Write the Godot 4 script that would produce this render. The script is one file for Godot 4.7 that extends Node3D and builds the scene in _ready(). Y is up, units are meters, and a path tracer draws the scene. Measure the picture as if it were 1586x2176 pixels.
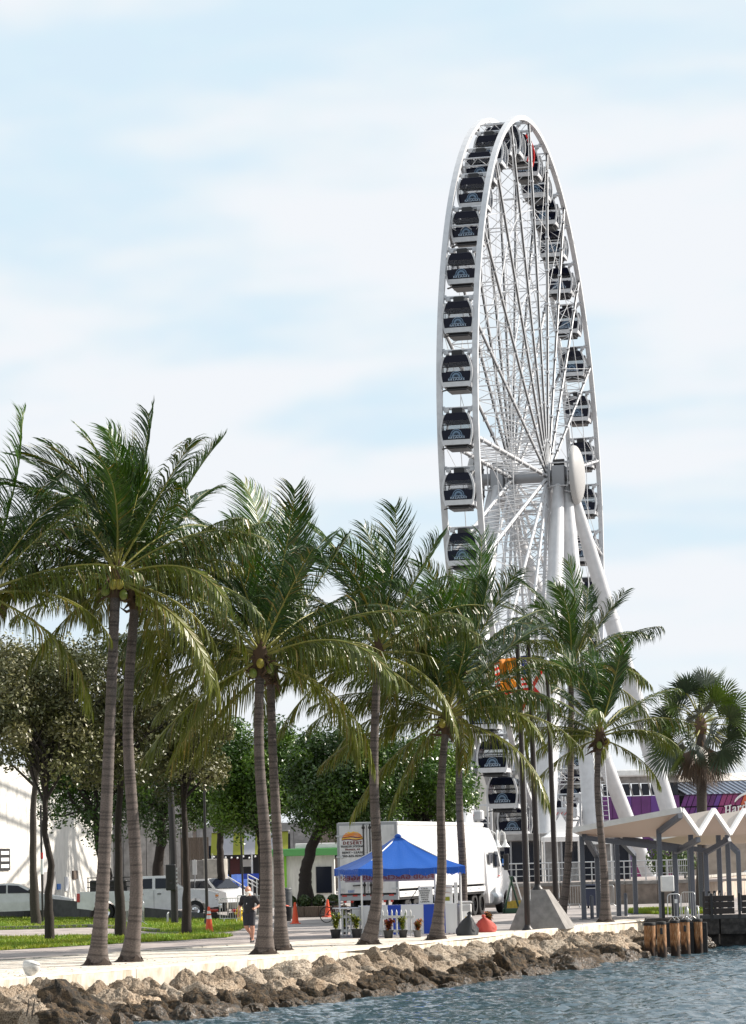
extends Node3D
# A waterfront promenade with coconut palms, a giant observation wheel, a food tent and a riprap shore.
# Metres, y up. The eye stands 2.7 m above the promenade (y = 0); the water lies at y = -1.05.

const FOCAL := 5800.0
const EYE := 2.7
const WATER_Y := -1.05

var eye_basis: Basis
var rng := RandomNumberGenerator.new()
var mats := {}
var tex := {}
var used := {}
var sun_dir := Vector3.ZERO


# ---------------------------------------------------------------- mesh builder
class Shape:
	var v := PackedVector3Array()
	var n := PackedVector3Array()
	var t := PackedVector2Array()
	var c := PackedColorArray()
	var ix := PackedInt32Array()
	var tint := Color.WHITE

	func vert(p: Vector3, nn: Vector3, uv := Vector2.ZERO) -> int:
		v.append(p); n.append(nn); t.append(uv); c.append(tint)
		return v.size() - 1

	func quad(a: Vector3, b: Vector3, cc: Vector3, d: Vector3) -> void:   # counter-clockwise seen from outside
		var nn := (cc - a).cross(d - b).normalized()
		var i := v.size()
		vert(a, nn, Vector2(0, 1)); vert(b, nn, Vector2(1, 1)); vert(cc, nn, Vector2(1, 0)); vert(d, nn, Vector2(0, 0))
		ix.append_array(PackedInt32Array([i, i + 2, i + 1, i, i + 3, i + 2]))

	func tri(a: Vector3, b: Vector3, cc: Vector3) -> void:
		var nn := (b - a).cross(cc - a).normalized()
		var i := v.size()
		vert(a, nn); vert(b, nn); vert(cc, nn)
		ix.append_array(PackedInt32Array([i, i + 2, i + 1]))

	func box(mid: Vector3, size: Vector3, b := Basis.IDENTITY) -> Shape:
		var h := size / 2
		var p := []
		for k in 8:
			p.append(mid + b * Vector3(h.x * (1 if k & 1 else -1), h.y * (1 if k & 2 else -1), h.z * (1 if k & 4 else -1)))
		quad(p[4], p[5], p[7], p[6]); quad(p[1], p[0], p[2], p[3]); quad(p[5], p[1], p[3], p[7])
		quad(p[0], p[4], p[6], p[2]); quad(p[6], p[7], p[3], p[2]); quad(p[0], p[1], p[5], p[4])
		return self

	func bevel_box(mid: Vector3, size: Vector3, r: float, b := Basis.IDENTITY) -> Shape:   # a box with chamfered edges
		var h := size / 2
		var face := func(ax: int, s: float):
			var o := []
			for q in [[-1, -1], [1, -1], [1, 1], [-1, 1]]:
				var p := Vector3.ZERO
				var a1 := (ax + 1) % 3
				var a2 := (ax + 2) % 3
				p[ax] = s * h[ax]; p[a1] = q[0] * (h[a1] - r); p[a2] = q[1] * (h[a2] - r)
				o.append(mid + b * p)
			return o
		for ax in 3:
			for s in [-1.0, 1.0]:
				var o: Array = face.call(ax, s)
				if s > 0: quad(o[0], o[1], o[2], o[3])
				else: quad(o[3], o[2], o[1], o[0])
		for ax in 3:
			var a1 := (ax + 1) % 3
			var a2 := (ax + 2) % 3
			for s1 in [-1.0, 1.0]:
				for s2 in [-1.0, 1.0]:
					var p := [Vector3.ZERO, Vector3.ZERO, Vector3.ZERO, Vector3.ZERO]
					for k in 4:
						var first: bool = k == 0 or k == 1
						p[k][ax] = (h[ax] - r) * (1 if k == 1 or k == 2 else -1)
						p[k][a1] = s1 * (h[a1] if first else h[a1] - r)
						p[k][a2] = s2 * (h[a2] - r if first else h[a2])
						p[k] = mid + b * p[k]
					if s1 * s2 > 0: quad(p[0], p[3], p[2], p[1])
					else: quad(p[0], p[1], p[2], p[3])
		for sx in [-1.0, 1.0]:
			for sy in [-1.0, 1.0]:
				for sz in [-1.0, 1.0]:
					var a := mid + b * Vector3(sx * h.x, sy * (h.y - r), sz * (h.z - r))
					var bb := mid + b * Vector3(sx * (h.x - r), sy * h.y, sz * (h.z - r))
					var cc := mid + b * Vector3(sx * (h.x - r), sy * (h.y - r), sz * h.z)
					if sx * sy * sz > 0: tri(a, bb, cc)
					else: tri(a, cc, bb)
		return self

	func bar(a: Vector3, b: Vector3, w: float, h: float, up := Vector3.UP) -> Shape:
		var z := (b - a).normalized()
		if absf(z.dot(up)) > 0.99: up = Vector3.RIGHT
		var x := up.cross(z).normalized()
		return box((a + b) / 2, Vector3(w, h, a.distance_to(b)), Basis(x, z.cross(x), z))

	func tube(path: Array, radii: Array, sides := 8, caps := true, squash := 1.0) -> Shape:   # a smooth tube along points; radii one for each point or one for all
		var first := v.size()
		var m := path.size()
		var side := Vector3.ZERO
		for k in m:
			var dir: Vector3 = (path[mini(k + 1, m - 1)] - path[maxi(k - 1, 0)]).normalized()
			if side == Vector3.ZERO:
				side = dir.cross(Vector3.UP if absf(dir.y) < 0.95 else Vector3.RIGHT).normalized()
			side = (side - dir * side.dot(dir)).normalized()
			var other := dir.cross(side)
			var r: float = radii[mini(k, radii.size() - 1)]
			for s in sides + 1:
				var ang := TAU * s / sides
				var o := side * cos(ang) + other * sin(ang) * squash
				vert(path[k] + o * r, o.normalized(), Vector2(float(s) / sides, float(k)))
		for k in m - 1:
			for s in sides:
				var a := first + k * (sides + 1) + s
				var d := a + sides + 1
				ix.append_array(PackedInt32Array([a, d + 1, a + 1, a, d, d + 1]))
		if caps:
			for e in [0, m - 1]:
				var dir2: Vector3 = (path[0] - path[1]).normalized() if e == 0 else (path[m - 1] - path[m - 2]).normalized()
				var mid := vert(path[e], dir2)
				for s in sides:
					var a = first + e * (sides + 1) + s
					var i1 := vert(v[a], dir2)
					var i2 := vert(v[a + 1], dir2)
					ix.append_array(PackedInt32Array([mid, i1, i2] if e == 0 else [mid, i2, i1]))
		return self

	func rod(a: Vector3, b: Vector3, r: float, sides := 6) -> Shape:
		return tube([a, b], [r], sides, true)

	func lathe(profile: Array, sides := 16, at := Transform3D.IDENTITY, flat := false) -> Shape:   # [radius, height] pairs turned round y
		var first := v.size()
		var m := profile.size()
		for k in m:
			var p: Vector2 = Vector2(profile[k][0], profile[k][1])
			var q: Vector2 = Vector2(profile[mini(k + 1, m - 1)][0], profile[mini(k + 1, m - 1)][1]) - Vector2(profile[maxi(k - 1, 0)][0], profile[maxi(k - 1, 0)][1])
			for s in sides + 1:
				var ang := TAU * s / sides
				var d := Vector3(cos(ang), 0, sin(ang))
				var nn := (d * q.y + Vector3(0, -q.x, 0)).normalized()
				vert(at * (d * p.x + Vector3(0, p.y, 0)), at.basis * nn, Vector2(float(s) / sides, float(k) / m))
		for k in m - 1:
			for s in sides:
				var a := first + k * (sides + 1) + s
				var d2 := a + sides + 1
				ix.append_array(PackedInt32Array([a, a + 1, d2 + 1, a, d2 + 1, d2]))
		return self

	func ball(mid: Vector3, r: Vector3, sides := 12, rings := 8) -> Shape:
		var pr := []
		for k in rings + 1:
			var a := -PI / 2 + PI * k / rings
			pr.append([maxf(cos(a), 0.001), sin(a)])
		return lathe(pr, sides, Transform3D(Basis.from_scale(r), mid))

	func slab(outline: PackedVector2Array, z0: float, z1: float, at := Transform3D.IDENTITY) -> Shape:   # a flat outline in x and y, thick along z
		var o := outline
		if Geometry2D.is_polygon_clockwise(o):
			o = o.duplicate(); o.reverse()
		var ids := Geometry2D.triangulate_polygon(o)
		for k in range(0, ids.size(), 3):
			var a := o[ids[k]]; var b := o[ids[k + 1]]; var d := o[ids[k + 2]]
			if (b - a).cross(d - a) < 0:
				var sw := b; b = d; d = sw
			tri(at * Vector3(a.x, a.y, z1), at * Vector3(b.x, b.y, z1), at * Vector3(d.x, d.y, z1))
			tri(at * Vector3(a.x, a.y, z0), at * Vector3(d.x, d.y, z0), at * Vector3(b.x, b.y, z0))
		for k in o.size():
			var a := o[k]; var b := o[(k + 1) % o.size()]
			quad(at * Vector3(a.x, a.y, z0), at * Vector3(b.x, b.y, z0), at * Vector3(b.x, b.y, z1), at * Vector3(a.x, a.y, z1))
		return self

	func mesh() -> ArrayMesh:
		var a := []
		a.resize(Mesh.ARRAY_MAX)
		a[Mesh.ARRAY_VERTEX] = v; a[Mesh.ARRAY_NORMAL] = n; a[Mesh.ARRAY_TEX_UV] = t; a[Mesh.ARRAY_COLOR] = c; a[Mesh.ARRAY_INDEX] = ix
		var m := ArrayMesh.new()
		m.add_surface_from_arrays(Mesh.PRIMITIVE_TRIANGLES, a)
		return m


# ---------------------------------------------------------------- nodes
func numbered(called: String) -> String:
	if not used.has(called):
		used[called] = 0
		return called
	used[called] += 1
	return "%s_%03d" % [called, used[called]]


func tag(o: Node, label: String, category: String, group := "", kind := "") -> Node:
	if label: o.set_meta("label", label)
	if category: o.set_meta("category", category)
	if group: o.set_meta("group", group)
	if kind: o.set_meta("kind", kind)
	return o


func thing(called: String, label: String, category: String, where := Vector3.ZERO, turn := 0.0, group := "") -> Node3D:
	var o := Node3D.new()
	o.name = numbered(called)
	add_child(o)
	o.position = where
	o.rotation.y = turn
	tag(o, label, category, group)
	return o


func part(parent: Node, called: String, what, m: Material, where := Transform3D.IDENTITY) -> MeshInstance3D:
	var o := MeshInstance3D.new()
	o.name = numbered(called) if parent == self else called
	o.mesh = what.mesh() if what is Shape else what
	o.material_override = m
	o.transform = where
	parent.add_child(o, true)
	return o


func structure(called: String, what, m: Material, kind := "structure") -> MeshInstance3D:
	var o := part(self, called, what, m)
	o.set_meta("kind", kind)
	return o


func lettering(parent: Node, called: String, words: String, height: float, where: Transform3D, m: Material, serif := false, thick := 0.012) -> MeshInstance3D:
	var f := SystemFont.new()
	f.font_names = PackedStringArray(["Droid Serif" if serif else "Droid Sans"])
	f.font_weight = 700
	var tm := TextMesh.new()
	tm.font = f
	tm.text = words
	tm.font_size = 48
	tm.pixel_size = height / 34.0
	tm.depth = thick
	tm.curve_step = 2.0
	return part(parent, called, tm, m, where)


# ---------------------------------------------------------------- places: a picture point on the ground, or at a depth
func sight(px: float, py: float) -> Vector3:
	return eye_basis * Vector3((px - 793.0) / FOCAL, (1088.0 - py) / FOCAL, -1.0)


func at(px: float, py: float, depth: float) -> Vector3:
	var r := sight(px, py)
	return Vector3(0, EYE, 0) + r * (depth / -r.z)


func ground_at(px: float, py: float, y := 0.0) -> Vector3:
	var r := sight(px, py)
	return Vector3(0, EYE, 0) + r * ((y - EYE) / r.y)


func flat_at(px: float, py: float, y := 0.0) -> Vector2:
	var p := ground_at(px, py, y)
	return Vector2(p.x, p.z)


# ---------------------------------------------------------------- materials
func lin(r: float, g: float, b: float) -> Color:
	return Color(r, g, b).linear_to_srgb()


func noise_tex(key: String, freq: float, lo: float, hi: float, octaves := 4, kind := FastNoiseLite.TYPE_SIMPLEX_SMOOTH, size := 512, bump := 0.0, fractal := FastNoiseLite.FRACTAL_FBM) -> NoiseTexture2D:
	if tex.has(key): return tex[key]
	var f := FastNoiseLite.new()
	f.seed = key.hash() % 1000
	f.noise_type = kind
	f.frequency = freq
	f.fractal_type = fractal
	f.fractal_octaves = octaves
	f.fractal_gain = 0.6
	var t := NoiseTexture2D.new()
	t.width = size; t.height = size
	t.seamless = true
	t.noise = f
	if bump > 0.0:
		t.as_normal_map = true
		t.bump_strength = bump
	else:
		var g := Gradient.new()
		g.offsets = PackedFloat32Array([0.0, 0.3, 0.7, 1.0])
		var l := lo; var h := hi
		g.colors = PackedColorArray([Color(l, l, l), Color(lerpf(l, h, 0.35), lerpf(l, h, 0.35), lerpf(l, h, 0.35)), Color(lerpf(l, h, 0.8), lerpf(l, h, 0.8), lerpf(l, h, 0.8)), Color(h, h, h)])
		t.color_ramp = g
	tex[key] = t
	return t


func ramp_tex(key: String, freq: float, stops: Array, octaves := 4, kind := FastNoiseLite.TYPE_SIMPLEX_SMOOTH, size := 512, fractal := FastNoiseLite.FRACTAL_FBM) -> NoiseTexture2D:
	var t := noise_tex(key, freq, 0.0, 1.0, octaves, kind, size, 0.0, fractal)
	var g := Gradient.new()
	var off := PackedFloat32Array(); var col := PackedColorArray()
	for s in stops:
		off.append(s[0]); col.append(lin(s[1], s[2], s[3]))
	g.offsets = off; g.colors = col
	t.color_ramp = g
	return t


func mt(key: String, col: Color, rough := 0.7, metal := 0.0, o := {}) -> StandardMaterial3D:
	if mats.has(key): return mats[key]
	var m := StandardMaterial3D.new()
	m.resource_name = key
	m.albedo_color = col
	m.roughness = rough
	m.metallic = metal
	m.metallic_specular = o.get("spec", 0.5)
	if o.has("tex"):
		m.albedo_texture = o.tex
		m.uv1_triplanar = true
		m.uv1_world_triplanar = o.get("world", true)
		m.uv1_scale = o.scale if o.scale is Vector3 else Vector3.ONE * float(o.scale)
	if o.has("normal"):
		m.normal_enabled = true
		m.normal_texture = o.normal
		m.normal_scale = o.get("nscale", 1.0)
		if not o.has("tex"):
			m.uv1_triplanar = true
			m.uv1_world_triplanar = o.get("world", true)
			m.uv1_scale = o.scale if o.scale is Vector3 else Vector3.ONE * float(o.scale)
	if o.has("height"):
		m.heightmap_enabled = true
		m.heightmap_texture = o.height
		m.heightmap_scale = o.hscale
	if o.has("back"):
		m.backlight_enabled = true
		m.backlight = o.back
	if o.get("vc", false): m.vertex_color_use_as_albedo = true
	if o.has("coat"):
		m.clearcoat_enabled = true
		m.clearcoat = o.coat
		m.clearcoat_roughness = 0.08
	if o.has("alpha"):
		m.transparency = BaseMaterial3D.TRANSPARENCY_ALPHA
		m.albedo_color.a = o.alpha
	m.cull_mode = BaseMaterial3D.CULL_DISABLED
	mats[key] = m
	return m


func make_materials() -> void:
	var blotch := noise_tex("blotch", 0.012, 0.72, 1.0, 5)
	var fine := noise_tex("fine", 0.06, 0.7, 1.0, 4)
	var grit := noise_tex("grit", 0.2, 0.62, 1.0, 3)
	var streak := noise_tex("streak", 0.02, 0.7, 1.0, 5)
	var bump := noise_tex("bump", 0.08, 0, 1, 4, FastNoiseLite.TYPE_SIMPLEX_SMOOTH, 512, 4.0)
	mt("white_paint", lin(0.78, 0.78, 0.77), 0.35, 0.0, {"tex": noise_tex("paint", 0.01, 0.9, 1.0, 4), "scale": 0.3, "spec": 0.45})
	mt("wheel_white", lin(0.6, 0.61, 0.63), 0.38, 0.0, {"tex": noise_tex("paint", 0.01, 0.9, 1.0, 4), "scale": 0.25, "world": false})
	mt("spoke_grey", lin(0.42, 0.43, 0.45), 0.35, 0.55)
	mt("steel", lin(0.5, 0.51, 0.53), 0.38, 0.8)
	mt("dull_steel", lin(0.34, 0.35, 0.37), 0.55, 0.6)
	mt("slate_steel", lin(0.13, 0.145, 0.18), 0.5, 0.0, {"tex": fine, "scale": 0.8})
	mt("black_plastic", lin(0.012, 0.012, 0.014), 0.45)
	mt("black_rubber", lin(0.018, 0.018, 0.019), 0.8, 0.0, {"tex": fine, "scale": 2.0})
	mt("dark_metal", lin(0.03, 0.028, 0.028), 0.45, 0.3)
	mt("bronze_pole", lin(0.035, 0.027, 0.024), 0.38, 0.5)
	mt("cabin_glass", lin(0.008, 0.012, 0.03), 0.05, 0.0, {"alpha": 0.2, "spec": 0.35})
	mt("cabin_dark", lin(0.006, 0.0075, 0.018), 0.12, 0.0, {"spec": 0.28})
	mt("car_glass", lin(0.01, 0.013, 0.016), 0.04, 0.0, {"alpha": 0.6, "spec": 0.6})
	mt("pane_glass", lin(0.01, 0.013, 0.022), 0.08, 0.0, {"spec": 0.38})
	mt("logo_blue", lin(0.11, 0.18, 0.27), 0.4)
	mt("logo_pale", lin(0.3, 0.38, 0.48), 0.4)
	mt("concrete", lin(0.5, 0.47, 0.42), 0.85, 0.0, {"tex": blotch, "scale": 0.22, "height": fine, "hscale": 0.6})
	mt("grey_concrete", lin(0.29, 0.275, 0.26), 0.85, 0.0, {"tex": blotch, "scale": 0.35, "height": fine, "hscale": 0.5})
	mt("dark_concrete", lin(0.085, 0.083, 0.085), 0.85, 0.0, {"tex": blotch, "scale": 0.3, "height": fine, "hscale": 0.6})
	mt("tan_concrete", lin(0.27, 0.22, 0.185), 0.85, 0.0, {"tex": blotch, "scale": 0.2})
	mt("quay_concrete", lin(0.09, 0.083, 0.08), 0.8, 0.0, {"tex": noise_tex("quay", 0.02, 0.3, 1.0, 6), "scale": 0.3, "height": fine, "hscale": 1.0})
	mt("seawall", lin(0.7, 0.66, 0.59), 0.85, 0.0, {"tex": ramp_tex("seawall_stain", 0.011, [[0.0, 0.55, 0.46, 0.34], [0.33, 0.8, 0.74, 0.66], [0.55, 0.95, 0.93, 0.9], [1.0, 1, 1, 1]], 6), "scale": Vector3(0.55, 0.2, 0.55), "height": fine, "hscale": 0.5})
	mt("sand", lin(0.66, 0.62, 0.56), 0.95, 0.0, {"tex": ramp_tex("sand_ramp", 0.03, [[0.0, 0.35, 0.3, 0.25], [0.25, 0.62, 0.57, 0.5], [0.45, 0.9, 0.87, 0.83], [1.0, 1, 1, 1]], 6), "scale": 0.16, "height": grit, "hscale": 2.0})
	mt("paving", lin(0.42, 0.365, 0.34), 0.9, 0.0, {"tex": blotch, "scale": 0.1, "height": grit, "hscale": 0.4})
	mt("road", lin(0.38, 0.345, 0.33), 0.9, 0.0, {"tex": blotch, "scale": 0.07, "height": grit, "hscale": 0.5})
	mt("soil", lin(0.16, 0.11, 0.07), 0.95, 0.0, {"tex": grit, "scale": 0.6})
	mt("lawn", lin(0.11, 0.17, 0.02), 0.9, 0.0, {"tex": blotch, "scale": 0.3})
	mt("grass_blade", lin(0.26, 0.34, 0.03), 0.6, 0.0, {"back": lin(0.26, 0.34, 0.02), "vc": true})
	mt("palm_leaf", lin(0.85, 0.85, 0.85), 0.4, 0.0, {"vc": true, "back": lin(0.3, 0.31, 0.012), "spec": 0.5})
	mt("palm_rib", lin(0.25, 0.24, 0.05), 0.5, 0.0)
	mt("palm_trunk", lin(0.215, 0.175, 0.155), 0.9, 0.0, {"vc": true, "tex": noise_tex("trunk", 0.03, 0.5, 1.0, 5), "scale": Vector3(0.9, 2.2, 0.9), "height": fine, "hscale": 1.2})
	mt("palm_root", lin(0.06, 0.04, 0.03), 0.95, 0.0, {"tex": grit, "scale": 1.2, "height": grit, "hscale": 3.0})
	mt("palm_fibre", lin(0.14, 0.085, 0.05), 0.95, 0.0, {"tex": grit, "scale": 2.0})
	mt("coconut", lin(0.16, 0.2, 0.03), 0.45)
	mt("coconut_ripe", lin(0.3, 0.25, 0.03), 0.45)
	mt("fan_leaf", lin(0.8, 0.8, 0.8), 0.42, 0.0, {"vc": true, "back": lin(0.07, 0.1, 0.03)})
	mt("bark", lin(0.1, 0.082, 0.07), 0.95, 0.0, {"tex": noise_tex("bark", 0.05, 0.45, 1.0, 5), "scale": Vector3(1.6, 0.5, 1.6), "height": grit, "hscale": 2.0})
	mt("dark_bark", lin(0.055, 0.042, 0.035), 0.95, 0.0, {"tex": noise_tex("bark", 0.05, 0.45, 1.0, 5), "scale": Vector3(1.6, 0.5, 1.6), "height": grit, "hscale": 2.0})
	mt("oak_leaf", lin(0.8, 0.8, 0.8), 0.45, 0.0, {"vc": true, "back": lin(0.17, 0.18, 0.035)})
	mt("ficus_leaf", lin(0.8, 0.8, 0.8), 0.38, 0.0, {"vc": true, "back": lin(0.22, 0.3, 0.015)})
	mt("rock", lin(0.95, 0.93, 0.9), 0.9, 0.0, {"tex": ramp_tex("rock_ramp", 0.022, [[0.0, 0.06, 0.05, 0.04], [0.34, 0.22, 0.18, 0.14], [0.48, 0.7, 0.64, 0.56], [0.62, 1, 0.95, 0.88], [1.0, 1, 1, 1]], 6, FastNoiseLite.TYPE_SIMPLEX_SMOOTH, 512), "scale": 0.9, "world": false, "vc": true, "height": noise_tex("pits", 0.05, 0.0, 1.0, 5, FastNoiseLite.TYPE_CELLULAR), "hscale": 4.0})
	mt("wet_rock", lin(0.95, 0.93, 0.9), 0.35, 0.0, {"tex": ramp_tex("wet_ramp", 0.03, [[0.0, 0.3, 0.25, 0.2], [0.5, 0.75, 0.65, 0.5], [1.0, 1, 0.9, 0.7]], 6), "scale": 0.9, "world": false, "vc": true, "height": noise_tex("pits", 0.05, 0.0, 1.0, 5, FastNoiseLite.TYPE_CELLULAR), "hscale": 4.0})
	mt("truck_white", lin(0.74, 0.74, 0.75), 0.28, 0.0, {"coat": 0.5, "tex": noise_tex("paint", 0.01, 0.9, 1.0, 4), "scale": 0.3})
	mt("trailer_white", lin(0.72, 0.72, 0.72), 0.45, 0.0, {"tex": noise_tex("trailer", 0.008, 0.82, 1.0, 6), "scale": Vector3(0.4, 0.12, 0.4)})
	mt("chrome", lin(0.7, 0.7, 0.72), 0.12, 1.0)
	mt("red_lamp", lin(0.45, 0.02, 0.015), 0.2, 0.0, {"coat": 0.6})
	mt("amber_lamp", lin(0.7, 0.22, 0.02), 0.2, 0.0, {"coat": 0.6})
	mt("tent_blue", lin(0.008, 0.095, 0.4), 0.5, 0.0, {"back": lin(0.005, 0.06, 0.4), "normal": bump, "scale": 0.35, "nscale": 0.35})
	mt("cloth_blue", lin(0.01, 0.05, 0.36), 0.75)
	mt("cloth_white", lin(0.6, 0.61, 0.63), 0.75)
	mt("cloth_grey", lin(0.42, 0.42, 0.43), 0.75)
	mt("banner_cloth", lin(0.55, 0.46, 0.43), 0.75, 0.0, {"back": lin(0.25, 0.2, 0.18)})
	mt("red_print", lin(0.38, 0.1, 0.08), 0.7)
	mt("black_print", lin(0.02, 0.02, 0.022), 0.6)
	mt("white_print", lin(0.8, 0.8, 0.78), 0.5)
	mt("blue_print", lin(0.08, 0.16, 0.4), 0.5)
	mt("maroon_print", lin(0.16, 0.035, 0.03), 0.5)
	mt("orange_print", lin(0.72, 0.25, 0.07), 0.5)
	mt("yellow_print", lin(0.75, 0.46, 0.05), 0.5)
	mt("sausage_print", lin(0.3, 0.1, 0.06), 0.5)
	mt("picket_white", lin(0.78, 0.78, 0.76), 0.5, 0.0, {"tex": fine, "scale": 0.5})
	mt("pot_black", lin(0.02, 0.022, 0.024), 0.55)
	mt("pot_grey", lin(0.12, 0.12, 0.125), 0.6)
	mt("shrub_leaf", lin(0.9, 0.9, 0.9), 0.4, 0.0, {"vc": true, "back": lin(0.1, 0.12, 0.02)})
	mt("bag_black", lin(0.02, 0.021, 0.024), 0.4, 0.0, {"normal": bump, "scale": 1.2, "nscale": 0.8})
	mt("bag_red", lin(0.5, 0.075, 0.05), 0.45, 0.0, {"normal": bump, "scale": 1.2, "nscale": 0.8, "back": lin(0.3, 0.03, 0.02)})
	mt("cone_orange", lin(0.75, 0.085, 0.025), 0.5)
	mt("hydrant_yellow", lin(0.72, 0.5, 0.01), 0.4, 0.0, {"coat": 0.3})
	mt("galvanised", lin(0.52, 0.53, 0.54), 0.4, 0.7)
	mt("bin_navy", lin(0.02, 0.028, 0.06), 0.45)
	mt("barrel_grey", lin(0.07, 0.078, 0.085), 0.55)
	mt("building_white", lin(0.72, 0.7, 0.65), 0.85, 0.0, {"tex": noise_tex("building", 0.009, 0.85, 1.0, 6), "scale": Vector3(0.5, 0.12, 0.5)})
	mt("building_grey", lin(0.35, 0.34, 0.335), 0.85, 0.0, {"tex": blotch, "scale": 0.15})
	mt("building_beige", lin(0.55, 0.46, 0.38), 0.85, 0.0, {"tex": blotch, "scale": 0.15})
	mt("timber_brown", lin(0.14, 0.105, 0.08), 0.85, 0.0, {"tex": streak, "scale": Vector3(2.0, 0.3, 2.0)})
	mt("dock_timber", lin(0.055, 0.045, 0.042), 0.85, 0.0, {"tex": streak, "scale": Vector3(0.3, 3.0, 0.3), "height": fine, "hscale": 0.8})
	mt("pile_wood", lin(0.55, 0.42, 0.3), 0.8, 0.0, {"tex": ramp_tex("pile_ramp", 0.02, [[0.0, 0.06, 0.04, 0.03], [0.35, 0.3, 0.16, 0.07], [0.55, 0.62, 0.36, 0.18], [0.75, 0.75, 0.66, 0.56], [1.0, 0.9, 0.85, 0.8]], 5), "scale": Vector3(3.0, 0.35, 3.0), "height": fine, "hscale": 1.0, "vc": true})
	mt("purple_panel", lin(0.13, 0.022, 0.17), 0.4, 0.0, {"tex": blotch, "scale": 0.08})
	mt("violet_panel", lin(0.1, 0.03, 0.21), 0.4)
	mt("plum_panel", lin(0.24, 0.035, 0.13), 0.4)
	mt("coral_panel", lin(0.6, 0.13, 0.06), 0.4)
	mt("peach_panel", lin(0.75, 0.4, 0.16), 0.4)
	mt("roof_metal", lin(0.3, 0.34, 0.42), 0.4, 0.3)
	mt("roof_cream", lin(0.7, 0.64, 0.58), 0.7)
	mt("membrane", lin(0.62, 0.56, 0.5), 0.65, 0.0, {"back": lin(0.22, 0.15, 0.1)})
	mt("tent_white", lin(0.8, 0.8, 0.8), 0.6, 0.0, {"back": lin(0.3, 0.3, 0.3)})
	mt("awning_olive", lin(0.24, 0.25, 0.02), 0.7)
	mt("awning_grey", lin(0.36, 0.36, 0.39), 0.7)
	mt("lime_paint", lin(0.2, 0.5, 0.03), 0.5)
	mt("green_roof", lin(0.1, 0.34, 0.1), 0.5)
	mt("seat_blue", lin(0.16, 0.28, 0.72), 0.4)
	mt("deep_blue", lin(0.02, 0.06, 0.42), 0.5)
	mt("maroon_wall", lin(0.07, 0.012, 0.014), 0.6)
	mt("navy_wall", lin(0.012, 0.016, 0.045), 0.5)
	mt("painted_interior_shade", lin(0.03, 0.03, 0.035), 0.8)  # near-black colour stands in for the shade inside buildings
	mt("board_green", lin(0.01, 0.05, 0.025), 0.5)
	mt("kerb_yellow", lin(0.42, 0.3, 0.03), 0.7, 0.0, {"tex": blotch, "scale": 1.0})
	mt("skin", lin(0.5, 0.25, 0.17), 0.55)
	mt("beard_white", lin(0.72, 0.69, 0.63), 0.8)
	mt("shirt_black", lin(0.014, 0.014, 0.017), 0.75)
	mt("shorts_navy", lin(0.018, 0.018, 0.026), 0.75)
	mt("shoe_black", lin(0.012, 0.012, 0.014), 0.6)
	mt("sign_white", lin(0.75, 0.75, 0.75), 0.5)
	mt("sign_blue", lin(0.03, 0.16, 0.5), 0.5)
	mt("flag_red", lin(0.62, 0.03, 0.025), 0.75, 0.0, {"back": lin(0.5, 0.03, 0.02)})
	mt("flag_white", lin(0.75, 0.75, 0.75), 0.75, 0.0, {"back": lin(0.5, 0.5, 0.5)})
	mt("flag_blue", lin(0.02, 0.03, 0.2), 0.75, 0.0, {"back": lin(0.02, 0.03, 0.2)})
	mt("flag_orange", lin(0.75, 0.26, 0.03), 0.75, 0.0, {"back": lin(0.55, 0.2, 0.02)})
	mt("fender_white", lin(0.75, 0.74, 0.71), 0.5, 0.0, {"tex": blotch, "scale": 1.5})
	mt("disc_white", lin(0.7, 0.7, 0.7), 0.6, 0.0, {"tex": noise_tex("disc", 0.25, 0.35, 1.0, 2), "scale": 0.5, "world": false})
	var w := mt("water", lin(0.028, 0.055, 0.072), 0.03, 0.0, {"spec": 0.5, "normal": noise_tex("ripple", 0.03, 0, 1, 4, FastNoiseLite.TYPE_SIMPLEX_SMOOTH, 512, 6.0), "scale": Vector3(0.7, 0.7, 0.7), "nscale": 0.28})
	w.metallic_specular = 0.5


# ---------------------------------------------------------------- camera, sky, sun
func make_camera() -> void:
	eye_basis = Basis(Vector3.RIGHT, atan((1822.0 - 1088.0) / FOCAL)) * Basis(Vector3.BACK, -0.0243)
	var cam := Camera3D.new()
	cam.name = "camera"
	cam.transform = Transform3D(eye_basis, Vector3(0, EYE, 0))
	cam.fov = rad_to_deg(2.0 * atan(1088.0 / FOCAL))
	cam.near = 0.5
	cam.far = 4000.0
	cam.current = true
	add_child(cam)


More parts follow.
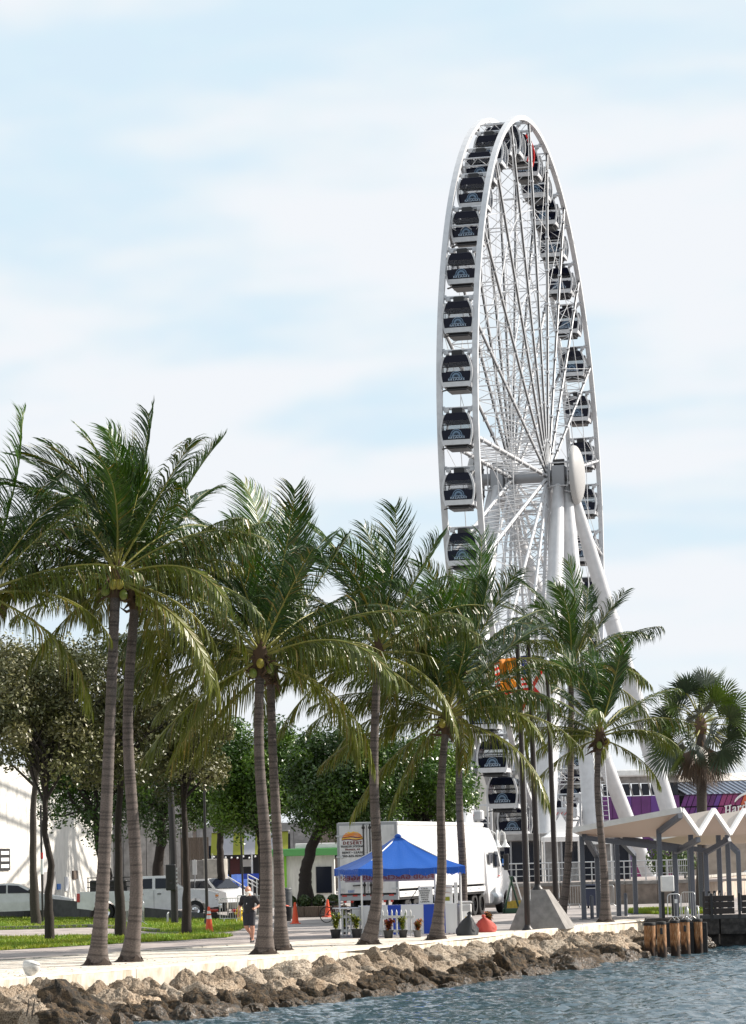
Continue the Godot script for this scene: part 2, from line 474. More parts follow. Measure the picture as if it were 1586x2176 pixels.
func make_sky() -> void:
	var env := Environment.new()
	env.tonemap_mode = Environment.TONE_MAPPER_LINEAR
	env.tonemap_exposure = 1.66
	env.background_mode = Environment.BG_SKY
	env.sdfgi_enabled = true
	env.ssao_enabled = true
	env.ssil_enabled = true
	env.background_energy_multiplier = 1.0
	var w := 2560
	var h := 1280
	var data := PackedByteArray()
	data.resize(w * h * 3)
	var broad := FastNoiseLite.new()
	broad.seed = 11; broad.frequency = 0.5; broad.fractal_octaves = 5; broad.fractal_gain = 0.55
	var warp := FastNoiseLite.new()
	warp.seed = 5; warp.frequency = 0.35; warp.fractal_octaves = 3
	var far_colour := Vector3(0.769, 0.786, 0.799)       # sRGB values
	var blue := Vector3(0.681, 0.745, 0.786)
	var high := Vector3(0.642, 0.712, 0.773)
	var white := Vector3(0.766, 0.777, 0.789)
	var k := 0
	for y in h:
		var el := (0.5 - (y + 0.5) / h) * PI
		var s := sin(el)
		if s < -0.02:
			for x in w:
				data[k] = 125; data[k + 1] = 125; data[k + 2] = 122
				k += 3
			continue
		var base := far_colour.lerp(blue, smoothstep(0.0, 0.13, s)).lerp(high, smoothstep(0.3, 1.0, s))
		var reach := 1.0 / (maxf(s, 0.0) + 0.22)
		var ce := cos(el)
		for x in w:
			var az := (x + 0.5) / w * TAU
			var px := sin(az) * ce * reach
			var pz := cos(az) * ce * reach
			var wx := warp.get_noise_2d(px * 0.8, pz * 0.8)
			var wz := warp.get_noise_2d(px * 0.8 + 40.0, pz * 0.8)
			var d := broad.get_noise_2d(px * 2.2 + pz * 0.35 + wx * 1.3 + 3.1, pz * 3.6 + px * 0.5 + wz * 1.1)
			d += 0.4 * broad.get_noise_2d(px * 5.5 + wx * 1.5, pz * 11.0 + px * 1.6 + 17.0)
			var cover := smoothstep(-0.5, 0.2, d) * 0.95
			var c := base.lerp(white, cover)
			data[k] = int(c.x * 255.0); data[k + 1] = int(c.y * 255.0); data[k + 2] = int(c.z * 255.0)
			k += 3
	var im := Image.create_from_data(w, h, false, Image.FORMAT_RGB8, data)
	var pano := PanoramaSkyMaterial.new()
	pano.panorama = ImageTexture.create_from_image(im)
	var sky := Sky.new()
	sky.sky_material = pano
	env.sky = sky
	var we := WorldEnvironment.new()
	we.name = "environment"
	we.environment = env
	add_child(we)
	var sun := DirectionalLight3D.new()
	sun.name = "sun"
	sun_dir = Vector3(0.80, 0.60, -0.27).normalized()     # from the right, a little behind the wheel
	add_child(sun)
	sun.look_at_from_position(Vector3.ZERO, -sun_dir, Vector3.UP)
	sun.light_color = Color(1.0, 0.965, 0.92)
	sun.light_energy = 1.6
	sun.light_angular_distance = 0.5
	sun.shadow_enabled = true


# ---------------------------------------------------------------- ground, water, seawall
var wall_line := []        # the top outer edge of the seawall, from near left to the quay corner


func sheet(called: String, outline: Array, y: float, m: Material, kind := "structure") -> MeshInstance3D:
	var o := PackedVector2Array()
	for p in outline: o.append(Vector2(p.x, p.y))
	var ids := Geometry2D.triangulate_polygon(o)
	var s := Shape.new()
	for k in range(0, ids.size(), 3):
		var a := o[ids[k]]; var b := o[ids[k + 1]]; var d := o[ids[k + 2]]
		if (b - a).cross(d - a) > 0:
			var sw := b; b = d; d = sw
		s.tri(Vector3(a.x, y, a.y), Vector3(b.x, y, b.y), Vector3(d.x, y, d.y))
	return structure(called, s, m, kind)


func wall_at(px: float) -> Vector2:
	var pts := [[-1500, 2205], [-400, 2117], [0, 2084], [260, 2063], [530, 2041], [787, 2017.5], [1000, 1995], [1150, 1978], [1372, 1957]]
	for k in pts.size() - 1:
		if px <= pts[k + 1][0]:
			var f: float = (px - pts[k][0]) / (pts[k + 1][0] - pts[k][0])
			return flat_at(px, lerpf(pts[k][1], pts[k + 1][1], f))
	return flat_at(1372, 1957)


func make_ground() -> void:
	for px in [-1500, -400, 0, 260, 530, 787, 1000, 1150, 1372]:
		wall_line.append(wall_at(px))
	var corner: Vector2 = wall_line[-1]
	var quay := [corner, corner + Vector2(14, 2.0), corner + Vector2(300, 40)]
	# the land, out to the horizon
	var land := []
	land.append_array(wall_line)
	land.append_array([quay[1], quay[2], Vector2(1500, -100), Vector2(1500, -3000), Vector2(-1500, -3000), Vector2(-1500, 10)])
	sheet("ground", land, 0.0, mats.road)
	# pale sandy strip along the seawall
	var sand := []
	for k in wall_line.size() - 1: sand.append(wall_line[k])
	sand.append(flat_at(1250, 1968.5)); sand.append(flat_at(1372, 1957.3))
	for p in [[1330, 1953], [1180, 1970], [1060, 1978], [890, 1992], [700, 1996], [530, 2007], [260, 2025], [0, 2042], [-400, 2068], [-1400, 2130]]:
		sand.append(flat_at(p[0], p[1]))
	sheet("sandy_ground", sand, 0.004, mats.sand)
	# pinkish footpath behind it
	var path := []
	for p in [[-1400, 2129], [-400, 2067.5], [0, 2041.5], [260, 2024.5], [530, 2006.5], [700, 1995.5], [760, 1985], [620, 1975], [540, 1972], [337, 1979.5], [200, 1968.5], [0, 1968], [-500, 1968]]:
		path.append(flat_at(p[0], p[1]))
	sheet("footpath", path, 0.006, mats.paving)
	# low kerb stones between the sand and the footpath, broken here and there
	var kerb := Node3D.new()
	kerb.name = "kerb"; kerb.set_meta("kind", "structure")
	add_child(kerb)
	var ks := [[-120, 2049.5], [0, 2041.5], [260, 2024.5], [530, 2006.5]]
	for k in ks.size() - 1:
		var a := ground_at(ks[k][0], ks[k][1]); var b := ground_at(ks[k + 1][0], ks[k + 1][1])
		var m := int(a.distance_to(b) / 1.2)
		for q in m:
			var p := a.lerp(b, (q + 0.03) / m); var r := a.lerp(b, (q + 0.97) / m)
			var sh := Shape.new()
			sh.bar(p + Vector3(0, 0.012, 0), r + Vector3(0, 0.012, 0), 0.16, 0.035 + rng.randf() * 0.012)
			part(kerb, "kerb_stone", sh, mats.concrete)
	# lawns: a strip by the footpath and the bank under the ramp wall
	var strip := [[-500, 2048], [0, 2020.5], [250, 2006], [400, 1998], [480, 1993], [497, 1989.5], [430, 1988], [250, 1990], [0, 1994], [-500, 2002]]
	var bank := [[-500, 1985], [0, 1977], [200, 1971], [330, 1981.5], [440, 1985], [505, 1979], [522, 1971], [518, 1962], [508, 1956.5], [250, 1953.5], [0, 1949], [-500, 1942]]
	for which in [strip, bank]:
		var o := []
		for p in which: o.append(flat_at(p[0], p[1]))
		sheet("lawn", o, 0.02, mats.lawn)
		grass_on(o)
	# long kerb at the edge of the bank
	var kb := Node3D.new()
	kb.name = "bank_kerb"; kb.set_meta("kind", "structure")
	add_child(kb)
	var pts := [[-60, 1976], [60, 1974], [190, 1970.5], [250, 1973], [300, 1977], [337, 1981]]
	for k in pts.size() - 1:
		var sh := Shape.new()
		sh.bar(ground_at(pts[k][0], pts[k][1]) + Vector3(0, 0.06, 0), ground_at(pts[k + 1][0] - 1, pts[k + 1][1]) + Vector3(0, 0.06, 0), 0.18, 0.14)
		part(kb, "kerb_stone", sh, mats.grey_concrete)
	# small lawn by the shelter
	var small := []
	for p in [[1330, 1941], [1420, 1944], [1500, 1942], [1520, 1934], [1400, 1932], [1340, 1935]]: small.append(flat_at(p[0], p[1]))
	sheet("lawn", small, 0.02, mats.lawn)
	grass_on(small)
	make_seawall(quay)
	make_water()


func grass_on(o: Array) -> void:
	var poly := PackedVector2Array()
	var lo := Vector2(1e9, 1e9); var hi := -lo
	for p in o:
		poly.append(p); lo = lo.min(p); hi = hi.max(p)
	lo.x = maxf(lo.x, -22.0)
	var blade := Shape.new()
	for b in 7:
		var a := rng.randf() * TAU
		var d := Vector3(cos(a), 0, sin(a)) * rng.randf_range(0.02, 0.09)
		var side := Vector3(-sin(a * 1.7), 0, cos(a * 1.7)) * 0.009
		var root := Vector3(rng.randf_range(-0.06, 0.06), 0, rng.randf_range(-0.06, 0.06))
		var hgt := rng.randf_range(0.05, 0.13)
		blade.tint = Color(rng.randf_range(0.7, 1.2), rng.randf_range(0.8, 1.1), rng.randf_range(0.5, 1.0))
		blade.quad(root - side, root + side, root + side * 0.7 + d * 0.4 + Vector3(0, hgt * 0.6, 0), root - side * 0.7 + d * 0.4 + Vector3(0, hgt * 0.6, 0))
		blade.tri(root - side * 0.7 + d * 0.4 + Vector3(0, hgt * 0.6, 0), root + side * 0.7 + d * 0.4 + Vector3(0, hgt * 0.6, 0), root + d + Vector3(0, hgt, 0))
	var mm := MultiMesh.new()
	mm.transform_format = MultiMesh.TRANSFORM_3D
	mm.use_colors = true
	mm.mesh = blade.mesh()
	var spots := []
	var area := (hi.x - lo.x) * (hi.y - lo.y)
	for k in int(minf(area * 55.0, 26000)):
		var p := Vector2(rng.randf_range(lo.x, hi.x), rng.randf_range(lo.y, hi.y))
		if Geometry2D.is_point_in_polygon(p, poly): spots.append(p)
	mm.instance_count = spots.size()
	var patch := FastNoiseLite.new()
	patch.seed = 3; patch.frequency = 0.5
	for k in spots.size():
		var q: Vector2 = spots[k]
		var f := patch.get_noise_2d(q.x, q.y)
		mm.set_instance_transform(k, Transform3D(Basis(Vector3.UP, rng.randf() * TAU) * rng.randf_range(0.7, 1.4), Vector3(q.x, 0.018, q.y)))
		mm.set_instance_color(k, Color(1.0 + f * 0.5, 1.0, 0.9 - f * 0.3) * rng.randf_range(0.75, 1.2))
	var mi := MultiMeshInstance3D.new()
	mi.name = numbered("grass")
	mi.multimesh = mm
	mi.material_override = mats.grass_blade
	add_child(mi)
	tag(mi, "", "", "", "stuff")


func make_seawall(quay: Array) -> void:
	var w := thing("seawall", "long cream concrete seawall above the limestone rocks", "wall")
	var joints := [-900, -400, -120, 57, 290, 527, 720, 940, 1090, 1240, 1372]
	for k in joints.size() - 1:
		var a := wall_at(joints[k]); var b := wall_at(joints[k + 1])
		var d := (b - a).normalized()
		var out := Vector2(-d.y, d.x)              # towards the water
		if out.x < 0: out = -out
		var a2 := a + d * 0.012; var b2 := b - d * 0.012
		var s := Shape.new()
		var top := 0.045
		# face with a small chamfer at the top edge
		var f := func(p: Vector2, o: float, y: float): return Vector3(p.x + out.x * o, y, p.y + out.y * o)
		var prof := [[0.0, -2.2], [0.0, top - 0.03], [-0.03, top], [-0.42, top], [-0.42, -0.3]]
		for q in prof.size() - 1:
			s.quad(f.call(a2, prof[q][0], prof[q][1]), f.call(b2, prof[q][0], prof[q][1]), f.call(b2, prof[q + 1][0], prof[q + 1][1]), f.call(a2, prof[q + 1][0], prof[q + 1][1]))
		for e in [a2, b2]:
			s.quad(f.call(e, 0.0, -2.2), f.call(e, -0.42, -2.2), f.call(e, -0.42, top), f.call(e, 0.0, top - 0.02))
		part(w, "wall_panel", s, mats.seawall)
	# the lower ledge at the end of the wall
	var l := Shape.new()
	var p0 := wall_at(1312); var p1 := wall_at(1372)
	var mid := (p0 + p1) / 2 + Vector2(0.55, 0.25)
	var dirv := (p1 - p0).normalized()
	l.bevel_box(Vector3(mid.x, -1.25, mid.y), Vector3(0.9, 1.3, p0.distance_to(p1) * 1.02), 0.03, Basis(Vector3.UP, atan2(dirv.x, dirv.y)))
	part(w, "ledge", l, mats.seawall)
	for q in [0.25, 0.72]:
		var c := p0.lerp(p1, q) + Vector2(0.2, 0.1)
		var g := Shape.new()
		g.slab(PackedVector2Array([Vector2(0, 0), Vector2(0.4, 0), Vector2(0.05, 0.42), Vector2(0, 0.42)]), -0.06, 0.06, Transform3D(Basis(Vector3.UP, -atan2(0.25, 0.55)), Vector3(c.x, -0.6, c.y)))
		part(w, "buttress", g, mats.seawall)
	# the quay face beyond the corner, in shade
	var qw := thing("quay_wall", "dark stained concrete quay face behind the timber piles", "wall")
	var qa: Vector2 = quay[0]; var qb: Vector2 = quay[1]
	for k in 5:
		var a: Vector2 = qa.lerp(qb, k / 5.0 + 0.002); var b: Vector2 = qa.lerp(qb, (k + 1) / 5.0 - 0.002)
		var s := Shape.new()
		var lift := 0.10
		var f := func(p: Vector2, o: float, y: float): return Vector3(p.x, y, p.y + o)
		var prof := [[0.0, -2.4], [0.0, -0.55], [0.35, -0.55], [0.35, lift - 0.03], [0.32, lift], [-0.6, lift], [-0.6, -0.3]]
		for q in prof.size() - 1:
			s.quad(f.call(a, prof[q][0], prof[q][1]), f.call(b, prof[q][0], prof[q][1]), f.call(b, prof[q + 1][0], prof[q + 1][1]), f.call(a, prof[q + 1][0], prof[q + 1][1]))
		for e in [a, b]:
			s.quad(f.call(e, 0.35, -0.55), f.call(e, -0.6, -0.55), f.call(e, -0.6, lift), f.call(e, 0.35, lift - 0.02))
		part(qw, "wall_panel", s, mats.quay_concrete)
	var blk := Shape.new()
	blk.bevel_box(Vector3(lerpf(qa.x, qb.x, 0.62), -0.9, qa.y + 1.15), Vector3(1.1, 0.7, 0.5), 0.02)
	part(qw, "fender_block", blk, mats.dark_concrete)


func make_water() -> void:
	var outer := Shape.new()
	var y := WATER_Y - 0.35
	outer.quad(Vector3(-1500, y, 200), Vector3(1500, y, 200), Vector3(1500, y, -220), Vector3(-1500, y, -220))
	structure("seabed", outer, mats.water)
	var a := FastNoiseLite.new(); a.seed = 21; a.frequency = 0.55; a.fractal_octaves = 3
	var b := FastNoiseLite.new(); b.seed = 22; b.frequency = 1.0; b.fractal_type = FastNoiseLite.FRACTAL_RIDGED; b.fractal_octaves = 2
	var c := FastNoiseLite.new(); c.seed = 23; c.frequency = 1.0; c.fractal_octaves = 2
	var x0 := -9.0; var z0 := -50.0
	var nx := 330; var nz := 500
	var dx := 0.105; var dz := 0.118
	var hs := PackedFloat32Array(); hs.resize(nx * nz)
	for j in nz:
		var z := z0 - j * dz
		for i in nx:
			var x := x0 + i * dx + (j * dz) * 0.08
			var wx := x + 0.35 * a.get_noise_2d(x * 0.9, z * 0.9)
			hs[j * nx + i] = 0.085 * a.get_noise_2d(wx * 0.8 + z * 0.2, z * 1.3) + 0.055 * b.get_noise_2d(wx * 0.8 - z * 0.15, z * 1.4) + 0.03 * c.get_noise_2d(wx * 2.6, z * 3.4)
	var s := Shape.new()
	for j in nz:
		for i in nx:
			var hx := hs[j * nx + mini(i + 1, nx - 1)] - hs[j * nx + maxi(i - 1, 0)]
			var hz := hs[maxi(j - 1, 0) * nx + i] - hs[mini(j + 1, nz - 1) * nx + i]
			s.v.append(Vector3(x0 + i * dx + j * dz * 0.08, WATER_Y + hs[j * nx + i], z0 - j * dz))
			s.n.append(Vector3(-hx / (2 * dx), 1, -hz / (2 * dz)).normalized())
			s.t.append(Vector2.ZERO)
			s.c.append(Color.WHITE)
	for j in nz - 1:
		for i in nx - 1:
			var k := j * nx + i
			s.ix.append_array(PackedInt32Array([k, k + nx, k + 1, k + 1, k + nx, k + nx + 1]))
	structure("water", s, mats.water)


# ---------------------------------------------------------------- riprap
func rock_mesh(seed_no: int, algae: float) -> ArrayMesh:      # a cut and pitted limestone block; algae: how much of it is overgrown
	var r := RandomNumberGenerator.new(); r.seed = seed_no
	var planes := []
	for k in 15:
		var d := Vector3(r.randfn(), r.randfn(), r.randfn()).normalized()
		planes.append([d, r.randf_range(0.58, 0.9)])
	var f := FastNoiseLite.new(); f.seed = seed_no; f.frequency = 1.6; f.fractal_type = FastNoiseLite.FRACTAL_RIDGED; f.fractal_octaves = 4
	var g := FastNoiseLite.new(); g.seed = seed_no + 50; g.frequency = 5.0; g.noise_type = FastNoiseLite.TYPE_CELLULAR; g.fractal_octaves = 2
	var st := FastNoiseLite.new(); st.seed = seed_no + 80; st.frequency = 2.2; st.fractal_octaves = 4
	var s := Shape.new()
	var sides := 48; var rings := 28
	var tone := r.randf_range(0.8, 1.12)
	var warm := r.randf()
	for k in rings + 1:
		var el := -PI / 2 + PI * k / rings
		for q in sides + 1:
			var az := TAU * (q % sides) / sides
			var d := Vector3(cos(el) * cos(az), sin(el), cos(el) * sin(az))
			var rad := 0.98
			for p in planes:
				var dp: float = d.dot(p[0])
				if dp > 0.15: rad = minf(rad, p[1] / dp)
			rad *= 1.0 + 0.13 * f.get_noise_3dv(d * 1.3) + 0.13 * g.get_noise_3dv(d * 1.2) + 0.09 * f.get_noise_3dv(d * 3.4)
			var pale := Color(0.5, 0.46, 0.41).lerp(Color(0.42, 0.3, 0.19), warm * (0.5 + 0.5 * st.get_noise_3dv(d * 0.8)))
			var dark := Color(0.12, 0.085, 0.05).lerp(Color(0.035, 0.03, 0.022), smoothstep(-0.1, 0.15, st.get_noise_3dv(d * 1.9)))
			var wet := smoothstep(-0.07, 0.07, algae * 2.0 - 1.0 - d.y * 0.9 + 0.55 * st.get_noise_3dv(d))
			s.tint = (pale * tone).lerp(dark, wet)
			s.vert(d * rad, d)
	for k in rings:
		for q in sides:
			var a := k * (sides + 1) + q
			var e := a + sides + 1
			s.ix.append_array(PackedInt32Array([a, a + 1, e + 1, a, e + 1, e]))
	# true normals
	var nn := PackedVector3Array(); nn.resize(s.v.size())
	for k in range(0, s.ix.size(), 3):
		var w := (s.v[s.ix[k + 2]] - s.v[s.ix[k]]).cross(s.v[s.ix[k + 1]] - s.v[s.ix[k]])
		for e in 3: nn[s.ix[k + e]] += w
	for k in rings + 1:
		var a := k * (sides + 1)
		var w := nn[a] + nn[a + sides]
		nn[a] = w; nn[a + sides] = w
	for k in nn.size(): nn[k] = nn[k].normalized() if nn[k].length() > 1e-9 else s.v[k].normalized()
	s.n = nn
	return s.mesh()


func make_rocks() -> void:
	var dry := []; var mixed := []; var low := []
	for k in 9: dry.append(rock_mesh(100 + k, -0.2))
	for k in 8: mixed.append(rock_mesh(200 + k, 0.45))
	for k in 8: low.append(rock_mesh(300 + k, 1.3))
	var length := 0.0
	var marks := [[-20, "left picture edge"], [60, "white mooring fender"], [205, "tall twin palms"], [400, "bare wall stretch"], [575, "jogger's palm pair"], [690, "cone-side gap"], [800, "picket fence palm"], [930, "blue tent palm"], [1040, "red sack"], [1140, "concrete flagpole base"], [1245, "leaning palm"], [1340, "wall ledge"], [1420, "timber piles"]]
	var rows := [[0.35, "top row at the seawall"], [1.0, "second row down"], [1.7, "middle row"], [2.4, "wet lower row"], [3.1, "waterline row"]]
	var counts := {}
	var sizes := ["small", "medium", "large"]
	for row in rows.size():
		var px := -60.0
		while px < 1400.0:
			var base := wall_at(minf(px, 1372.0))
			if px > 1372.0:
				base += Vector2(0.25, 1.4)
			var ahead := wall_at(minf(px + 20.0, 1372.0)); var back := wall_at(minf(px, 1352.0) - 20.0)
			var d := (ahead - back).normalized()
			var out := Vector2(-d.y, d.x)
			if out.x < 0: out = -out
			var scale_px := FOCAL / -base.y
			var size: float = rng.randf_range(0.36, 0.74) * (1.1 if row in [1, 2] else 0.95)
			if rng.randf() < 0.14: size *= 1.35
			if row == 4: size *= 0.8
			var step := size * rng.randf_range(1.0, 1.35)
			var off: float = rows[row][0] + rng.randf_range(-0.22, 0.22) + size * 0.25
			var taper := smoothstep(1230.0, 1400.0, px)
			off *= 1.0 - 0.45 * taper
			var crest := -0.42 + 0.22 * smoothstep(300.0, 800.0, px) - 0.16 * smoothstep(1000.0, 1300.0, px) - 0.25 * smoothstep(1290.0, 1390.0, px)
			var y := lerpf(crest, -1.1, clampf(off / 3.5, 0.0, 1.0)) - size * 0.36 + rng.randf_range(-0.08, 0.08)
			var p := base + out * off
			var deep := row >= 2 or (row == 1 and rng.randf() < 0.25 + 0.3 * smoothstep(800.0, 1200.0, px))
			var pool: Array = low if (row >= 3 or (row == 2 and rng.randf() < 0.35)) else mixed if deep else dry
			var kind := "dark algae-coated" if pool == low else "half-blackened tan" if pool == mixed else "pale weathered"
			var near := 0
			for q in marks.size():
				if absf(marks[q][0] - px) < absf(marks[near][0] - px): near = q
			var sz: String = sizes[0] if size < 0.5 else sizes[1] if size < 0.72 else sizes[2]
			var text := "%s %s boulder, %s, below the %s" % [sz, kind, rows[row][1], marks[near][1]]
			counts[text] = counts.get(text, 0) + 1
			if counts[text] > 1: text = "%s %s %s boulder, %s, below %s" % [["", "", "second", "third", "fourth", "fifth", "sixth", "seventh"][mini(counts[text], 7)], sz, kind, rows[row][1], marks[near][1]]
			var o := MeshInstance3D.new()
			o.name = numbered("boulder")
			o.mesh = pool[rng.randi() % pool.size()]
			o.material_override = mats.wet_rock if row == 4 else mats.rock
			add_child(o)
			var b := Basis(Vector3.UP, rng.randf() * TAU) * Basis(Vector3.RIGHT, rng.randf_range(-0.3, 0.3)) * Basis.from_scale(Vector3(size * rng.randf_range(0.9, 1.35), size * rng.randf_range(0.8, 1.15), size * rng.randf_range(0.85, 1.15)))
			o.transform = Transform3D(b, Vector3(p.x, y, p.y))
			tag(o, text, "boulder", "limestone boulders of the riprap")
			px += step * scale_px * maxf(absf(d.x), 0.25) * 1.55


# ---------------------------------------------------------------- the observation wheel
const HUB_Y := 28.53
const WHEEL_R := 24.8


func wheel_point(x: float, ang: float, r: float) -> Vector3:
	return Vector3(x, HUB_Y + r * sin(ang), -r * cos(ang))


func make_wheel() -> void:
	var ax := Vector3(0.9731, 0, 0.2303)
	var mid := Vector3(12.03, 0, -186.9) - ax * 1.107
	var w := thing("ferris_wheel", "giant white observation wheel with hanging cabins towering over the palms", "ferris wheel", mid, -0.2324)
	var turn := w.transform
	var white: Material = mats.wheel_white
	# two rims of box section
	for sx in [-1.107, 1.107]:
		var s := Shape.new()
		var seg := 168
		for k in seg:
			var a := TAU * k / seg; var b := TAU * (k + 1) / seg
			var hw := 0.17
			for f in [[-hw, WHEEL_R - 0.32, -hw, WHEEL_R], [-hw, WHEEL_R, hw, WHEEL_R], [hw, WHEEL_R, hw, WHEEL_R - 0.32], [hw, WHEEL_R - 0.32, -hw, WHEEL_R - 0.32]]:
				s.quad(wheel_point(sx + f[0], a, f[1]), wheel_point(sx + f[0], b, f[1]), wheel_point(sx + f[2], b, f[3]), wheel_point(sx + f[2], a, f[3]))
		part(w, "rim", s, white)
		# bolted joints along the rim
		for k in 21:
			var a := TAU * (k + 0.1) / 21
			var j := Shape.new()
			var bs := Basis(Vector3.RIGHT, a)
			j.box(wheel_point(sx, a, WHEEL_R - 0.16), Vector3(0.37, 0.36, 0.06), bs)
			part(w, "rim_joint", j, mats.dull_steel)
	# spokes in pairs with cross bracing between them
	for k in 21:
		var a := TAU * (1.2 + 2.0 * k) / 42.0
		for sx in [-1.0, 1.0]:
			var s := Shape.new()
			var p0 := wheel_point(sx * 1.22, a, 0.75); var p1 := wheel_point(sx * 1.107, a, WHEEL_R - 0.2)
			s.rod(p0, p1, 0.105, 8)
			var sp := part(w, "spoke", s, white)
			var strip := Shape.new()
			var tang := Vector3(0, cos(a), sin(a))
			strip.bar(p0 + tang * 0.14 + Vector3(sx * 0.02, 0, 0), p1 + tang * 0.14 + Vector3(sx * 0.02, 0, 0), 0.07, 0.07, tang)
			part(sp, "light_strip", strip, mats.black_plastic)
			for q in 9:
				var cl := Shape.new()
				var pc := p0.lerp(p1, (q + 0.7) / 9.3)
				cl.box(pc + tang * 0.06, Vector3(0.26, 0.3, 0.14), Basis(Vector3.RIGHT, a))
				part(sp, "clamp", cl, white)
		var br := Shape.new()
		var n := 10
		for q in n:
			var r0 := lerpf(2.6, WHEEL_R - 1.2, float(q) / n); var r1 := lerpf(2.6, WHEEL_R - 1.2, float(q + 1) / n)
			br.rod(wheel_point(-1.15, a, r0), wheel_point(1.15, a, r0), 0.04, 5)
			br.rod(wheel_point(-1.15, a, r0), wheel_point(1.15, a, r1), 0.026, 5)
			br.rod(wheel_point(1.15, a, r0), wheel_point(-1.15, a, r1), 0.026, 5)
		part(w, "cross_bracing", br, white)
		# double tie with a small lattice where the spokes meet the rims
		var tie := Shape.new()
		for dr in [0.25, 0.8]:
			tie.rod(wheel_point(-1.107, a, WHEEL_R - dr), wheel_point(1.107, a, WHEEL_R - dr), 0.055, 6)
		for q in 4:
			var x0 := lerpf(-1.0, 1.0, q / 4.0); var x1 := lerpf(-1.0, 1.0, (q + 1) / 4.0)
			tie.rod(wheel_point(x0, a, WHEEL_R - (0.25 if q % 2 == 0 else 0.8)), wheel_point(x1, a, WHEEL_R - (0.8 if q % 2 == 0 else 0.25)), 0.025, 5)
		part(w, "rim_tie", tie, white)
		# tension cables from each spoke end to the next spoke's middle
		var cab := Shape.new()
		for sx in [-1.107, 1.107]:
			cab.rod(wheel_point(sx, a, WHEEL_R - 0.4), wheel_point(sx, a + TAU / 21.0, 13.0), 0.02, 4)
			cab.rod(wheel_point(sx, a, 13.0), wheel_point(sx, a + TAU / 21.0, 13.0), 0.035, 5)
			cab.rod(wheel_point(sx, a, 18.5), wheel_point(sx, a + TAU / 21.0, 18.5), 0.03, 5)
		part(w, "tension_cables", cab, white)
	# axle and hub
	var axle := Shape.new()
	axle.rod(Vector3(-3.4, HUB_Y, 0), Vector3(3.3, HUB_Y, 0), 0.42, 16)
	part(w, "axle", axle, mats.dull_steel)
	for sx in [-1.22, 1.22]:
		var fl := Shape.new()
		fl.rod(Vector3(sx - 0.18, HUB_Y, 0), Vector3(sx + 0.18, HUB_Y, 0), 0.95, 20)
		var h := part(w, "hub_flange", fl, mats.dull_steel)
		for k in 21:
			var a := TAU * (1.2 + 2.0 * k) / 42.0
			var lug := Shape.new()
			lug.box(wheel_point(sx, a, 0.95), Vector3(0.3, 0.16, 0.3), Basis(Vector3.RIGHT, a))
			part(h, "spoke_lug", lug, white)
	for sx in [-2.25, 2.05]:
		var bx := Shape.new()
		bx.bevel_box(Vector3(sx, HUB_Y - 0.1, 0), Vector3(0.95, 1.5, 1.5), 0.06)
		var bh := part(w, "bearing_housing", bx, mats.dull_steel)
		var fr := Shape.new()
		for q in [-0.8, 0.8]:
			fr.rod(Vector3(sx - 0.6, HUB_Y + q, 0.85), Vector3(sx + 0.7, HUB_Y + q, 0.85), 0.05)
		fr.rod(Vector3(sx - 0.6, HUB_Y - 0.8, 0.85), Vector3(sx - 0.6, HUB_Y + 0.8, 0.85), 0.05)
		fr.rod(Vector3(sx + 0.7, HUB_Y - 0.8, 0.85), Vector3(sx + 0.7, HUB_Y + 0.8, 0.85), 0.05)
		fr.rod(Vector3(sx - 1.0, HUB_Y - 0.75, 0.6), Vector3(sx + 0.9, HUB_Y - 1.25, 0.6), 0.05)
		part(bh, "maintenance_frame", fr, white)
		var mo := Shape.new()
		mo.rod(Vector3(sx - 0.4, HUB_Y + 0.95, 0), Vector3(sx + 0.35, HUB_Y + 0.95, 0), 0.22, 10)
		part(bh, "motor", mo, mats.dark_metal)
	# convex hub discs on both ends
	for sx in [-1.0, 1.0]:
		var pr := []
		for k in 9:
			var f := k / 8.0
			pr.append([maxf(2.05 * cos(f * PI / 2), 0.01), 0.62 * sin(f * PI / 2)])
		pr.insert(0, [2.05, -0.12])
		var d := Shape.new()
		d.lathe(pr, 40, Transform3D(Basis(Vector3.BACK, -PI / 2 * sx), Vector3(sx * 3.15 - (0.6 if sx < 0 else 0.0), HUB_Y, 0)))
		var dm := part(w, "hub_disc", d, mats.disc_white)
		var back := Shape.new()
		for k in 12:
			var a := TAU * k / 12
			var xb: float = sx * 3.0 - (0.6 if sx < 0 else 0.0)
			back.rod(Vector3(xb, HUB_Y, 0), Vector3(xb, HUB_Y + 1.95 * sin(a), 1.95 * cos(a)), 0.06, 5)
		part(dm, "disc_frame", back, mats.dark_metal)
	# support legs
	var inv := turn.affine_inverse()
	var legs := [
		[Vector3(2.0, HUB_Y - 0.7, 0.35), inv * at(1153, 1836, 170), 0.52, 0.62], [Vector3(2.45, HUB_Y - 0.7, -0.1), inv * at(1270, 1836, 178), 0.5, 0.62],
		[Vector3(2.7, HUB_Y - 0.7, -0.5), inv * at(1470, 1850, 192), 0.48, 0.6], [Vector3(-2.3, HUB_Y - 0.7, 0.5), inv * at(967, 1836, 166), 0.45, 0.55],
		[Vector3(-2.3, HUB_Y - 0.7, -0.3), inv * at(1388, 1850, 205), 0.45, 0.55], [Vector3(-2.6, HUB_Y - 0.7, 0.3), inv * at(880, 1838, 176), 0.42, 0.55]]
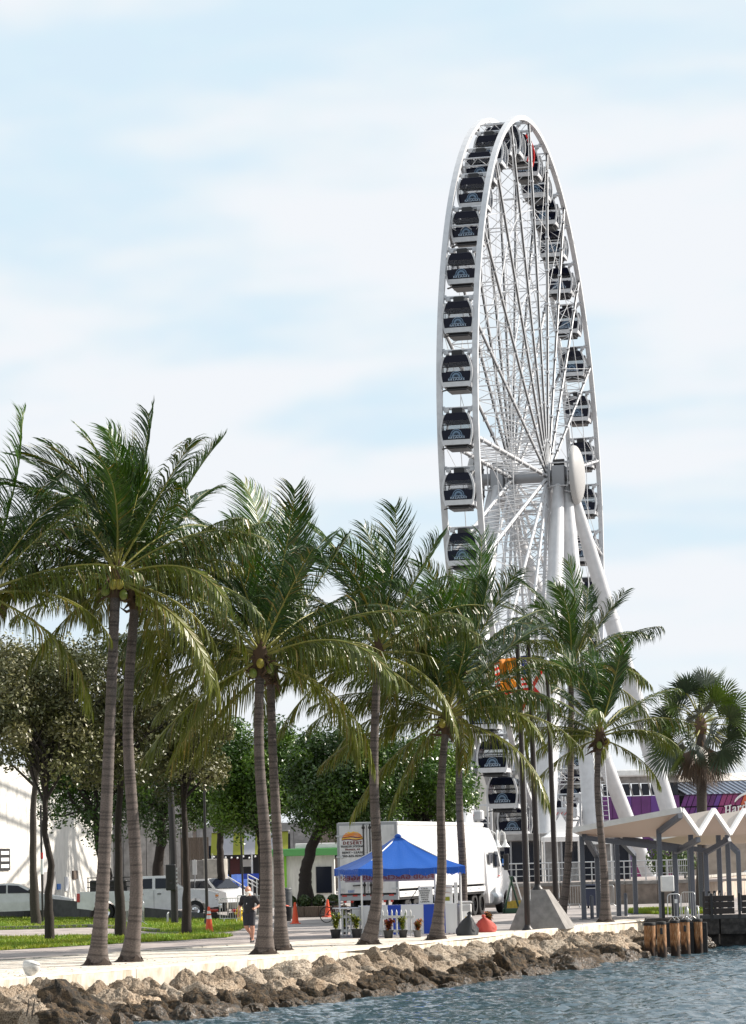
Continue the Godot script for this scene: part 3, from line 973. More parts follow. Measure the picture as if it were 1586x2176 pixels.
	for l in legs:
		var s := Shape.new()
		var a: Vector3 = l[0]; var b: Vector3 = l[1]
		b.y = 0.0
		s.tube([a, a.lerp(b, 0.15), a.lerp(b, 0.5), b], [l[2] * 0.75, l[2], l[3], l[3]], 18)
		var lg := part(w, "support_leg", s, white)
		for q in [0.33, 0.66]:
			var fl := Shape.new()
			var c := a.lerp(b, q); var dv := (b - a).normalized()
			fl.rod(c - dv * 0.06, c + dv * 0.06, lerpf(l[2], l[3], q) + 0.09, 18)
			part(lg, "bolt_flange", fl, white)
	# a service ladder up one leg
	var la: Vector3 = legs[1][0]; var lb: Vector3 = legs[1][1]
	lb.y = 0.0
	var ld := Shape.new()
	var o1 := Vector3(0.75, 0, 0.25)
	ld.rod(la.lerp(lb, 0.5) + o1, lb + o1, 0.03, 4)
	ld.rod(la.lerp(lb, 0.5) + o1 + Vector3(0.4, 0, 0), lb + o1 + Vector3(0.4, 0, 0), 0.03, 4)
	for k in 44:
		var c := la.lerp(lb, 0.5 + 0.5 * k / 44.0) + o1
		ld.rod(c, c + Vector3(0.4, 0, 0), 0.02, 4)
	part(w, "service_ladder", ld, mats.steel)
	# crossbars that carry the cabins, then the cabins themselves
	var proto: Node3D = null
	for k in 42:
		var a := TAU * (k + 0.7) / 42.0
		var s := Shape.new()
		s.rod(wheel_point(-1.1, a, 24.4), wheel_point(1.1, a, 24.4), 0.075, 8)
		var cb := part(w, "cabin_crossbar", s, white)
		for sx in [-0.92, 0.92]:
			var br := Shape.new()
			var c := wheel_point(sx, a, 24.4)
			br.rod(c, c + Vector3(-signf(sx) * 0.16, -0.24, 0), 0.04, 5)
			br.box(c + Vector3(0, 0, 0), Vector3(0.16, 0.22, 0.22), Basis(Vector3.RIGHT, a))
			part(cb, "bracket", br, white)
		var p := turn * wheel_point(0, a, 24.4)
		var g := proto
		if proto == null:
			proto = make_cabin()
			g = proto
		else:
			g = proto.duplicate()
			g.name = numbered("gondola")
			add_child(g)
		g.position = p
		g.rotation.y = -0.2324
		var names := ["first", "second", "third", "fourth", "fifth", "sixth", "seventh", "eighth", "ninth", "tenth", "eleventh", "twelfth", "thirteenth", "fourteenth", "fifteenth", "sixteenth", "seventeenth", "eighteenth", "nineteenth", "twentieth", "twenty-first"]
		# k = 10 hangs just past the top; counting up from it goes down the near left side
		var text := ""
		if k >= 10 and k <= 30: text = "glass wheel cabin, %s down the wheel's near left side counted from the top" % names[k - 10]
		else: text = "glass wheel cabin, %s down the wheel's far right side counted from the top" % names[9 - k if k < 10 else 51 - k]
		if k == 10:
			text = "glass wheel cabin with red ribs at the very top of the wheel"
			for ch in g.get_children():
				if str(ch.name).begins_with("corner_rib"): ch.material_override = mats.flag_red
		tag(g, text, "gondola", "cabins hanging from the observation wheel")
	make_platform(turn)


func make_cabin() -> Node3D:                 # the origin is at the crossbar it hangs from; the cabin body spans y -0.35 to -2.45
	var g := thing("gondola", "glass wheel cabin", "gondola")
	var white: Material = mats.wheel_white
	var top := -0.52; var bot := -2.42
	# bulging outline in x-y: half width at a height
	var half := func(f: float): return 0.62 + 0.34 * pow(sin(PI * clampf(0.12 + 0.80 * f, 0, 1)), 0.8)
	var outline := []
	for k in 13:
		var f := k / 12.0
		outline.append([half.call(f), lerpf(bot, top, f)])
	# white ribs at the four corners and their arches over front and back
	for z in [-0.86, 0.86]:
		for sx in [-1.0, 1.0]:
			var path := []
			for o in outline: path.append(Vector3(sx * o[0], o[1], z))
			var s := Shape.new()
			for k in path.size() - 1:
				s.bar(path[k], path[k + 1], 0.11, 0.12, Vector3.BACK)
			part(g, "corner_rib", s, white)
		var band := Shape.new()
		var w0: float = half.call(0.0)
		band.slab(PackedVector2Array([Vector2(-w0 + 0.03, bot + 0.04), Vector2(w0 - 0.03, bot + 0.04), Vector2(half.call(0.15) - 0.04, bot + 0.34), Vector2(-half.call(0.15) + 0.04, bot + 0.34)]), z - 0.05, z + 0.05)
		part(g, "lower_band", band, white)
		# dark lower glass with the emblem, clear upper pane, dark header
		var zz: float = z * 0.985
		var pane := func(f0: float, f1: float, called: String, m: Material):
			var o := PackedVector2Array()
			for q in 7: o.append(Vector2(half.call(lerpf(f0, f1, q / 6.0)) - 0.06, lerpf(bot, top, lerpf(f0, f1, q / 6.0))))
			for q in 7: o.append(Vector2(-half.call(lerpf(f1, f0, q / 6.0)) + 0.06, lerpf(bot, top, lerpf(f1, f0, q / 6.0))))
			var s := Shape.new()
			s.slab(o, zz - 0.012, zz + 0.012)
			part(g, called, s, m)
		pane.call(0.19, 0.5, "lower_pane", mats.cabin_dark)
		pane.call(0.505, 0.8, "window_pane", mats.cabin_glass)
		pane.call(0.805, 1.0, "header_panel", mats.cabin_dark)
		var bar := Shape.new()
		bar.box(Vector3(0, lerpf(bot, top, 0.66), zz + 0.03 * signf(z)), Vector3(1.7, 0.05, 0.03))
		part(g, "window_bar", bar, mats.black_plastic)
		var zs: float = z + 0.045 * signf(z)
		var flip := Basis(Vector3.UP, 0.0 if z > 0 else PI)
		var em := Shape.new()
		for ring in [[0.36, 0.31], [0.26, 0.15]]:
			for k in 16:
				var a0 := PI * k / 16; var a1 := PI * (k + 1) / 16
				em.quad(Vector3(cos(a0) * ring[1], sin(a0) * ring[1], 0), Vector3(cos(a0) * ring[0], sin(a0) * ring[0], 0), Vector3(cos(a1) * ring[0], sin(a1) * ring[0], 0), Vector3(cos(a1) * ring[1], sin(a1) * ring[1], 0))
		for k in 7:
			var a0 := PI * (k + 0.5) / 7
			em.quad(Vector3(cos(a0 - 0.1) * 0.06, sin(a0 - 0.1) * 0.06, 0), Vector3(cos(a0 - 0.05) * 0.14, sin(a0 - 0.05) * 0.14, 0), Vector3(cos(a0 + 0.05) * 0.14, sin(a0 + 0.05) * 0.14, 0), Vector3(cos(a0 + 0.1) * 0.06, sin(a0 + 0.1) * 0.06, 0))
		em.box(Vector3(0, -0.04, 0), Vector3(0.86, 0.055, 0.004))
		var e := part(g, "emblem", em, mats.logo_blue, Transform3D(flip, Vector3(0, -1.8, zs)))
		if z > 0:
			lettering(e, "emblem_lettering", "MIAMI", 0.12, Transform3D(Basis.from_scale(Vector3(1.9, 1, 1)), Vector3(0, -0.15, 0)), mats.logo_pale)
			lettering(e, "emblem_lettering", "SKYVIEWS", 0.05, Transform3D(Basis.from_scale(Vector3(1.6, 1, 1)), Vector3(0, -0.04, 0.01)), mats.logo_pale)
	# curved side windows
	for sx in [-1.0, 1.0]:
		var s := Shape.new(); var sg := Shape.new()
		for k in outline.size() - 2:
			var a: Array = outline[k + 1]; var b: Array = outline[k + 2]
			var p := [Vector3(sx * (a[0] - 0.03), a[1], -0.8), Vector3(sx * (a[0] - 0.03), a[1], 0.8), Vector3(sx * (b[0] - 0.03), b[1], 0.8), Vector3(sx * (b[0] - 0.03), b[1], -0.8)]
			var lay := s if k < 4 or k > 7 else sg
			if sx < 0: lay.quad(p[0], p[1], p[2], p[3])
			else: lay.quad(p[3], p[2], p[1], p[0])
		part(g, "side_panel", s, mats.cabin_dark)
		part(g, "side_window", sg, mats.cabin_glass)
		var dr := Shape.new()
		dr.box(Vector3(sx * 0.96, -1.45, 0.0), Vector3(0.04, 1.4, 0.06))
		part(g, "door_post", dr, white)
		var lb := Shape.new()
		lb.box(Vector3(sx * (half.call(0.1) - 0.02), bot + 0.2, 0), Vector3(0.06, 0.3, 1.6))
		part(g, "side_sill", lb, white)
	var fl := Shape.new()
	fl.bevel_box(Vector3(0, bot + 0.02, 0), Vector3(1.3, 0.1, 1.7), 0.02)
	part(g, "floor_pan", fl, mats.black_plastic)
	var sk := Shape.new()
	sk.bevel_box(Vector3(0.0, bot - 0.13, 0.1), Vector3(1.25, 0.14, 1.5), 0.03)
	sk.box(Vector3(-0.72, bot - 0.1, 0.55), Vector3(0.5, 0.05, 0.22), Basis(Vector3.BACK, 0.25))
	part(g, "skid", sk, mats.black_plastic)
	var rf := Shape.new()
	rf.bevel_box(Vector3(0, top + 0.03, 0), Vector3(1.28, 0.12, 1.74), 0.04)
	part(g, "roof", rf, mats.cabin_dark)
	var ac := Shape.new()
	ac.bevel_box(Vector3(0, -0.28, 0.1), Vector3(0.66, 0.42, 0.9), 0.05)
	part(g, "cooling_unit", ac, mats.black_plastic)
	var hg := Shape.new()
	hg.rod(Vector3(-0.7, -0.1, 0), Vector3(0.7, -0.1, 0), 0.03, 6)
	for sx in [-0.62, 0.62]:
		hg.bar(Vector3(sx * 1.12, -0.12, 0), Vector3(sx * 0.95, -0.5, 0), 0.14, 0.18)
		hg.box(Vector3(sx * 1.18, -0.16, 0.1), Vector3(0.26, 0.2, 0.24))
	part(g, "hanger", hg, white)
	var st := Shape.new()
	for z in [-0.55, 0.55]:
		st.box(Vector3(0, bot + 0.5, z), Vector3(1.3, 0.08, 0.4))
		st.box(Vector3(0, bot + 0.75, z * 1.35), Vector3(1.3, 0.5, 0.06))
	part(g, "bench", st, mats.cabin_dark)
	return g


func make_platform(turn: Transform3D) -> void:
	# white machinery and boarding deck under the wheel
	var b := thing("boarding_platform", "white steel boarding platform with ladders and railings under the wheel", "platform", turn * Vector3(0, 0, 0), -0.2324)
	var deck := Shape.new()
	deck.bevel_box(Vector3(0, 1.25, 6), Vector3(9.0, 0.2, 14), 0.04)
	part(b, "deck", deck, mats.dull_steel)
	for x in [-4.0, 4.0]:
		for z in [0.0, 4.0, 8.0, 12.0]:
			var p := Shape.new()
			p.box(Vector3(x, 0.58, z), Vector3(0.25, 1.16, 0.25))
			part(b, "post", p, mats.wheel_white)
		var r := Shape.new()
		for y in [1.85, 2.4]:
			r.rod(Vector3(x, y, -0.8), Vector3(x, y, 12.8), 0.03, 5)
		for q in 12: r.rod(Vector3(x, 1.35, -0.8 + q * 1.22), Vector3(x, 2.4, -0.8 + q * 1.22), 0.03, 5)
		part(b, "railing", r, mats.wheel_white)
	for q in [[-3.3, 0.5], [3.1, 1.5]]:
		var tw := Shape.new()
		for dx in [-0.6, 0.6]:
			for dz in [-0.6, 0.6]:
				tw.box(Vector3(q[0] + dx, 3.9, q[1] + 4 + dz), Vector3(0.12, 5.0, 0.12))
		for y in [2.4, 3.6, 4.8, 6.0]:
			tw.box(Vector3(q[0], y, q[1] + 4 + 0.6), Vector3(1.3, 0.1, 0.1)); tw.box(Vector3(q[0], y, q[1] + 4 - 0.6), Vector3(1.3, 0.1, 0.1))
			tw.rod(Vector3(q[0] - 0.6, y, q[1] + 4.6), Vector3(q[0] + 0.6, y - 1.1, q[1] + 4.6), 0.04, 4)
		part(b, "drive_tower", tw, mats.wheel_white)
		var md := Shape.new()
		md.bevel_box(Vector3(q[0] - 0.6, 5.3, q[1] + 5.2), Vector3(2.0, 0.7, 1.0), 0.1)
		var mp := part(b, "drive_housing", md, mats.wheel_white)
		for k in 3:
			var rd := Shape.new()
			rd.bar(Vector3(q[0] - 0.85 + k * 0.28, 5.15, q[1] + 5.72), Vector3(q[0] - 0.68 + k * 0.28, 5.35, q[1] + 5.72), 0.03, 0.1, Vector3.BACK)
			part(mp, "red_marking", rd, mats.flag_red)
		var ty := Shape.new()
		ty.rod(Vector3(q[0] * 0.55 - 0.16, 4.75, q[1] + 5.3), Vector3(q[0] * 0.55 + 0.16, 4.75, q[1] + 5.3), 0.45, 18)
		part(b, "drive_tyre", ty, mats.black_rubber)
	var tk := Shape.new()
	tk.lathe([[0.01, 0.0], [0.5, 0.0], [0.5, 3.6], [0.42, 3.9], [0.15, 4.1], [0.01, 4.12]], 18, Transform3D(Basis.IDENTITY, Vector3(-3.6, 1.35, 8.0)))
	part(b, "white_column", tk, mats.wheel_white)
	for x in [-4.9, -4.5]:
		var ld := Shape.new()
		ld.rod(Vector3(x, 0.0, 6.6), Vector3(x, 7.2, 6.6), 0.035, 5)
		if x < -4.6:
			for k in 20: ld.rod(Vector3(-4.9, 0.4 + k * 0.34, 6.6), Vector3(-4.5, 0.4 + k * 0.34, 6.6), 0.022, 4)
		part(b, "access_ladder", ld, mats.steel)
	var cb := Shape.new()
	cb.bevel_box(Vector3(4.2, 2.3, 9.0), Vector3(1.2, 1.9, 2.2), 0.05)
	part(b, "ticket_booth", cb, mats.wheel_white)


# ---------------------------------------------------------------- coconut palms
const WIND := Vector3(-0.42, 0.0, 0.06)


func frond(az: float, pitch: float, length: float, r: RandomNumberGenerator, age: float) -> Array:     # [leaf shape, rib shape]; age 0 young to 1 old
	var leaf := Shape.new(); var rib := Shape.new()
	var out := Vector3(sin(az), 0, cos(az))
	var dir := (out * cos(pitch) + Vector3(0, sin(pitch), 0)).normalized()
	var p := Vector3.ZERO
	var path := [p]; var dirs := [dir]
	var m := 16
	var sag := lerpf(0.042, 0.07, age) * r.randf_range(0.7, 1.4)
	for k in m:
		var f := float(k) / m
		dir = (dir + Vector3(0, -1, 0) * sag * (0.35 + 1.5 * f) + WIND * 0.09 * (0.2 + f)).normalized()
		p += dir * length / m
		path.append(p); dirs.append(dir)
	var radii := []
	for k in m + 1: radii.append(lerpf(0.045, 0.007, pow(float(k) / m, 0.7)))
	rib.tube(path, radii, 5, false)
	var green := Color(0.018, 0.055, 0.007).lerp(Color(0.045, 0.095, 0.009), r.randf())
	var old := Color(0.185, 0.195, 0.01)
	var base := green.lerp(old, clampf(age * 1.15 - 0.42 + r.randf_range(-0.15, 0.15), 0.0, 0.85))
	if age < 0.12: base = Color(0.06, 0.14, 0.012)
	var count := int(length * 18.0)
	var gap := r.randf() < 0.3
	var twist := r.randf_range(-0.5, 0.5)
	for k in count:
		var f := 0.13 + 0.87 * (k + r.randf() * 0.5) / count
		var fi := minf(f * m, m - 0.001)
		var i := int(fi)
		var q: Vector3 = path[i].lerp(path[i + 1], fi - i)
		var d: Vector3 = dirs[i].lerp(dirs[i + 1], fi - i).normalized()
		var side := d.cross(Vector3.UP)
		if side.length() < 0.05: side = Vector3(cos(az), 0, -sin(az))
		side = side.normalized().rotated(d, twist)
		var up := side.cross(d).normalized()
		for s in [-1.0, 1.0]:
			if r.randf() < (0.16 if gap and f > 0.5 else 0.05): continue
			var ln := length * 0.27 * (0.45 + 0.55 * sin(PI * clampf(f * 0.95, 0, 1))) * r.randf_range(0.82, 1.12)
			if f > 0.93: ln *= 0.85
			var sweep := lerpf(lerpf(1.0, 0.55, age), 1.5, f) * r.randf_range(0.85, 1.2)
			var hang := smoothstep(0.22, 0.6, age)
			var v0 = (side * s * lerpf(1.0, 0.8, hang) + d * sweep + up * lerpf(0.45, 0.1, f) * (1.0 - hang) + Vector3(0, -0.35, 0) * hang).normalized()
			var droop := lerpf(0.15, 2.6, hang) * r.randf_range(0.75, 1.3)
			var v1 = (v0 + Vector3(0, -1, 0) * droop * 0.55 + WIND * 0.5).normalized()
			var v2 = (v1 + Vector3(0, -1, 0) * droop * 0.9 + WIND * 0.6).normalized()
			var a := q; var b = a + v0 * ln * 0.34; var c = b + v1 * ln * 0.36; var e = c + v2 * ln * 0.3
			var wd := 0.019 * r.randf_range(0.8, 1.2)
			var w0 = v0.cross(up).normalized() * wd * 0.6
			var roll := r.randf_range(-0.9, 0.9)
			var w1 = v1.cross(up).normalized().rotated(v1, roll) * wd
			var w2 = v2.cross(up).normalized().rotated(v2, roll * 1.6) * wd * 0.75
			var tint := base * r.randf_range(0.72, 1.3)
			if r.randf() < 0.04 + 0.06 * age: tint = tint.lerp(Color(0.3, 0.19, 0.05), 0.6)
			tint.a = 1.0
			leaf.tint = tint
			leaf.quad(a - w0, a + w0, b + w1, b - w1)
			leaf.quad(b - w1, b + w1, c + w2, c - w2)
			leaf.tri(c - w2, c + w2, e)
	return [leaf, rib]


func palm(label: String, trunk: Array, depth: float, length: float, count: int, sd: int, width := 1.0, nuts := 4, lowest := 0.0, base_on_ground := true) -> Node3D:
	var r := RandomNumberGenerator.new(); r.seed = sd
	var pts := []
	for q in trunk: pts.append(at(q[0], q[1], depth))
	if base_on_ground: pts[0].y = 0.0
	var foot: Vector3 = pts[0]
	var o := thing("coconut_palm", label, "palm tree", foot, 0.0, "coconut palms along the promenade")
	var curve := Curve3D.new()
	for k in pts.size():
		var a: Vector3 = pts[maxi(k - 1, 0)]; var b: Vector3 = pts[mini(k + 1, pts.size() - 1)]
		var tg := (b - a) / 6.0
		curve.add_point(pts[k] - foot, -tg, tg)
	var total := curve.get_baked_length()
	var path := []; var radii := []
	var ring := 0.0
	var scars := []
	var n := int(total / 0.045)
	for k in n + 1:
		var f := float(k) / n
		path.append(curve.sample_baked(total * f, true))
		var rad := lerpf(0.185, 0.135, smoothstep(0.0, 1.0, f)) + 0.17 * exp(-f * total / 0.5)
		ring += r.randf_range(0.4, 0.75)
		rad *= width * (1.0 + 0.035 * (fposmod(ring, 1.0) - 0.5) + (0.02 if fposmod(ring, 1.0) > 0.75 else -0.012) + 0.012 * r.randf_range(-1, 1))
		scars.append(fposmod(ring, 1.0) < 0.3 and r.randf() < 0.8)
		radii.append(rad)
	var ts := Shape.new()
	ts.tube(path, radii, 14)
	for k in n + 1:
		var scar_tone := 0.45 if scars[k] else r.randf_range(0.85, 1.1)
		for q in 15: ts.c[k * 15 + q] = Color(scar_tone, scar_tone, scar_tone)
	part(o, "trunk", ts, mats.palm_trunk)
	if base_on_ground:
		var rs := Shape.new()
		var pr := []
		var rings := 7; var sides := 22
		var first := 0
		for k in rings:
			var f := k / float(rings - 1)
			for q in sides + 1:
				var a := TAU * (q % sides) / sides
				var rad := width * (0.13 * pow(1.0 - f, 2.0) + 0.355) * (1.0 + 0.16 * sin(a * 3 + sd) * (1 - f) + 0.1 * sin(a * 7 + sd * 2) * (1 - f) + 0.07 * sin(a * 13 + sd * 3 + f * 5.0))
				rs.vert(Vector3(cos(a) * rad, f * (0.13 + 0.06 * sin(a * 4 + sd) + 0.04 * sin(a * 9)) * width - 0.02, sin(a) * rad), Vector3(cos(a), 0.7, sin(a)).normalized())
		for k in rings - 1:
			for q in sides:
				var a := k * (sides + 1) + q
				rs.ix.append_array(PackedInt32Array([a, a + 1, a + sides + 2, a, a + sides + 2, a + sides + 1]))
		part(o, "root_mound", rs, mats.palm_root)
	var head: Vector3 = path[-1]
	var dirv: Vector3 = (path[-1] - path[-6]).normalized()
	# fibrous crown shaft with old leaf bases
	var cs := Shape.new()
	cs.tube([head - dirv * 0.5, head - dirv * 0.2, head + dirv * 0.2, head + dirv * 0.6], [0.15 * width, 0.24 * width, 0.22 * width, 0.06], 12)
	for k in 16:
		var a := r.randf() * TAU
		var d := Vector3(cos(a), 0, sin(a))
		var q := head + dirv * r.randf_range(-0.55, 0.1)
		cs.tube([q, q + d * 0.26 + Vector3(0, r.randf_range(-0.1, 0.12), 0), q + d * r.randf_range(0.36, 0.55) + Vector3(0, r.randf_range(-0.35, 0.1), 0)], [0.06, 0.045, 0.012], 5)
	part(o, "crown_shaft", cs, mats.palm_fibre)
	for k in count:
		var f := (k + 0.5) / count
		var az := k * 2.39996 + r.randf_range(-0.25, 0.25) + sd
		if f > 0.5 and cos(az) > 0.55: az += 0.85 if sin(az) > 0.0 else -0.85
		var pitch := lerpf(1.5, lowest, pow(f, 0.85)) + r.randf_range(-0.14, 0.14) - (0.35 if f > 0.9 else 0.0)
		var ln := length * r.randf_range(0.88, 1.1) * (0.85 if f < 0.08 else lerpf(1.1, 0.95, f))
		var fr := frond(az, pitch, ln, r, f)
		var tr := Transform3D(Basis.IDENTITY, head + dirv * lerpf(0.35, -0.05, f))
		var mi := part(o, "frond", fr[0], mats.palm_leaf, tr)
		part(mi, "rib", fr[1], mats.palm_rib)
	if nuts > 0:
		# flower stalks and nuts
		for k in nuts:
			var a := sd * 1.3 + k * 1.9
			var s := Shape.new()
			var c := head + Vector3(cos(a) * 0.3, -0.16 - 0.14 * (k % 3), absf(sin(a)) * 0.34 + 0.02)
			s.ball(c, Vector3(0.115, 0.15, 0.115), 10, 7)
			part(o, "coconut", s, mats.coconut if k % 3 else mats.coconut_ripe)
	return o


func make_palms() -> void:
	palm("coconut palm cut off by the left picture edge, showing only drooping fronds", [[-58, 2052], [-52, 1800], [-40, 1500], [-26, 1262]], 73.0, 4.1, 24, 3, 1.0, 5)
	palm("tallest coconut palm, left of the twin pair, with nuts under its crown", [[207, 2046], [219, 1880], [233, 1560], [247, 1232]], 74.5, 4.15, 28, 11, 1.0, 5)
	palm("right-hand tall coconut palm of the twin pair, trunk bending left", [[276, 2037], [290, 1870], [272, 1540], [289, 1258]], 76.5, 4.3, 24, 17, 0.98, 2)
	palm("coconut palm beside the jogger with the curved darker trunk", [[562, 2022], [566, 1830], [551, 1600], [553, 1400]], 80.0, 4.9, 28, 23, 1.02, 3)
	palm("straight coconut palm directly behind the jogger's curved palm", [[598, 2013], [592, 1830], [580, 1600], [575, 1420]], 83.0, 4.6, 22, 29, 0.92, 0)
	palm("coconut palm in front of the picket fence, trunk sweeping right", [[783, 2004], [803, 1880], [795, 1640], [803, 1390]], 86.5, 4.2, 27, 31, 0.95, 3)
	palm("coconut palm standing before the blue tent's striped counter", [[928, 1994], [939, 1850], [937, 1680], [950, 1528]], 89.5, 4.7, 30, 37, 0.9, 2)
	palm("coconut palm behind the blue tent, trunk half hidden by it", [[984, 1978], [984, 1850], [976, 1680], [978, 1440]], 99.0, 4.5, 26, 41, 0.82, 0)
	palm("slender coconut palm beyond the flagpoles, trunk curving at its foot", [[1190, 1938], [1206, 1850], [1213, 1640], [1214, 1428]], 112.0, 4.0, 26, 47, 0.85, 6)
	palm("short coconut palm in front of the shelter's left post", [[1287, 1957], [1284, 1850], [1270, 1680], [1274, 1568]], 107.0, 3.6, 25, 53, 0.85, 2)
	fan_palm()


func fan_palm() -> void:
	var r := RandomNumberGenerator.new(); r.seed = 77
	var foot := at(1490, 1915, 134.0); foot.y = 0.0
	var o := thing("fan_palm", "fan palm with bluish leaves and a brown skirt of dead fronds", "palm tree", foot)
	var head := at(1489, 1545, 134.0) - foot
	var path := []; var radii := []
	for k in 60:
		var f := k / 59.0
		path.append(Vector3.ZERO.lerp(head, f) + Vector3(0.05 * sin(f * 3), 0, 0))
		radii.append(0.25 * (1.0 + 0.03 * sin(k * 2.3)) + 0.08 * exp(-f * 14))
	var ts := Shape.new()
	ts.tube(path, radii, 14)
	part(o, "trunk", ts, mats.bark)
	var heart := Shape.new()
	heart.ball(head, Vector3(0.32, 0.6, 0.32), 12, 8)
	part(o, "crown_shaft", heart, mats.palm_fibre)
	for k in 44:
		var f := k / 43.0
		var dead := f > 0.74
		var az := k * 2.39996 + r.randf_range(-0.2, 0.2)
		var pitch := lerpf(1.35, -0.75, pow(f / 0.74, 0.85)) if not dead else r.randf_range(-1.35, -1.0)
		var out := Vector3(sin(az), 0, cos(az))
		var d := (out * cos(pitch) + Vector3(0, sin(pitch), 0)).normalized()
		var stalk := r.randf_range(1.45, 1.95) if not dead else r.randf_range(0.5, 0.95)
		var tip := d * stalk + Vector3(0, -0.16, 0)
		var s := Shape.new()
		var rb := Shape.new()
		rb.tube([Vector3.ZERO, d * stalk * 0.6, tip], [0.045, 0.03, 0.02], 5, false)
		var side := d.cross(Vector3.UP).normalized()
		side = side.rotated(d, r.randf_range(0.5, 1.3) * (1.0 if k % 2 else -1.0))
		var up := side.cross(d).normalized()
		var green := Color(0.03, 0.055, 0.03).lerp(Color(0.055, 0.08, 0.035), r.randf())
		if r.randf() < 0.3: green = Color(0.1, 0.15, 0.02)
		var base := Color(0.13, 0.085, 0.055) if dead else green
		var rays := 40
		var rad := r.randf_range(1.35, 1.6) * (0.95 if not dead else 1.1)
		for q in rays:
			var a := lerpf(-2.3, 2.3, q / float(rays - 1)) * (1.0 if not dead else 0.35)
			var v := (d * cos(a) + side * sin(a)).normalized()
			var ln := rad * (0.8 + 0.2 * cos(a)) * r.randf_range(0.92, 1.06)
			var fold := up * (0.035 if q % 2 == 0 else -0.035)
			var dn := Vector3(0, -0.22 if not dead else -0.5, 0)
			var w := v.cross(up).normalized()
			var m0 := tip; var m1 := tip + v * ln * 0.6 + dn * 0.2 + fold; var m2 := tip + v * ln + dn
			s.tint = base * r.randf_range(0.7, 1.25); s.tint.a = 1.0
			var ww := ln * 0.6 * 2.3 / rays * (1.15 if not dead else 0.5)
			s.quad(m0 - w * 0.008, m0 + w * 0.008, m1 + w * ww, m1 - w * ww)
			s.tri(m1 - w * ww, m1 + w * ww, m2)
		var mi := part(o, "fan_leaf" if not dead else "dead_leaf", s, mats.fan_leaf, Transform3D(Basis.IDENTITY, head + Vector3(0, lerpf(0.45, -0.35, f), 0)))
		part(mi, "stalk", rb, mats.palm_rib if not dead else mats.palm_fibre)


# ---------------------------------------------------------------- broadleaf trees
func tree(called: String, label: String, foot: Vector3, trunk: Array, trunk_r: float, crown: Vector3, size: Vector3, clumps: int, leaves: int, leaf_size: float, colours: Array, leaf_mat: Material, bark: Material, sd: int, clump_r := 1.0, twigs := 14) -> void:
	var r := RandomNumberGenerator.new(); r.seed = sd
	var o := thing(called, label, "tree", foot, 0.0, "broadleaf trees behind the promenade")
	var pts := [Vector3(0, -0.05, 0)]
	for t in trunk: pts.append(t - foot)
	var ts := Shape.new()
	var radii := []
	for k in pts.size(): radii.append(trunk_r * (1.35 if k == 0 else lerpf(1.0, 0.6, float(k) / (pts.size() - 1))))
	# refine the trunk
	var fine := []; var fr := []
	for k in pts.size() - 1:
		for q in 6:
			var f := q / 6.0
			fine.append(pts[k].lerp(pts[k + 1], f) + Vector3(r.randf_range(-1, 1), 0, r.randf_range(-1, 1)) * trunk_r * 0.09 * (0.0 if k == 0 and q == 0 else 1.0))
			fr.append(lerpf(radii[k], radii[k + 1], f) * r.randf_range(0.94, 1.07))
	fine.append(pts[-1]); fr.append(radii[-1])
	ts.tube(fine, fr, 12)
	part(o, "trunk", ts, bark)
	var c := crown - foot
	var centres := []
	for k in clumps:
		var d := Vector3(r.randfn(), r.randfn() * 0.9 + 0.15, r.randfn()).normalized()
		var rad := pow(r.randf(), 0.45)
		centres.append(c + Vector3(d.x * size.x, d.y * size.y, d.z * size.z) * rad)
	var top: Vector3 = pts[-1]
	for k in mini(twigs, centres.size()):
		var e: Vector3 = centres[k]
		var s := Shape.new()
		var start: Vector3 = top if k % 3 else pts[maxi(pts.size() - 2, 0)].lerp(top, r.randf_range(0.4, 1.0))
		var m1 := start.lerp(e, 0.35) + Vector3(r.randf_range(-0.3, 0.3), r.randf_range(-0.1, 0.4), r.randf_range(-0.3, 0.3))
		var m2 := start.lerp(e, 0.7) + Vector3(r.randf_range(-0.3, 0.3), r.randf_range(-0.1, 0.3), r.randf_range(-0.3, 0.3))
		var b := trunk_r * r.randf_range(0.32, 0.55)
		s.tube([start, m1, m2, e], [b, b * 0.65, b * 0.38, b * 0.12], 7)
		for q in 4:
			var a := m1.lerp(e, r.randf())
			var z := a + Vector3(r.randf_range(-1, 1), r.randf_range(-0.4, 0.9), r.randf_range(-1, 1)) * 0.9
			s.tube([a, a.lerp(z, 0.5) + Vector3(0, 0.1, 0), z], [b * 0.2, b * 0.13, b * 0.05], 4, false)
		part(o, "limb", s, bark)
	var cr := Shape.new()
	for e in centres:
		var rad := clump_r * r.randf_range(0.65, 1.25)
		var col: Color = colours[r.randi() % colours.size()]
		var dens := int(leaves * r.randf_range(0.7, 1.3))
		for q in dens:
			var d := Vector3(r.randfn(), r.randfn() * 0.75, r.randfn())
			d = d.normalized() * pow(r.randf(), 0.4)
			var p: Vector3 = e + d * rad
			var nn := (d * 0.8 + Vector3(r.randfn(), r.randfn() + 0.5, r.randfn()) * 0.6).normalized()
			var t := nn.cross(Vector3(r.randfn(), r.randfn(), r.randfn())).normalized()
			var w := nn.cross(t)
			var ls := leaf_size * r.randf_range(0.65, 1.3)
			cr.tint = col * r.randf_range(0.7, 1.35); cr.tint.a = 1.0
			var i := cr.v.size()
			cr.vert(p - t * ls, nn); cr.vert(p + w * ls * 0.45 + nn * ls * 0.12, nn); cr.vert(p + t * ls, nn); cr.vert(p - w * ls * 0.45 + nn * ls * 0.12, nn)
			cr.ix.append_array(PackedInt32Array([i, i + 1, i + 2, i, i + 2, i + 3]))
	part(o, "crown", cr, leaf_mat)


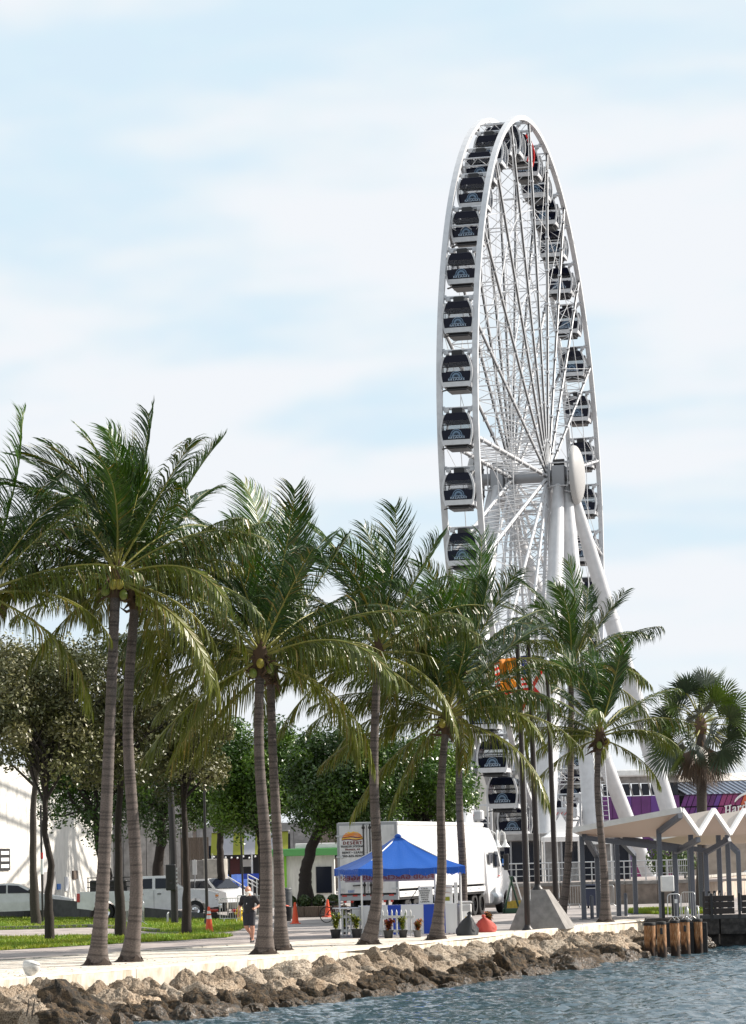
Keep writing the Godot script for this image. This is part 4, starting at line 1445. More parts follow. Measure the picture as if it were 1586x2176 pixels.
func make_trees() -> void:
	var oak := [Color(0.12, 0.125, 0.04), Color(0.16, 0.16, 0.06), Color(0.085, 0.095, 0.03), Color(0.2, 0.19, 0.085)]
	var ficus := [Color(0.085, 0.165, 0.016), Color(0.13, 0.22, 0.02), Color(0.055, 0.115, 0.012)]
	var fig_dark := [Color(0.055, 0.115, 0.012), Color(0.085, 0.155, 0.014), Color(0.035, 0.075, 0.01)]
	var f := ground_at(106, 2001)
	tree("oak_tree", "grey-green tree with slim forking trunk on the grass strip, leftmost", f, [at(103, 1900, -f.z), at(110, 1840, -f.z), at(95, 1770, -f.z), at(98, 1660, -f.z)], 0.15, at(92, 1520, -f.z), Vector3(2.5, 2.6, 2.3), 62, 360, 0.085, oak, mats.oak_leaf, mats.dark_bark, 1, 0.75, 20)
	f = ground_at(77, 1968)
	tree("oak_tree", "grey-green tree by the ramp wall, upright grey trunk", f, [at(71, 1850, -f.z), at(70, 1730, -f.z), at(80, 1620, -f.z)], 0.19, at(60, 1500, -f.z), Vector3(3.2, 3.3, 2.6), 60, 380, 0.095, oak, mats.oak_leaf, mats.bark, 2, 0.9, 16)
	f = ground_at(257, 1993)
	tree("oak_tree", "grey-green tree between the twin palms, dark forked trunk", f, [at(253, 1870, -f.z), at(252, 1760, -f.z), at(258, 1620, -f.z)], 0.17, at(248, 1520, -f.z), Vector3(2.4, 3.0, 2.3), 66, 380, 0.085, oak, mats.oak_leaf, mats.dark_bark, 3, 0.75, 18)
	f = ground_at(397, 1986)
	tree("oak_tree", "grey-green tree beside the tall black speaker post", f, [at(397, 1870, -f.z), at(393, 1750, -f.z), at(388, 1660, -f.z)], 0.15, at(388, 1580, -f.z), Vector3(1.75, 2.2, 1.9), 52, 340, 0.08, oak, mats.oak_leaf, mats.dark_bark, 4, 0.62, 18)
	f = at(205, 1940, 136.0); f.y = 0
	tree("shade_tree", "dense green tree with thick forked trunk before the white building", f, [at(228, 1860, 136), at(212, 1800, 136), at(205, 1740, 136)], 0.3, at(205, 1640, 136), Vector3(3.4, 3.4, 3.0), 60, 420, 0.1, fig_dark, mats.ficus_leaf, mats.dark_bark, 5, 1.0, 14)
	f = at(333, 1930, 145.0); f.y = 0
	tree("shade_tree", "dense green tree with thick dark trunk above the white pickup", f, [at(335, 1850, 145), at(345, 1780, 145), at(340, 1720, 145)], 0.33, at(350, 1640, 145), Vector3(3.6, 3.8, 3.0), 62, 420, 0.1, fig_dark, mats.ficus_leaf, mats.dark_bark, 6, 1.1, 14)
	f = at(560, 1930, 138.0); f.y = 0
	tree("shade_tree", "bright green rounded tree left of the palm pair", f, [at(560, 1860, 138), at(556, 1800, 138), at(548, 1740, 138)], 0.26, at(540, 1655, 138), Vector3(2.5, 3.0, 2.5), 84, 460, 0.1, ficus, mats.ficus_leaf, mats.dark_bark, 7, 0.9, 14)
	f = at(470, 1935, 150.0); f.y = 0
	tree("shade_tree", "bright green tree above the round concrete drum", f, [at(470, 1860, 150), at(468, 1800, 150), at(470, 1740, 150)], 0.25, at(470, 1675, 150), Vector3(1.9, 2.3, 2.2), 60, 420, 0.1, ficus, mats.ficus_leaf, mats.dark_bark, 8, 0.85, 12)
	f = at(652, 1932, 131.0); f.y = 0
	tree("shade_tree", "big dark green tree with thick leaning fork behind the trailer", f, [at(648, 1880, 131), at(650, 1850, 131), at(662, 1800, 131), at(690, 1740, 131)], 0.36, at(742, 1660, 131), Vector3(3.0, 2.45, 3.4), 110, 460, 0.1, fig_dark, mats.ficus_leaf, mats.dark_bark, 9, 1.0, 18)
	f = at(905, 1940, 134.0); f.y = 0
	tree("shade_tree", "dark green spreading tree right behind the white trailer roof", f, [at(903, 1880, 134), at(900, 1800, 134), at(895, 1740, 134)], 0.32, at(892, 1670, 134), Vector3(2.5, 2.4, 3.0), 90, 460, 0.1, fig_dark + ficus, mats.ficus_leaf, mats.dark_bark, 10, 0.95, 16)


# ---------------------------------------------------------------- vehicles (local frame: nose towards +x, side seen is +z)
func wheel_of(parent: Node, c: Vector3, r: float, w: float, rim_mat: Material) -> void:
	var ty := Shape.new()
	ty.lathe([[r * 0.62, -w / 2], [r * 0.93, -w / 2], [r, -w * 0.36], [r, w * 0.36], [r * 0.93, w / 2], [r * 0.62, w / 2]], 24, Transform3D(Basis(Vector3.RIGHT, PI / 2), c))
	var o := part(parent, "wheel", ty, mats.black_rubber)
	var rm := Shape.new()
	rm.lathe([[0.01, w * 0.30], [r * 0.25, w * 0.30], [r * 0.3, w * 0.2], [r * 0.55, w * 0.24], [r * 0.63, w * 0.44], [r * 0.63, -w * 0.44], [r * 0.3, -w * 0.3], [0.01, -w * 0.3]], 20, Transform3D(Basis(Vector3.RIGHT, PI / 2), c))
	part(o, "rim", rm, rim_mat)


func car_side(outline: Array, half: float, top_in: float, y_in: float) -> Shape:    # an outline in x-y, thick across z; above y_in the sides lean in
	var s := Shape.new()
	var o := PackedVector2Array()
	for p in outline: o.append(Vector2(p[0], p[1]))
	if Geometry2D.is_polygon_clockwise(o): o.reverse()
	var top := -1e9
	for p in o: top = maxf(top, p.y)
	var zw := func(p: Vector2): return half - top_in * clampf((p.y - y_in) / maxf(top - y_in, 0.01), 0.0, 1.0)
	var ids := Geometry2D.triangulate_polygon(o)
	for k in range(0, ids.size(), 3):
		var a := o[ids[k]]; var b := o[ids[k + 1]]; var d := o[ids[k + 2]]
		if (b - a).cross(d - a) < 0:
			var sw := b; b = d; d = sw
		s.tri(Vector3(a.x, a.y, zw.call(a)), Vector3(b.x, b.y, zw.call(b)), Vector3(d.x, d.y, zw.call(d)))
		s.tri(Vector3(a.x, a.y, -zw.call(a)), Vector3(d.x, d.y, -zw.call(d)), Vector3(b.x, b.y, -zw.call(b)))
	for k in o.size():
		var a := o[k]; var b := o[(k + 1) % o.size()]
		s.quad(Vector3(a.x, a.y, -zw.call(a)), Vector3(b.x, b.y, -zw.call(b)), Vector3(b.x, b.y, zw.call(b)), Vector3(a.x, a.y, zw.call(a)))
	return s


func arch(cx: float, r: float, y0: float, steps := 8) -> Array:      # wheel-arch points, left to right over the wheel
	var o := []
	for k in steps + 1:
		var a := PI - PI * k / steps
		o.append([cx + cos(a) * r, maxf(y0, 0.42 + sin(a) * r)])
	return o


func make_vehicles() -> void:
	# white crew-cab pickup
	var pos := at(318, 1950, 133.0); pos.y = 0.0
	var p := thing("pickup_truck", "white crew-cab pickup truck parked behind the low ramp wall", "pickup truck", pos, 0.06)
	var body := [[-3.42, 0.62], [-3.42, 1.3], [-3.36, 1.4], [-0.68, 1.4], [-0.6, 1.42], [1.62, 1.42], [1.75, 1.44], [2.7, 1.36], [3.2, 1.22], [3.32, 1.05], [3.34, 0.55], [2.9, 0.5]]
	body.append_array(arch(2.25, 0.56, 0.5).map(func(q): return q) if false else [])
	var bo := []
	bo.append_array(body)
	var fa := arch(2.2, 0.56, 0.5); fa.reverse(); bo.append_array(fa)
	bo.append([1.5, 0.45]); bo.append([-1.4, 0.45])
	var ra := arch(-2.1, 0.56, 0.5); ra.reverse(); bo.append_array(ra)
	bo.append([-2.9, 0.55])
	part(p, "body", car_side(bo, 0.98, 0.05, 1.0), mats.truck_white)
	var cab := [[-0.62, 1.4], [-0.55, 2.0], [-0.4, 2.07], [0.75, 2.07], [0.95, 2.02], [1.72, 1.44]]
	part(p, "cab", car_side(cab, 0.93, 0.16, 1.42), mats.truck_white)
	var wins := [[[-0.45, 1.47], [-0.4, 1.94], [0.17, 1.96], [0.17, 1.47]], [[0.32, 1.47], [0.32, 1.96], [0.8, 1.96], [1.36, 1.5], [1.36, 1.47]]]
	for q in wins:
		var o := PackedVector2Array()
		for e in q: o.append(Vector2(e[0], e[1]))
		var s := Shape.new()
		s.slab(o, -0.012, 0.012, Transform3D(Basis(Vector3.RIGHT, -0.22), Vector3(0, 0.04, 1.255)))
		part(p, "side_window", s, mats.pane_glass)
	var ws := Shape.new()
	ws.quad(Vector3(1.68, 1.47, 0.86), Vector3(1.68, 1.47, -0.86), Vector3(1.0, 2.0, -0.74), Vector3(1.0, 2.0, 0.74))
	part(p, "windscreen", ws, mats.pane_glass, Transform3D(Basis.IDENTITY, Vector3(0.025, 0.02, 0)))
	for x in [-0.5, 0.25, 1.3]:
		var seam := Shape.new()
		seam.box(Vector3(x, 0.98, 0.985), Vector3(0.012, 0.86, 0.006))
		part(p, "door_seam", seam, mats.black_plastic)
	for x in [-0.35, 0.5]:
		var hd := Shape.new()
		hd.bevel_box(Vector3(x, 1.22, 0.995), Vector3(0.2, 0.045, 0.03), 0.01)
		part(p, "door_handle", hd, mats.black_plastic)
	var tl := Shape.new()
	tl.bevel_box(Vector3(-3.36, 1.12, 0.93), Vector3(0.16, 0.42, 0.12), 0.02)
	part(p, "tail_lamp", tl, mats.red_lamp)
	for q in [[1.18, mats.chrome], [1.06, mats.amber_lamp], [0.94, mats.chrome]]:
		var hl := Shape.new()
		hl.bevel_box(Vector3(3.26, q[0], 0.86), Vector3(0.16, 0.1, 0.26), 0.02)
		part(p, "headlamp", hl, q[1])
	var gr := Shape.new()
	for k in 6: gr.box(Vector3(3.33, 0.72 + k * 0.085, 0), Vector3(0.05, 0.04, 1.3))
	part(p, "grille", gr, mats.chrome)
	var bp := Shape.new()
	bp.bevel_box(Vector3(3.4, 0.55, 0), Vector3(0.2, 0.24, 1.9), 0.05)
	part(p, "bumper", bp, mats.chrome)
	var mr := Shape.new()
	mr.bevel_box(Vector3(1.2, 1.58, 1.16), Vector3(0.14, 0.3, 0.22), 0.04)
	part(p, "mirror", mr, mats.black_plastic)
	for x in [-2.1, 2.2]:
		for z in [0.82, -0.82]: wheel_of(p, Vector3(x, 0.42, z), 0.42, 0.28, mats.chrome)
	var rk := Shape.new()                                     # the rack and gear standing in the bed
	for k in 6: rk.rod(Vector3(-2.9 + k * 0.42, 1.35, 0.7), Vector3(-2.9 + k * 0.42, 2.05 + 0.04 * (k % 2), 0.7), 0.025, 5)
	for y in [1.6, 1.85, 2.05]: rk.rod(Vector3(-2.95, y, 0.7), Vector3(-0.75, y, 0.7), 0.022, 5)
	part(p, "bed_rack", rk, mats.dark_metal)
	for q in [[-2.55, 0.55, 0.62], [-1.5, 0.9, 0.6]]:
		var bx := Shape.new()
		bx.bevel_box(Vector3(q[0], 1.62, 0.1), Vector3(q[1], q[2], 1.0), 0.04)
		part(p, "tool_box", bx, mats.dark_metal)
	# dark-windowed car at the left edge
	pos = at(40, 1948, 141.0); pos.y = 0.0
	var c := thing("parked_car", "silver-white car with black-framed windows cut off by left edge", "car", pos, 0.04)
	var cb := [[-3.2, 0.5], [-3.2, 1.25], [-3.05, 1.32], [1.2, 1.3], [2.2, 1.12], [2.75, 0.98], [2.82, 0.6], [2.6, 0.45]]
	fa = arch(1.9, 0.45, 0.45); fa.reverse(); cb.append_array(fa)
	cb.append([-1.2, 0.42]); ra = arch(-1.7, 0.45, 0.45); ra.reverse(); cb.append_array(ra)
	part(c, "body", car_side(cb, 0.93, 0.05, 0.9), mats.truck_white)
	part(c, "cab", car_side([[-3.1, 1.3], [-2.9, 1.78], [-2.6, 1.84], [-0.2, 1.84], [0.15, 1.78], [1.15, 1.3]], 0.88, 0.14, 1.3), mats.truck_white)
	for q in [[[-2.7, 1.34], [-2.6, 1.74], [-1.5, 1.76], [-1.5, 1.34]], [[-1.42, 1.34], [-1.42, 1.76], [-0.55, 1.76], [-0.55, 1.34]], [[-0.47, 1.34], [-0.47, 1.76], [0.05, 1.72], [0.75, 1.34]]]:
		var o := PackedVector2Array()
		for e in q: o.append(Vector2(e[0], e[1]))
		var s := Shape.new()
		s.slab(o, -0.012, 0.012, Transform3D(Basis(Vector3.RIGHT, -0.24), Vector3(0, 0.04, 1.205)))
		part(c, "side_window", s, mats.pane_glass)
	ws = Shape.new()
	ws.quad(Vector3(1.12, 1.33, 0.82), Vector3(1.12, 1.33, -0.82), Vector3(0.2, 1.77, -0.72), Vector3(0.2, 1.77, 0.72))
	part(c, "windscreen", ws, mats.pane_glass, Transform3D(Basis.IDENTITY, Vector3(0.03, 0.02, 0)))
	mr = Shape.new()
	mr.bevel_box(Vector3(0.7, 1.42, 1.05), Vector3(0.2, 0.2, 0.2), 0.04)
	part(c, "mirror", mr, mats.black_plastic)
	for x in [-1.7, 1.9]:
		for z in [0.78, -0.78]: wheel_of(c, Vector3(x, 0.36, z), 0.36, 0.22, mats.dull_steel)
	# a third car, behind the pickup's bonnet
	pos = at(462, 1935, 150.0); pos.y = 0.0
	c = thing("parked_car", "white car seen over the pickup's bonnet, black roof bars", "car", pos, -0.9)
	part(c, "body", car_side([[-2.2, 0.45], [-2.25, 1.1], [-1.9, 1.22], [1.1, 1.2], [2.1, 1.02], [2.25, 0.5]], 0.9, 0.05, 0.9), mats.truck_white)
	part(c, "cab", car_side([[-1.95, 1.2], [-1.6, 1.75], [0.1, 1.78], [1.1, 1.2]], 0.86, 0.16, 1.2), mats.truck_white)
	ws = Shape.new()
	ws.quad(Vector3(1.08, 1.24, 0.78), Vector3(1.08, 1.24, -0.78), Vector3(0.16, 1.74, -0.66), Vector3(0.16, 1.74, 0.66))
	part(c, "windscreen", ws, mats.pane_glass, Transform3D(Basis.IDENTITY, Vector3(0.03, 0.02, 0)))
	for z in [0.86, -0.86]:
		var sw := Shape.new()
		sw.slab(PackedVector2Array([Vector2(-1.55, 1.26), Vector2(-1.4, 1.66), Vector2(0.05, 1.68), Vector2(0.8, 1.26)]), -0.012, 0.012, Transform3D(Basis(Vector3.RIGHT, -0.26 * signf(z)), Vector3(0, 0.04, z + 0.3 * signf(z))))
		part(c, "side_window", sw, mats.pane_glass)
	for x in [-1.4, 1.45]:
		for z in [0.75, -0.75]: wheel_of(c, Vector3(x, 0.34, z), 0.34, 0.22, mats.dull_steel)
	make_semi()


func make_semi() -> void:       # local frame: tail at z = 0, nose towards -z
	var pos := Vector3(-0.56, 0, -112.4)
	var turn := -0.297
	var t := thing("semi_trailer", "white box trailer with a sunset emblem on its rear doors", "trailer", pos, turn)
	var len := 13.6
	var top := 4.12; var floor_y := 1.14; var hw := 1.28
	# side walls, roof, front
	for sx in [-1.0, 1.0]:
		var n := 11
		for k in n:
			var s := Shape.new()
			s.box(Vector3(sx * (hw - 0.02), (top + floor_y) / 2 + 0.12, -0.06 - len * (k + 0.5) / n), Vector3(0.04, top - floor_y - 0.3, len / n - 0.006))
			part(t, "side_panel", s, mats.trailer_white)
		var rl := Shape.new()
		rl.bevel_box(Vector3(sx * hw, floor_y + 0.05, -len / 2 - 0.06), Vector3(0.07, 0.24, len), 0.015)
		rl.bevel_box(Vector3(sx * hw, top - 0.06, -len / 2 - 0.06), Vector3(0.06, 0.12, len), 0.015)
		part(t, "side_rail", rl, mats.white_paint)
		for k in 9:
			var rf := Shape.new()
			rf.box(Vector3(sx * (hw + 0.038), floor_y + 0.06, -0.9 - k * 1.45), Vector3(0.006, 0.05, 0.28))
			part(t, "side_reflector", rf, mats.dull_steel)
	var roof := Shape.new()
	roof.bevel_box(Vector3(0, top + 0.005, -len / 2 - 0.06), Vector3(hw * 2, 0.05, len), 0.02)
	part(t, "roof", roof, mats.trailer_white)
	var fl := Shape.new()
	fl.box(Vector3(0, floor_y - 0.1, -len / 2 - 0.06), Vector3(hw * 2 - 0.1, 0.14, len))
	part(t, "floor", fl, mats.dark_metal)
	var fr := Shape.new()
	fr.box(Vector3(0, (top + floor_y) / 2, -len - 0.03), Vector3(hw * 2 - 0.02, top - floor_y, 0.06))
	part(t, "front_wall", fr, mats.trailer_white)
	# rear frame and two doors
	var fm := Shape.new()
	for sx in [-1.0, 1.0]: fm.box(Vector3(sx * (hw - 0.04), (top + floor_y) / 2, -0.01), Vector3(0.1, top - floor_y, 0.1))
	fm.box(Vector3(0, top - 0.05, -0.005), Vector3(hw * 2, 0.12, 0.11))
	fm.box(Vector3(0, floor_y - 0.06, 0.0), Vector3(hw * 2, 0.2, 0.14))
	part(t, "rear_frame", fm, mats.dull_steel)
	for sx in [-1.0, 1.0]:
		var d := Shape.new()
		d.bevel_box(Vector3(sx * 0.6, (top + floor_y) / 2 + 0.01, 0.03), Vector3(1.17, top - floor_y - 0.22, 0.05), 0.01)
		var dm := part(t, "rear_door", d, mats.trailer_white)
		for x in [0.14, 0.62]:
			if x > 0.5: continue
			var rod := Shape.new()
			rod.rod(Vector3(sx * x, floor_y + 0.02, 0.085), Vector3(sx * x, top - 0.06, 0.085), 0.028, 8)
			part(dm, "lock_rod", rod, mats.dark_metal)
			for y in [floor_y + 0.45, 2.5, top - 0.2]:
				var kp := Shape.new()
				kp.bevel_box(Vector3(sx * x, y, 0.08), Vector3(0.12, 0.1, 0.08), 0.015)
				part(dm, "keeper", kp, mats.dark_metal)
		var hn := Shape.new()
		hn.bar(Vector3(sx * 0.14, floor_y + 0.46, 0.12), Vector3(sx * 0.62, floor_y + 0.43, 0.12), 0.05, 0.05)
		part(dm, "door_handle", hn, mats.dark_metal)
		for y in [floor_y + 0.3, 1.95, 2.75, 3.6]:
			var hg := Shape.new()
			hg.box(Vector3(sx * 1.17, y, 0.07), Vector3(0.3, 0.07, 0.02))
			part(dm, "hinge", hg, mats.steel)
		for x in [0.2, 0.55, 1.0]:
			var rf := Shape.new()
			rf.box(Vector3(sx * x, floor_y + 0.03, 0.082), Vector3(0.2, 0.06, 0.012))
			part(dm, "reflector", rf, mats.red_lamp)
		if sx < 0:
			# the sunset emblem: a dome of wavy bands
			var bands := [mats.yellow_print, mats.orange_print, mats.flag_orange, mats.orange_print, mats.maroon_print, mats.yellow_print, mats.maroon_print]
			for k in 7:
				var y0 := 0.34 - 0.34 * k / 7.0; var y1 := 0.34 - 0.34 * (k + 0.92) / 7.0
				var em := Shape.new()
				var m := 14
				for q in m:
					var f0 := -1.0 + 2.0 * q / m; var f1 := -1.0 + 2.0 * (q + 1) / m
					var pt := func(f: float, y: float):
						var yy := y + 0.02 * sin(f * 4.2 + k * 0.6)
						var w := 0.46 * sqrt(maxf(0.0, 1.0 - pow(clampf(yy, 0.0, 0.37) / 0.37, 2.0)))
						return Vector3(f * w, yy, 0)
					em.quad(pt.call(f0, y1), pt.call(f1, y1), pt.call(f1, y0), pt.call(f0, y0))
				part(dm, "emblem_band", em, bands[k], Transform3D(Basis.IDENTITY, Vector3(-0.62, 3.42, 0.062)))
			for q in [["DESERT", 0.125, 3.31, 1.35, false, "maroon_print"], ["TRAILER SYSTEMS", 0.075, 3.17, 1.15, false, "black_print"], ["Phoenix, AZ", 0.075, 3.05, 1.0, true, "maroon_print"], ["RENT • LEASE", 0.08, 2.92, 1.3, false, "black_print"], ["800-825-RENT", 0.08, 2.78, 1.25, false, "black_print"]]:
				lettering(dm, "door_lettering", q[0], q[1], Transform3D(Basis.from_scale(Vector3(q[3], 1, 1)), Vector3(-0.62, q[2], 0.064)), mats[q[5]], q[4])
			lettering(dm, "door_lettering", "5307", 0.09, Transform3D(Basis.IDENTITY, Vector3(-0.72, floor_y + 0.2, 0.064)), mats.blue_print)
	# underrun bar, lamps, axles, landing legs
	var ub := Shape.new()
	ub.box(Vector3(0, 0.55, -0.12), Vector3(2.3, 0.12, 0.1))
	for x in [-0.75, 0.75]: ub.box(Vector3(x, 0.8, -0.12), Vector3(0.1, 0.5, 0.1))
	part(t, "underrun_bar", ub, mats.dark_metal)
	for x in [-1.0, -0.7, 0.7, 1.0]:
		var lm := Shape.new()
		lm.rod(Vector3(x, floor_y - 0.2, -0.02), Vector3(x, floor_y - 0.2, 0.05), 0.06, 10)
		part(t, "tail_lamp", lm, mats.red_lamp)
	for z in [-1.7, -2.95]:
		for x in [-1.06, -0.72, 0.72, 1.06]:
			var ty := Shape.new()
			ty.lathe([[0.28, -0.13], [0.48, -0.13], [0.51, -0.09], [0.51, 0.09], [0.48, 0.13], [0.28, 0.13]], 22, Transform3D(Basis(Vector3.BACK, -PI / 2), Vector3(x, 0.51, z)))
			var wl := part(t, "wheel", ty, mats.black_rubber)
			var rm := Shape.new()
			rm.lathe([[0.29, -0.1], [0.25, 0.0], [0.1, 0.02], [0.01, 0.06]], 18, Transform3D(Basis(Vector3.BACK, -PI / 2 * signf(x)), Vector3(x, 0.51, z)))
			part(wl, "rim", rm, mats.steel)
	for x in [-0.7, 0.7]:
		var lg := Shape.new()
		lg.box(Vector3(x, 0.6, -10.2), Vector3(0.14, 1.0, 0.14)); lg.box(Vector3(x, 0.06, -10.2), Vector3(0.3, 0.08, 0.3))
		part(t, "landing_leg", lg, mats.dark_metal)
	# tractor
	var c := thing("truck_tractor", "white long-nosed truck tractor with chrome wheels coupled to the trailer", "truck", pos + Basis(Vector3.UP, turn) * Vector3(0, 0, -len - 0.5), turn)
	# side profile: x is forward here, turned to -z below
	var tf := Transform3D(Basis(Vector3.UP, PI / 2), Vector3.ZERO)
	var cabp := [[0.35, 0.95], [0.35, 3.7], [0.7, 3.95], [1.6, 3.9], [2.35, 3.3], [2.62, 2.9], [3.0, 2.12], [4.1, 1.86], [4.55, 1.55], [4.7, 1.1], [4.7, 0.55], [4.35, 0.5]]
	var ar := arch(3.7, 0.62, 0.5); ar.reverse()
	for q in ar: cabp.append(q)
	cabp.append([2.9, 0.5]); cabp.append([0.5, 0.5])
	part(c, "cab", car_side(cabp, 1.22, 0.2, 2.2), mats.truck_white, tf)
	for sz in [-1.0, 1.0]:
		var w := Shape.new()
		w.slab(PackedVector2Array([Vector2(1.75, 2.15), Vector2(1.75, 2.85), Vector2(2.3, 2.85), Vector2(2.72, 2.15)]), -0.012, 0.012, Transform3D(Basis.IDENTITY, Vector3(0, 0, sz * 1.2)))
		part(c, "side_window", w, mats.pane_glass, tf)
		var sl := Shape.new()
		sl.slab(PackedVector2Array([Vector2(0.7, 2.3), Vector2(0.7, 2.8), Vector2(1.3, 2.8), Vector2(1.3, 2.3)]), -0.012, 0.012, Transform3D(Basis.IDENTITY, Vector3(0, 0, sz * 1.2)))
		part(c, "sleeper_window", sl, mats.pane_glass, tf)
		var ex := Shape.new()
		ex.rod(Vector3(0.18, 0.9, sz * 1.02), Vector3(0.18, 3.9, sz * 1.02), 0.085, 10)
		part(c, "exhaust_stack", ex, mats.chrome, tf)
		var mr := Shape.new()
		mr.bevel_box(Vector3(2.75, 2.35, sz * 1.5), Vector3(0.14, 0.75, 0.24), 0.03)
		mr.rod(Vector3(2.75, 2.65, sz * 1.2), Vector3(2.75, 2.65, sz * 1.45), 0.02)
		part(c, "mirror", mr, mats.black_plastic, tf)
		var tk := Shape.new()
		tk.rod(Vector3(1.0, 0.72, sz * 1.0), Vector3(2.7, 0.72, sz * 1.0), 0.32, 16)
		part(c, "fuel_tank", tk, mats.steel, tf)
		var lp := Shape.new()
		lp.bevel_box(Vector3(2.35, 1.72, sz * 1.235), Vector3(0.3, 0.06, 0.02), 0.005)
		part(c, "marker_lamp", lp, mats.red_lamp, tf)
		for q in [[3.7, 0.95], [-1.6, 0.95], [-0.35, 0.95]]:
			wheel_of(c, tf * Vector3(q[0], 0.51, sz * q[1]), 0.51, 0.34, mats.chrome)
	# wheels were built for a nose along x: turn them with the tractor
	for ch in c.get_children():
		if str(ch.name).begins_with("wheel"):
			var mid := Vector3.ZERO
			var bb: AABB = ch.mesh.get_aabb()
			mid = bb.get_center()
			ch.transform = Transform3D(Basis.IDENTITY, mid) * Transform3D(Basis(Vector3.UP, PI / 2), Vector3.ZERO) * Transform3D(Basis.IDENTITY, -mid)
	var ch2 := Shape.new()
	ch2.box(Vector3(0.9, 0.85, 0), Vector3(6.6, 0.25, 0.9))
	part(c, "chassis", ch2, mats.dark_metal, tf)
	var ws := Shape.new()
	ws.quad(Vector3(3.02, 2.14, 1.1), Vector3(3.02, 2.14, -1.1), Vector3(2.64, 2.9, -1.0), Vector3(2.64, 2.9, 1.0))
	part(c, "windscreen", ws, mats.pane_glass, Transform3D(tf.basis, tf * Vector3(0.03, 0.02, 0)))
	var gr := Shape.new()
	for k in 9: gr.box(Vector3(4.72, 0.85 + k * 0.075, 0), Vector3(0.04, 0.03, 1.1))
	part(c, "grille", gr, mats.chrome, tf)


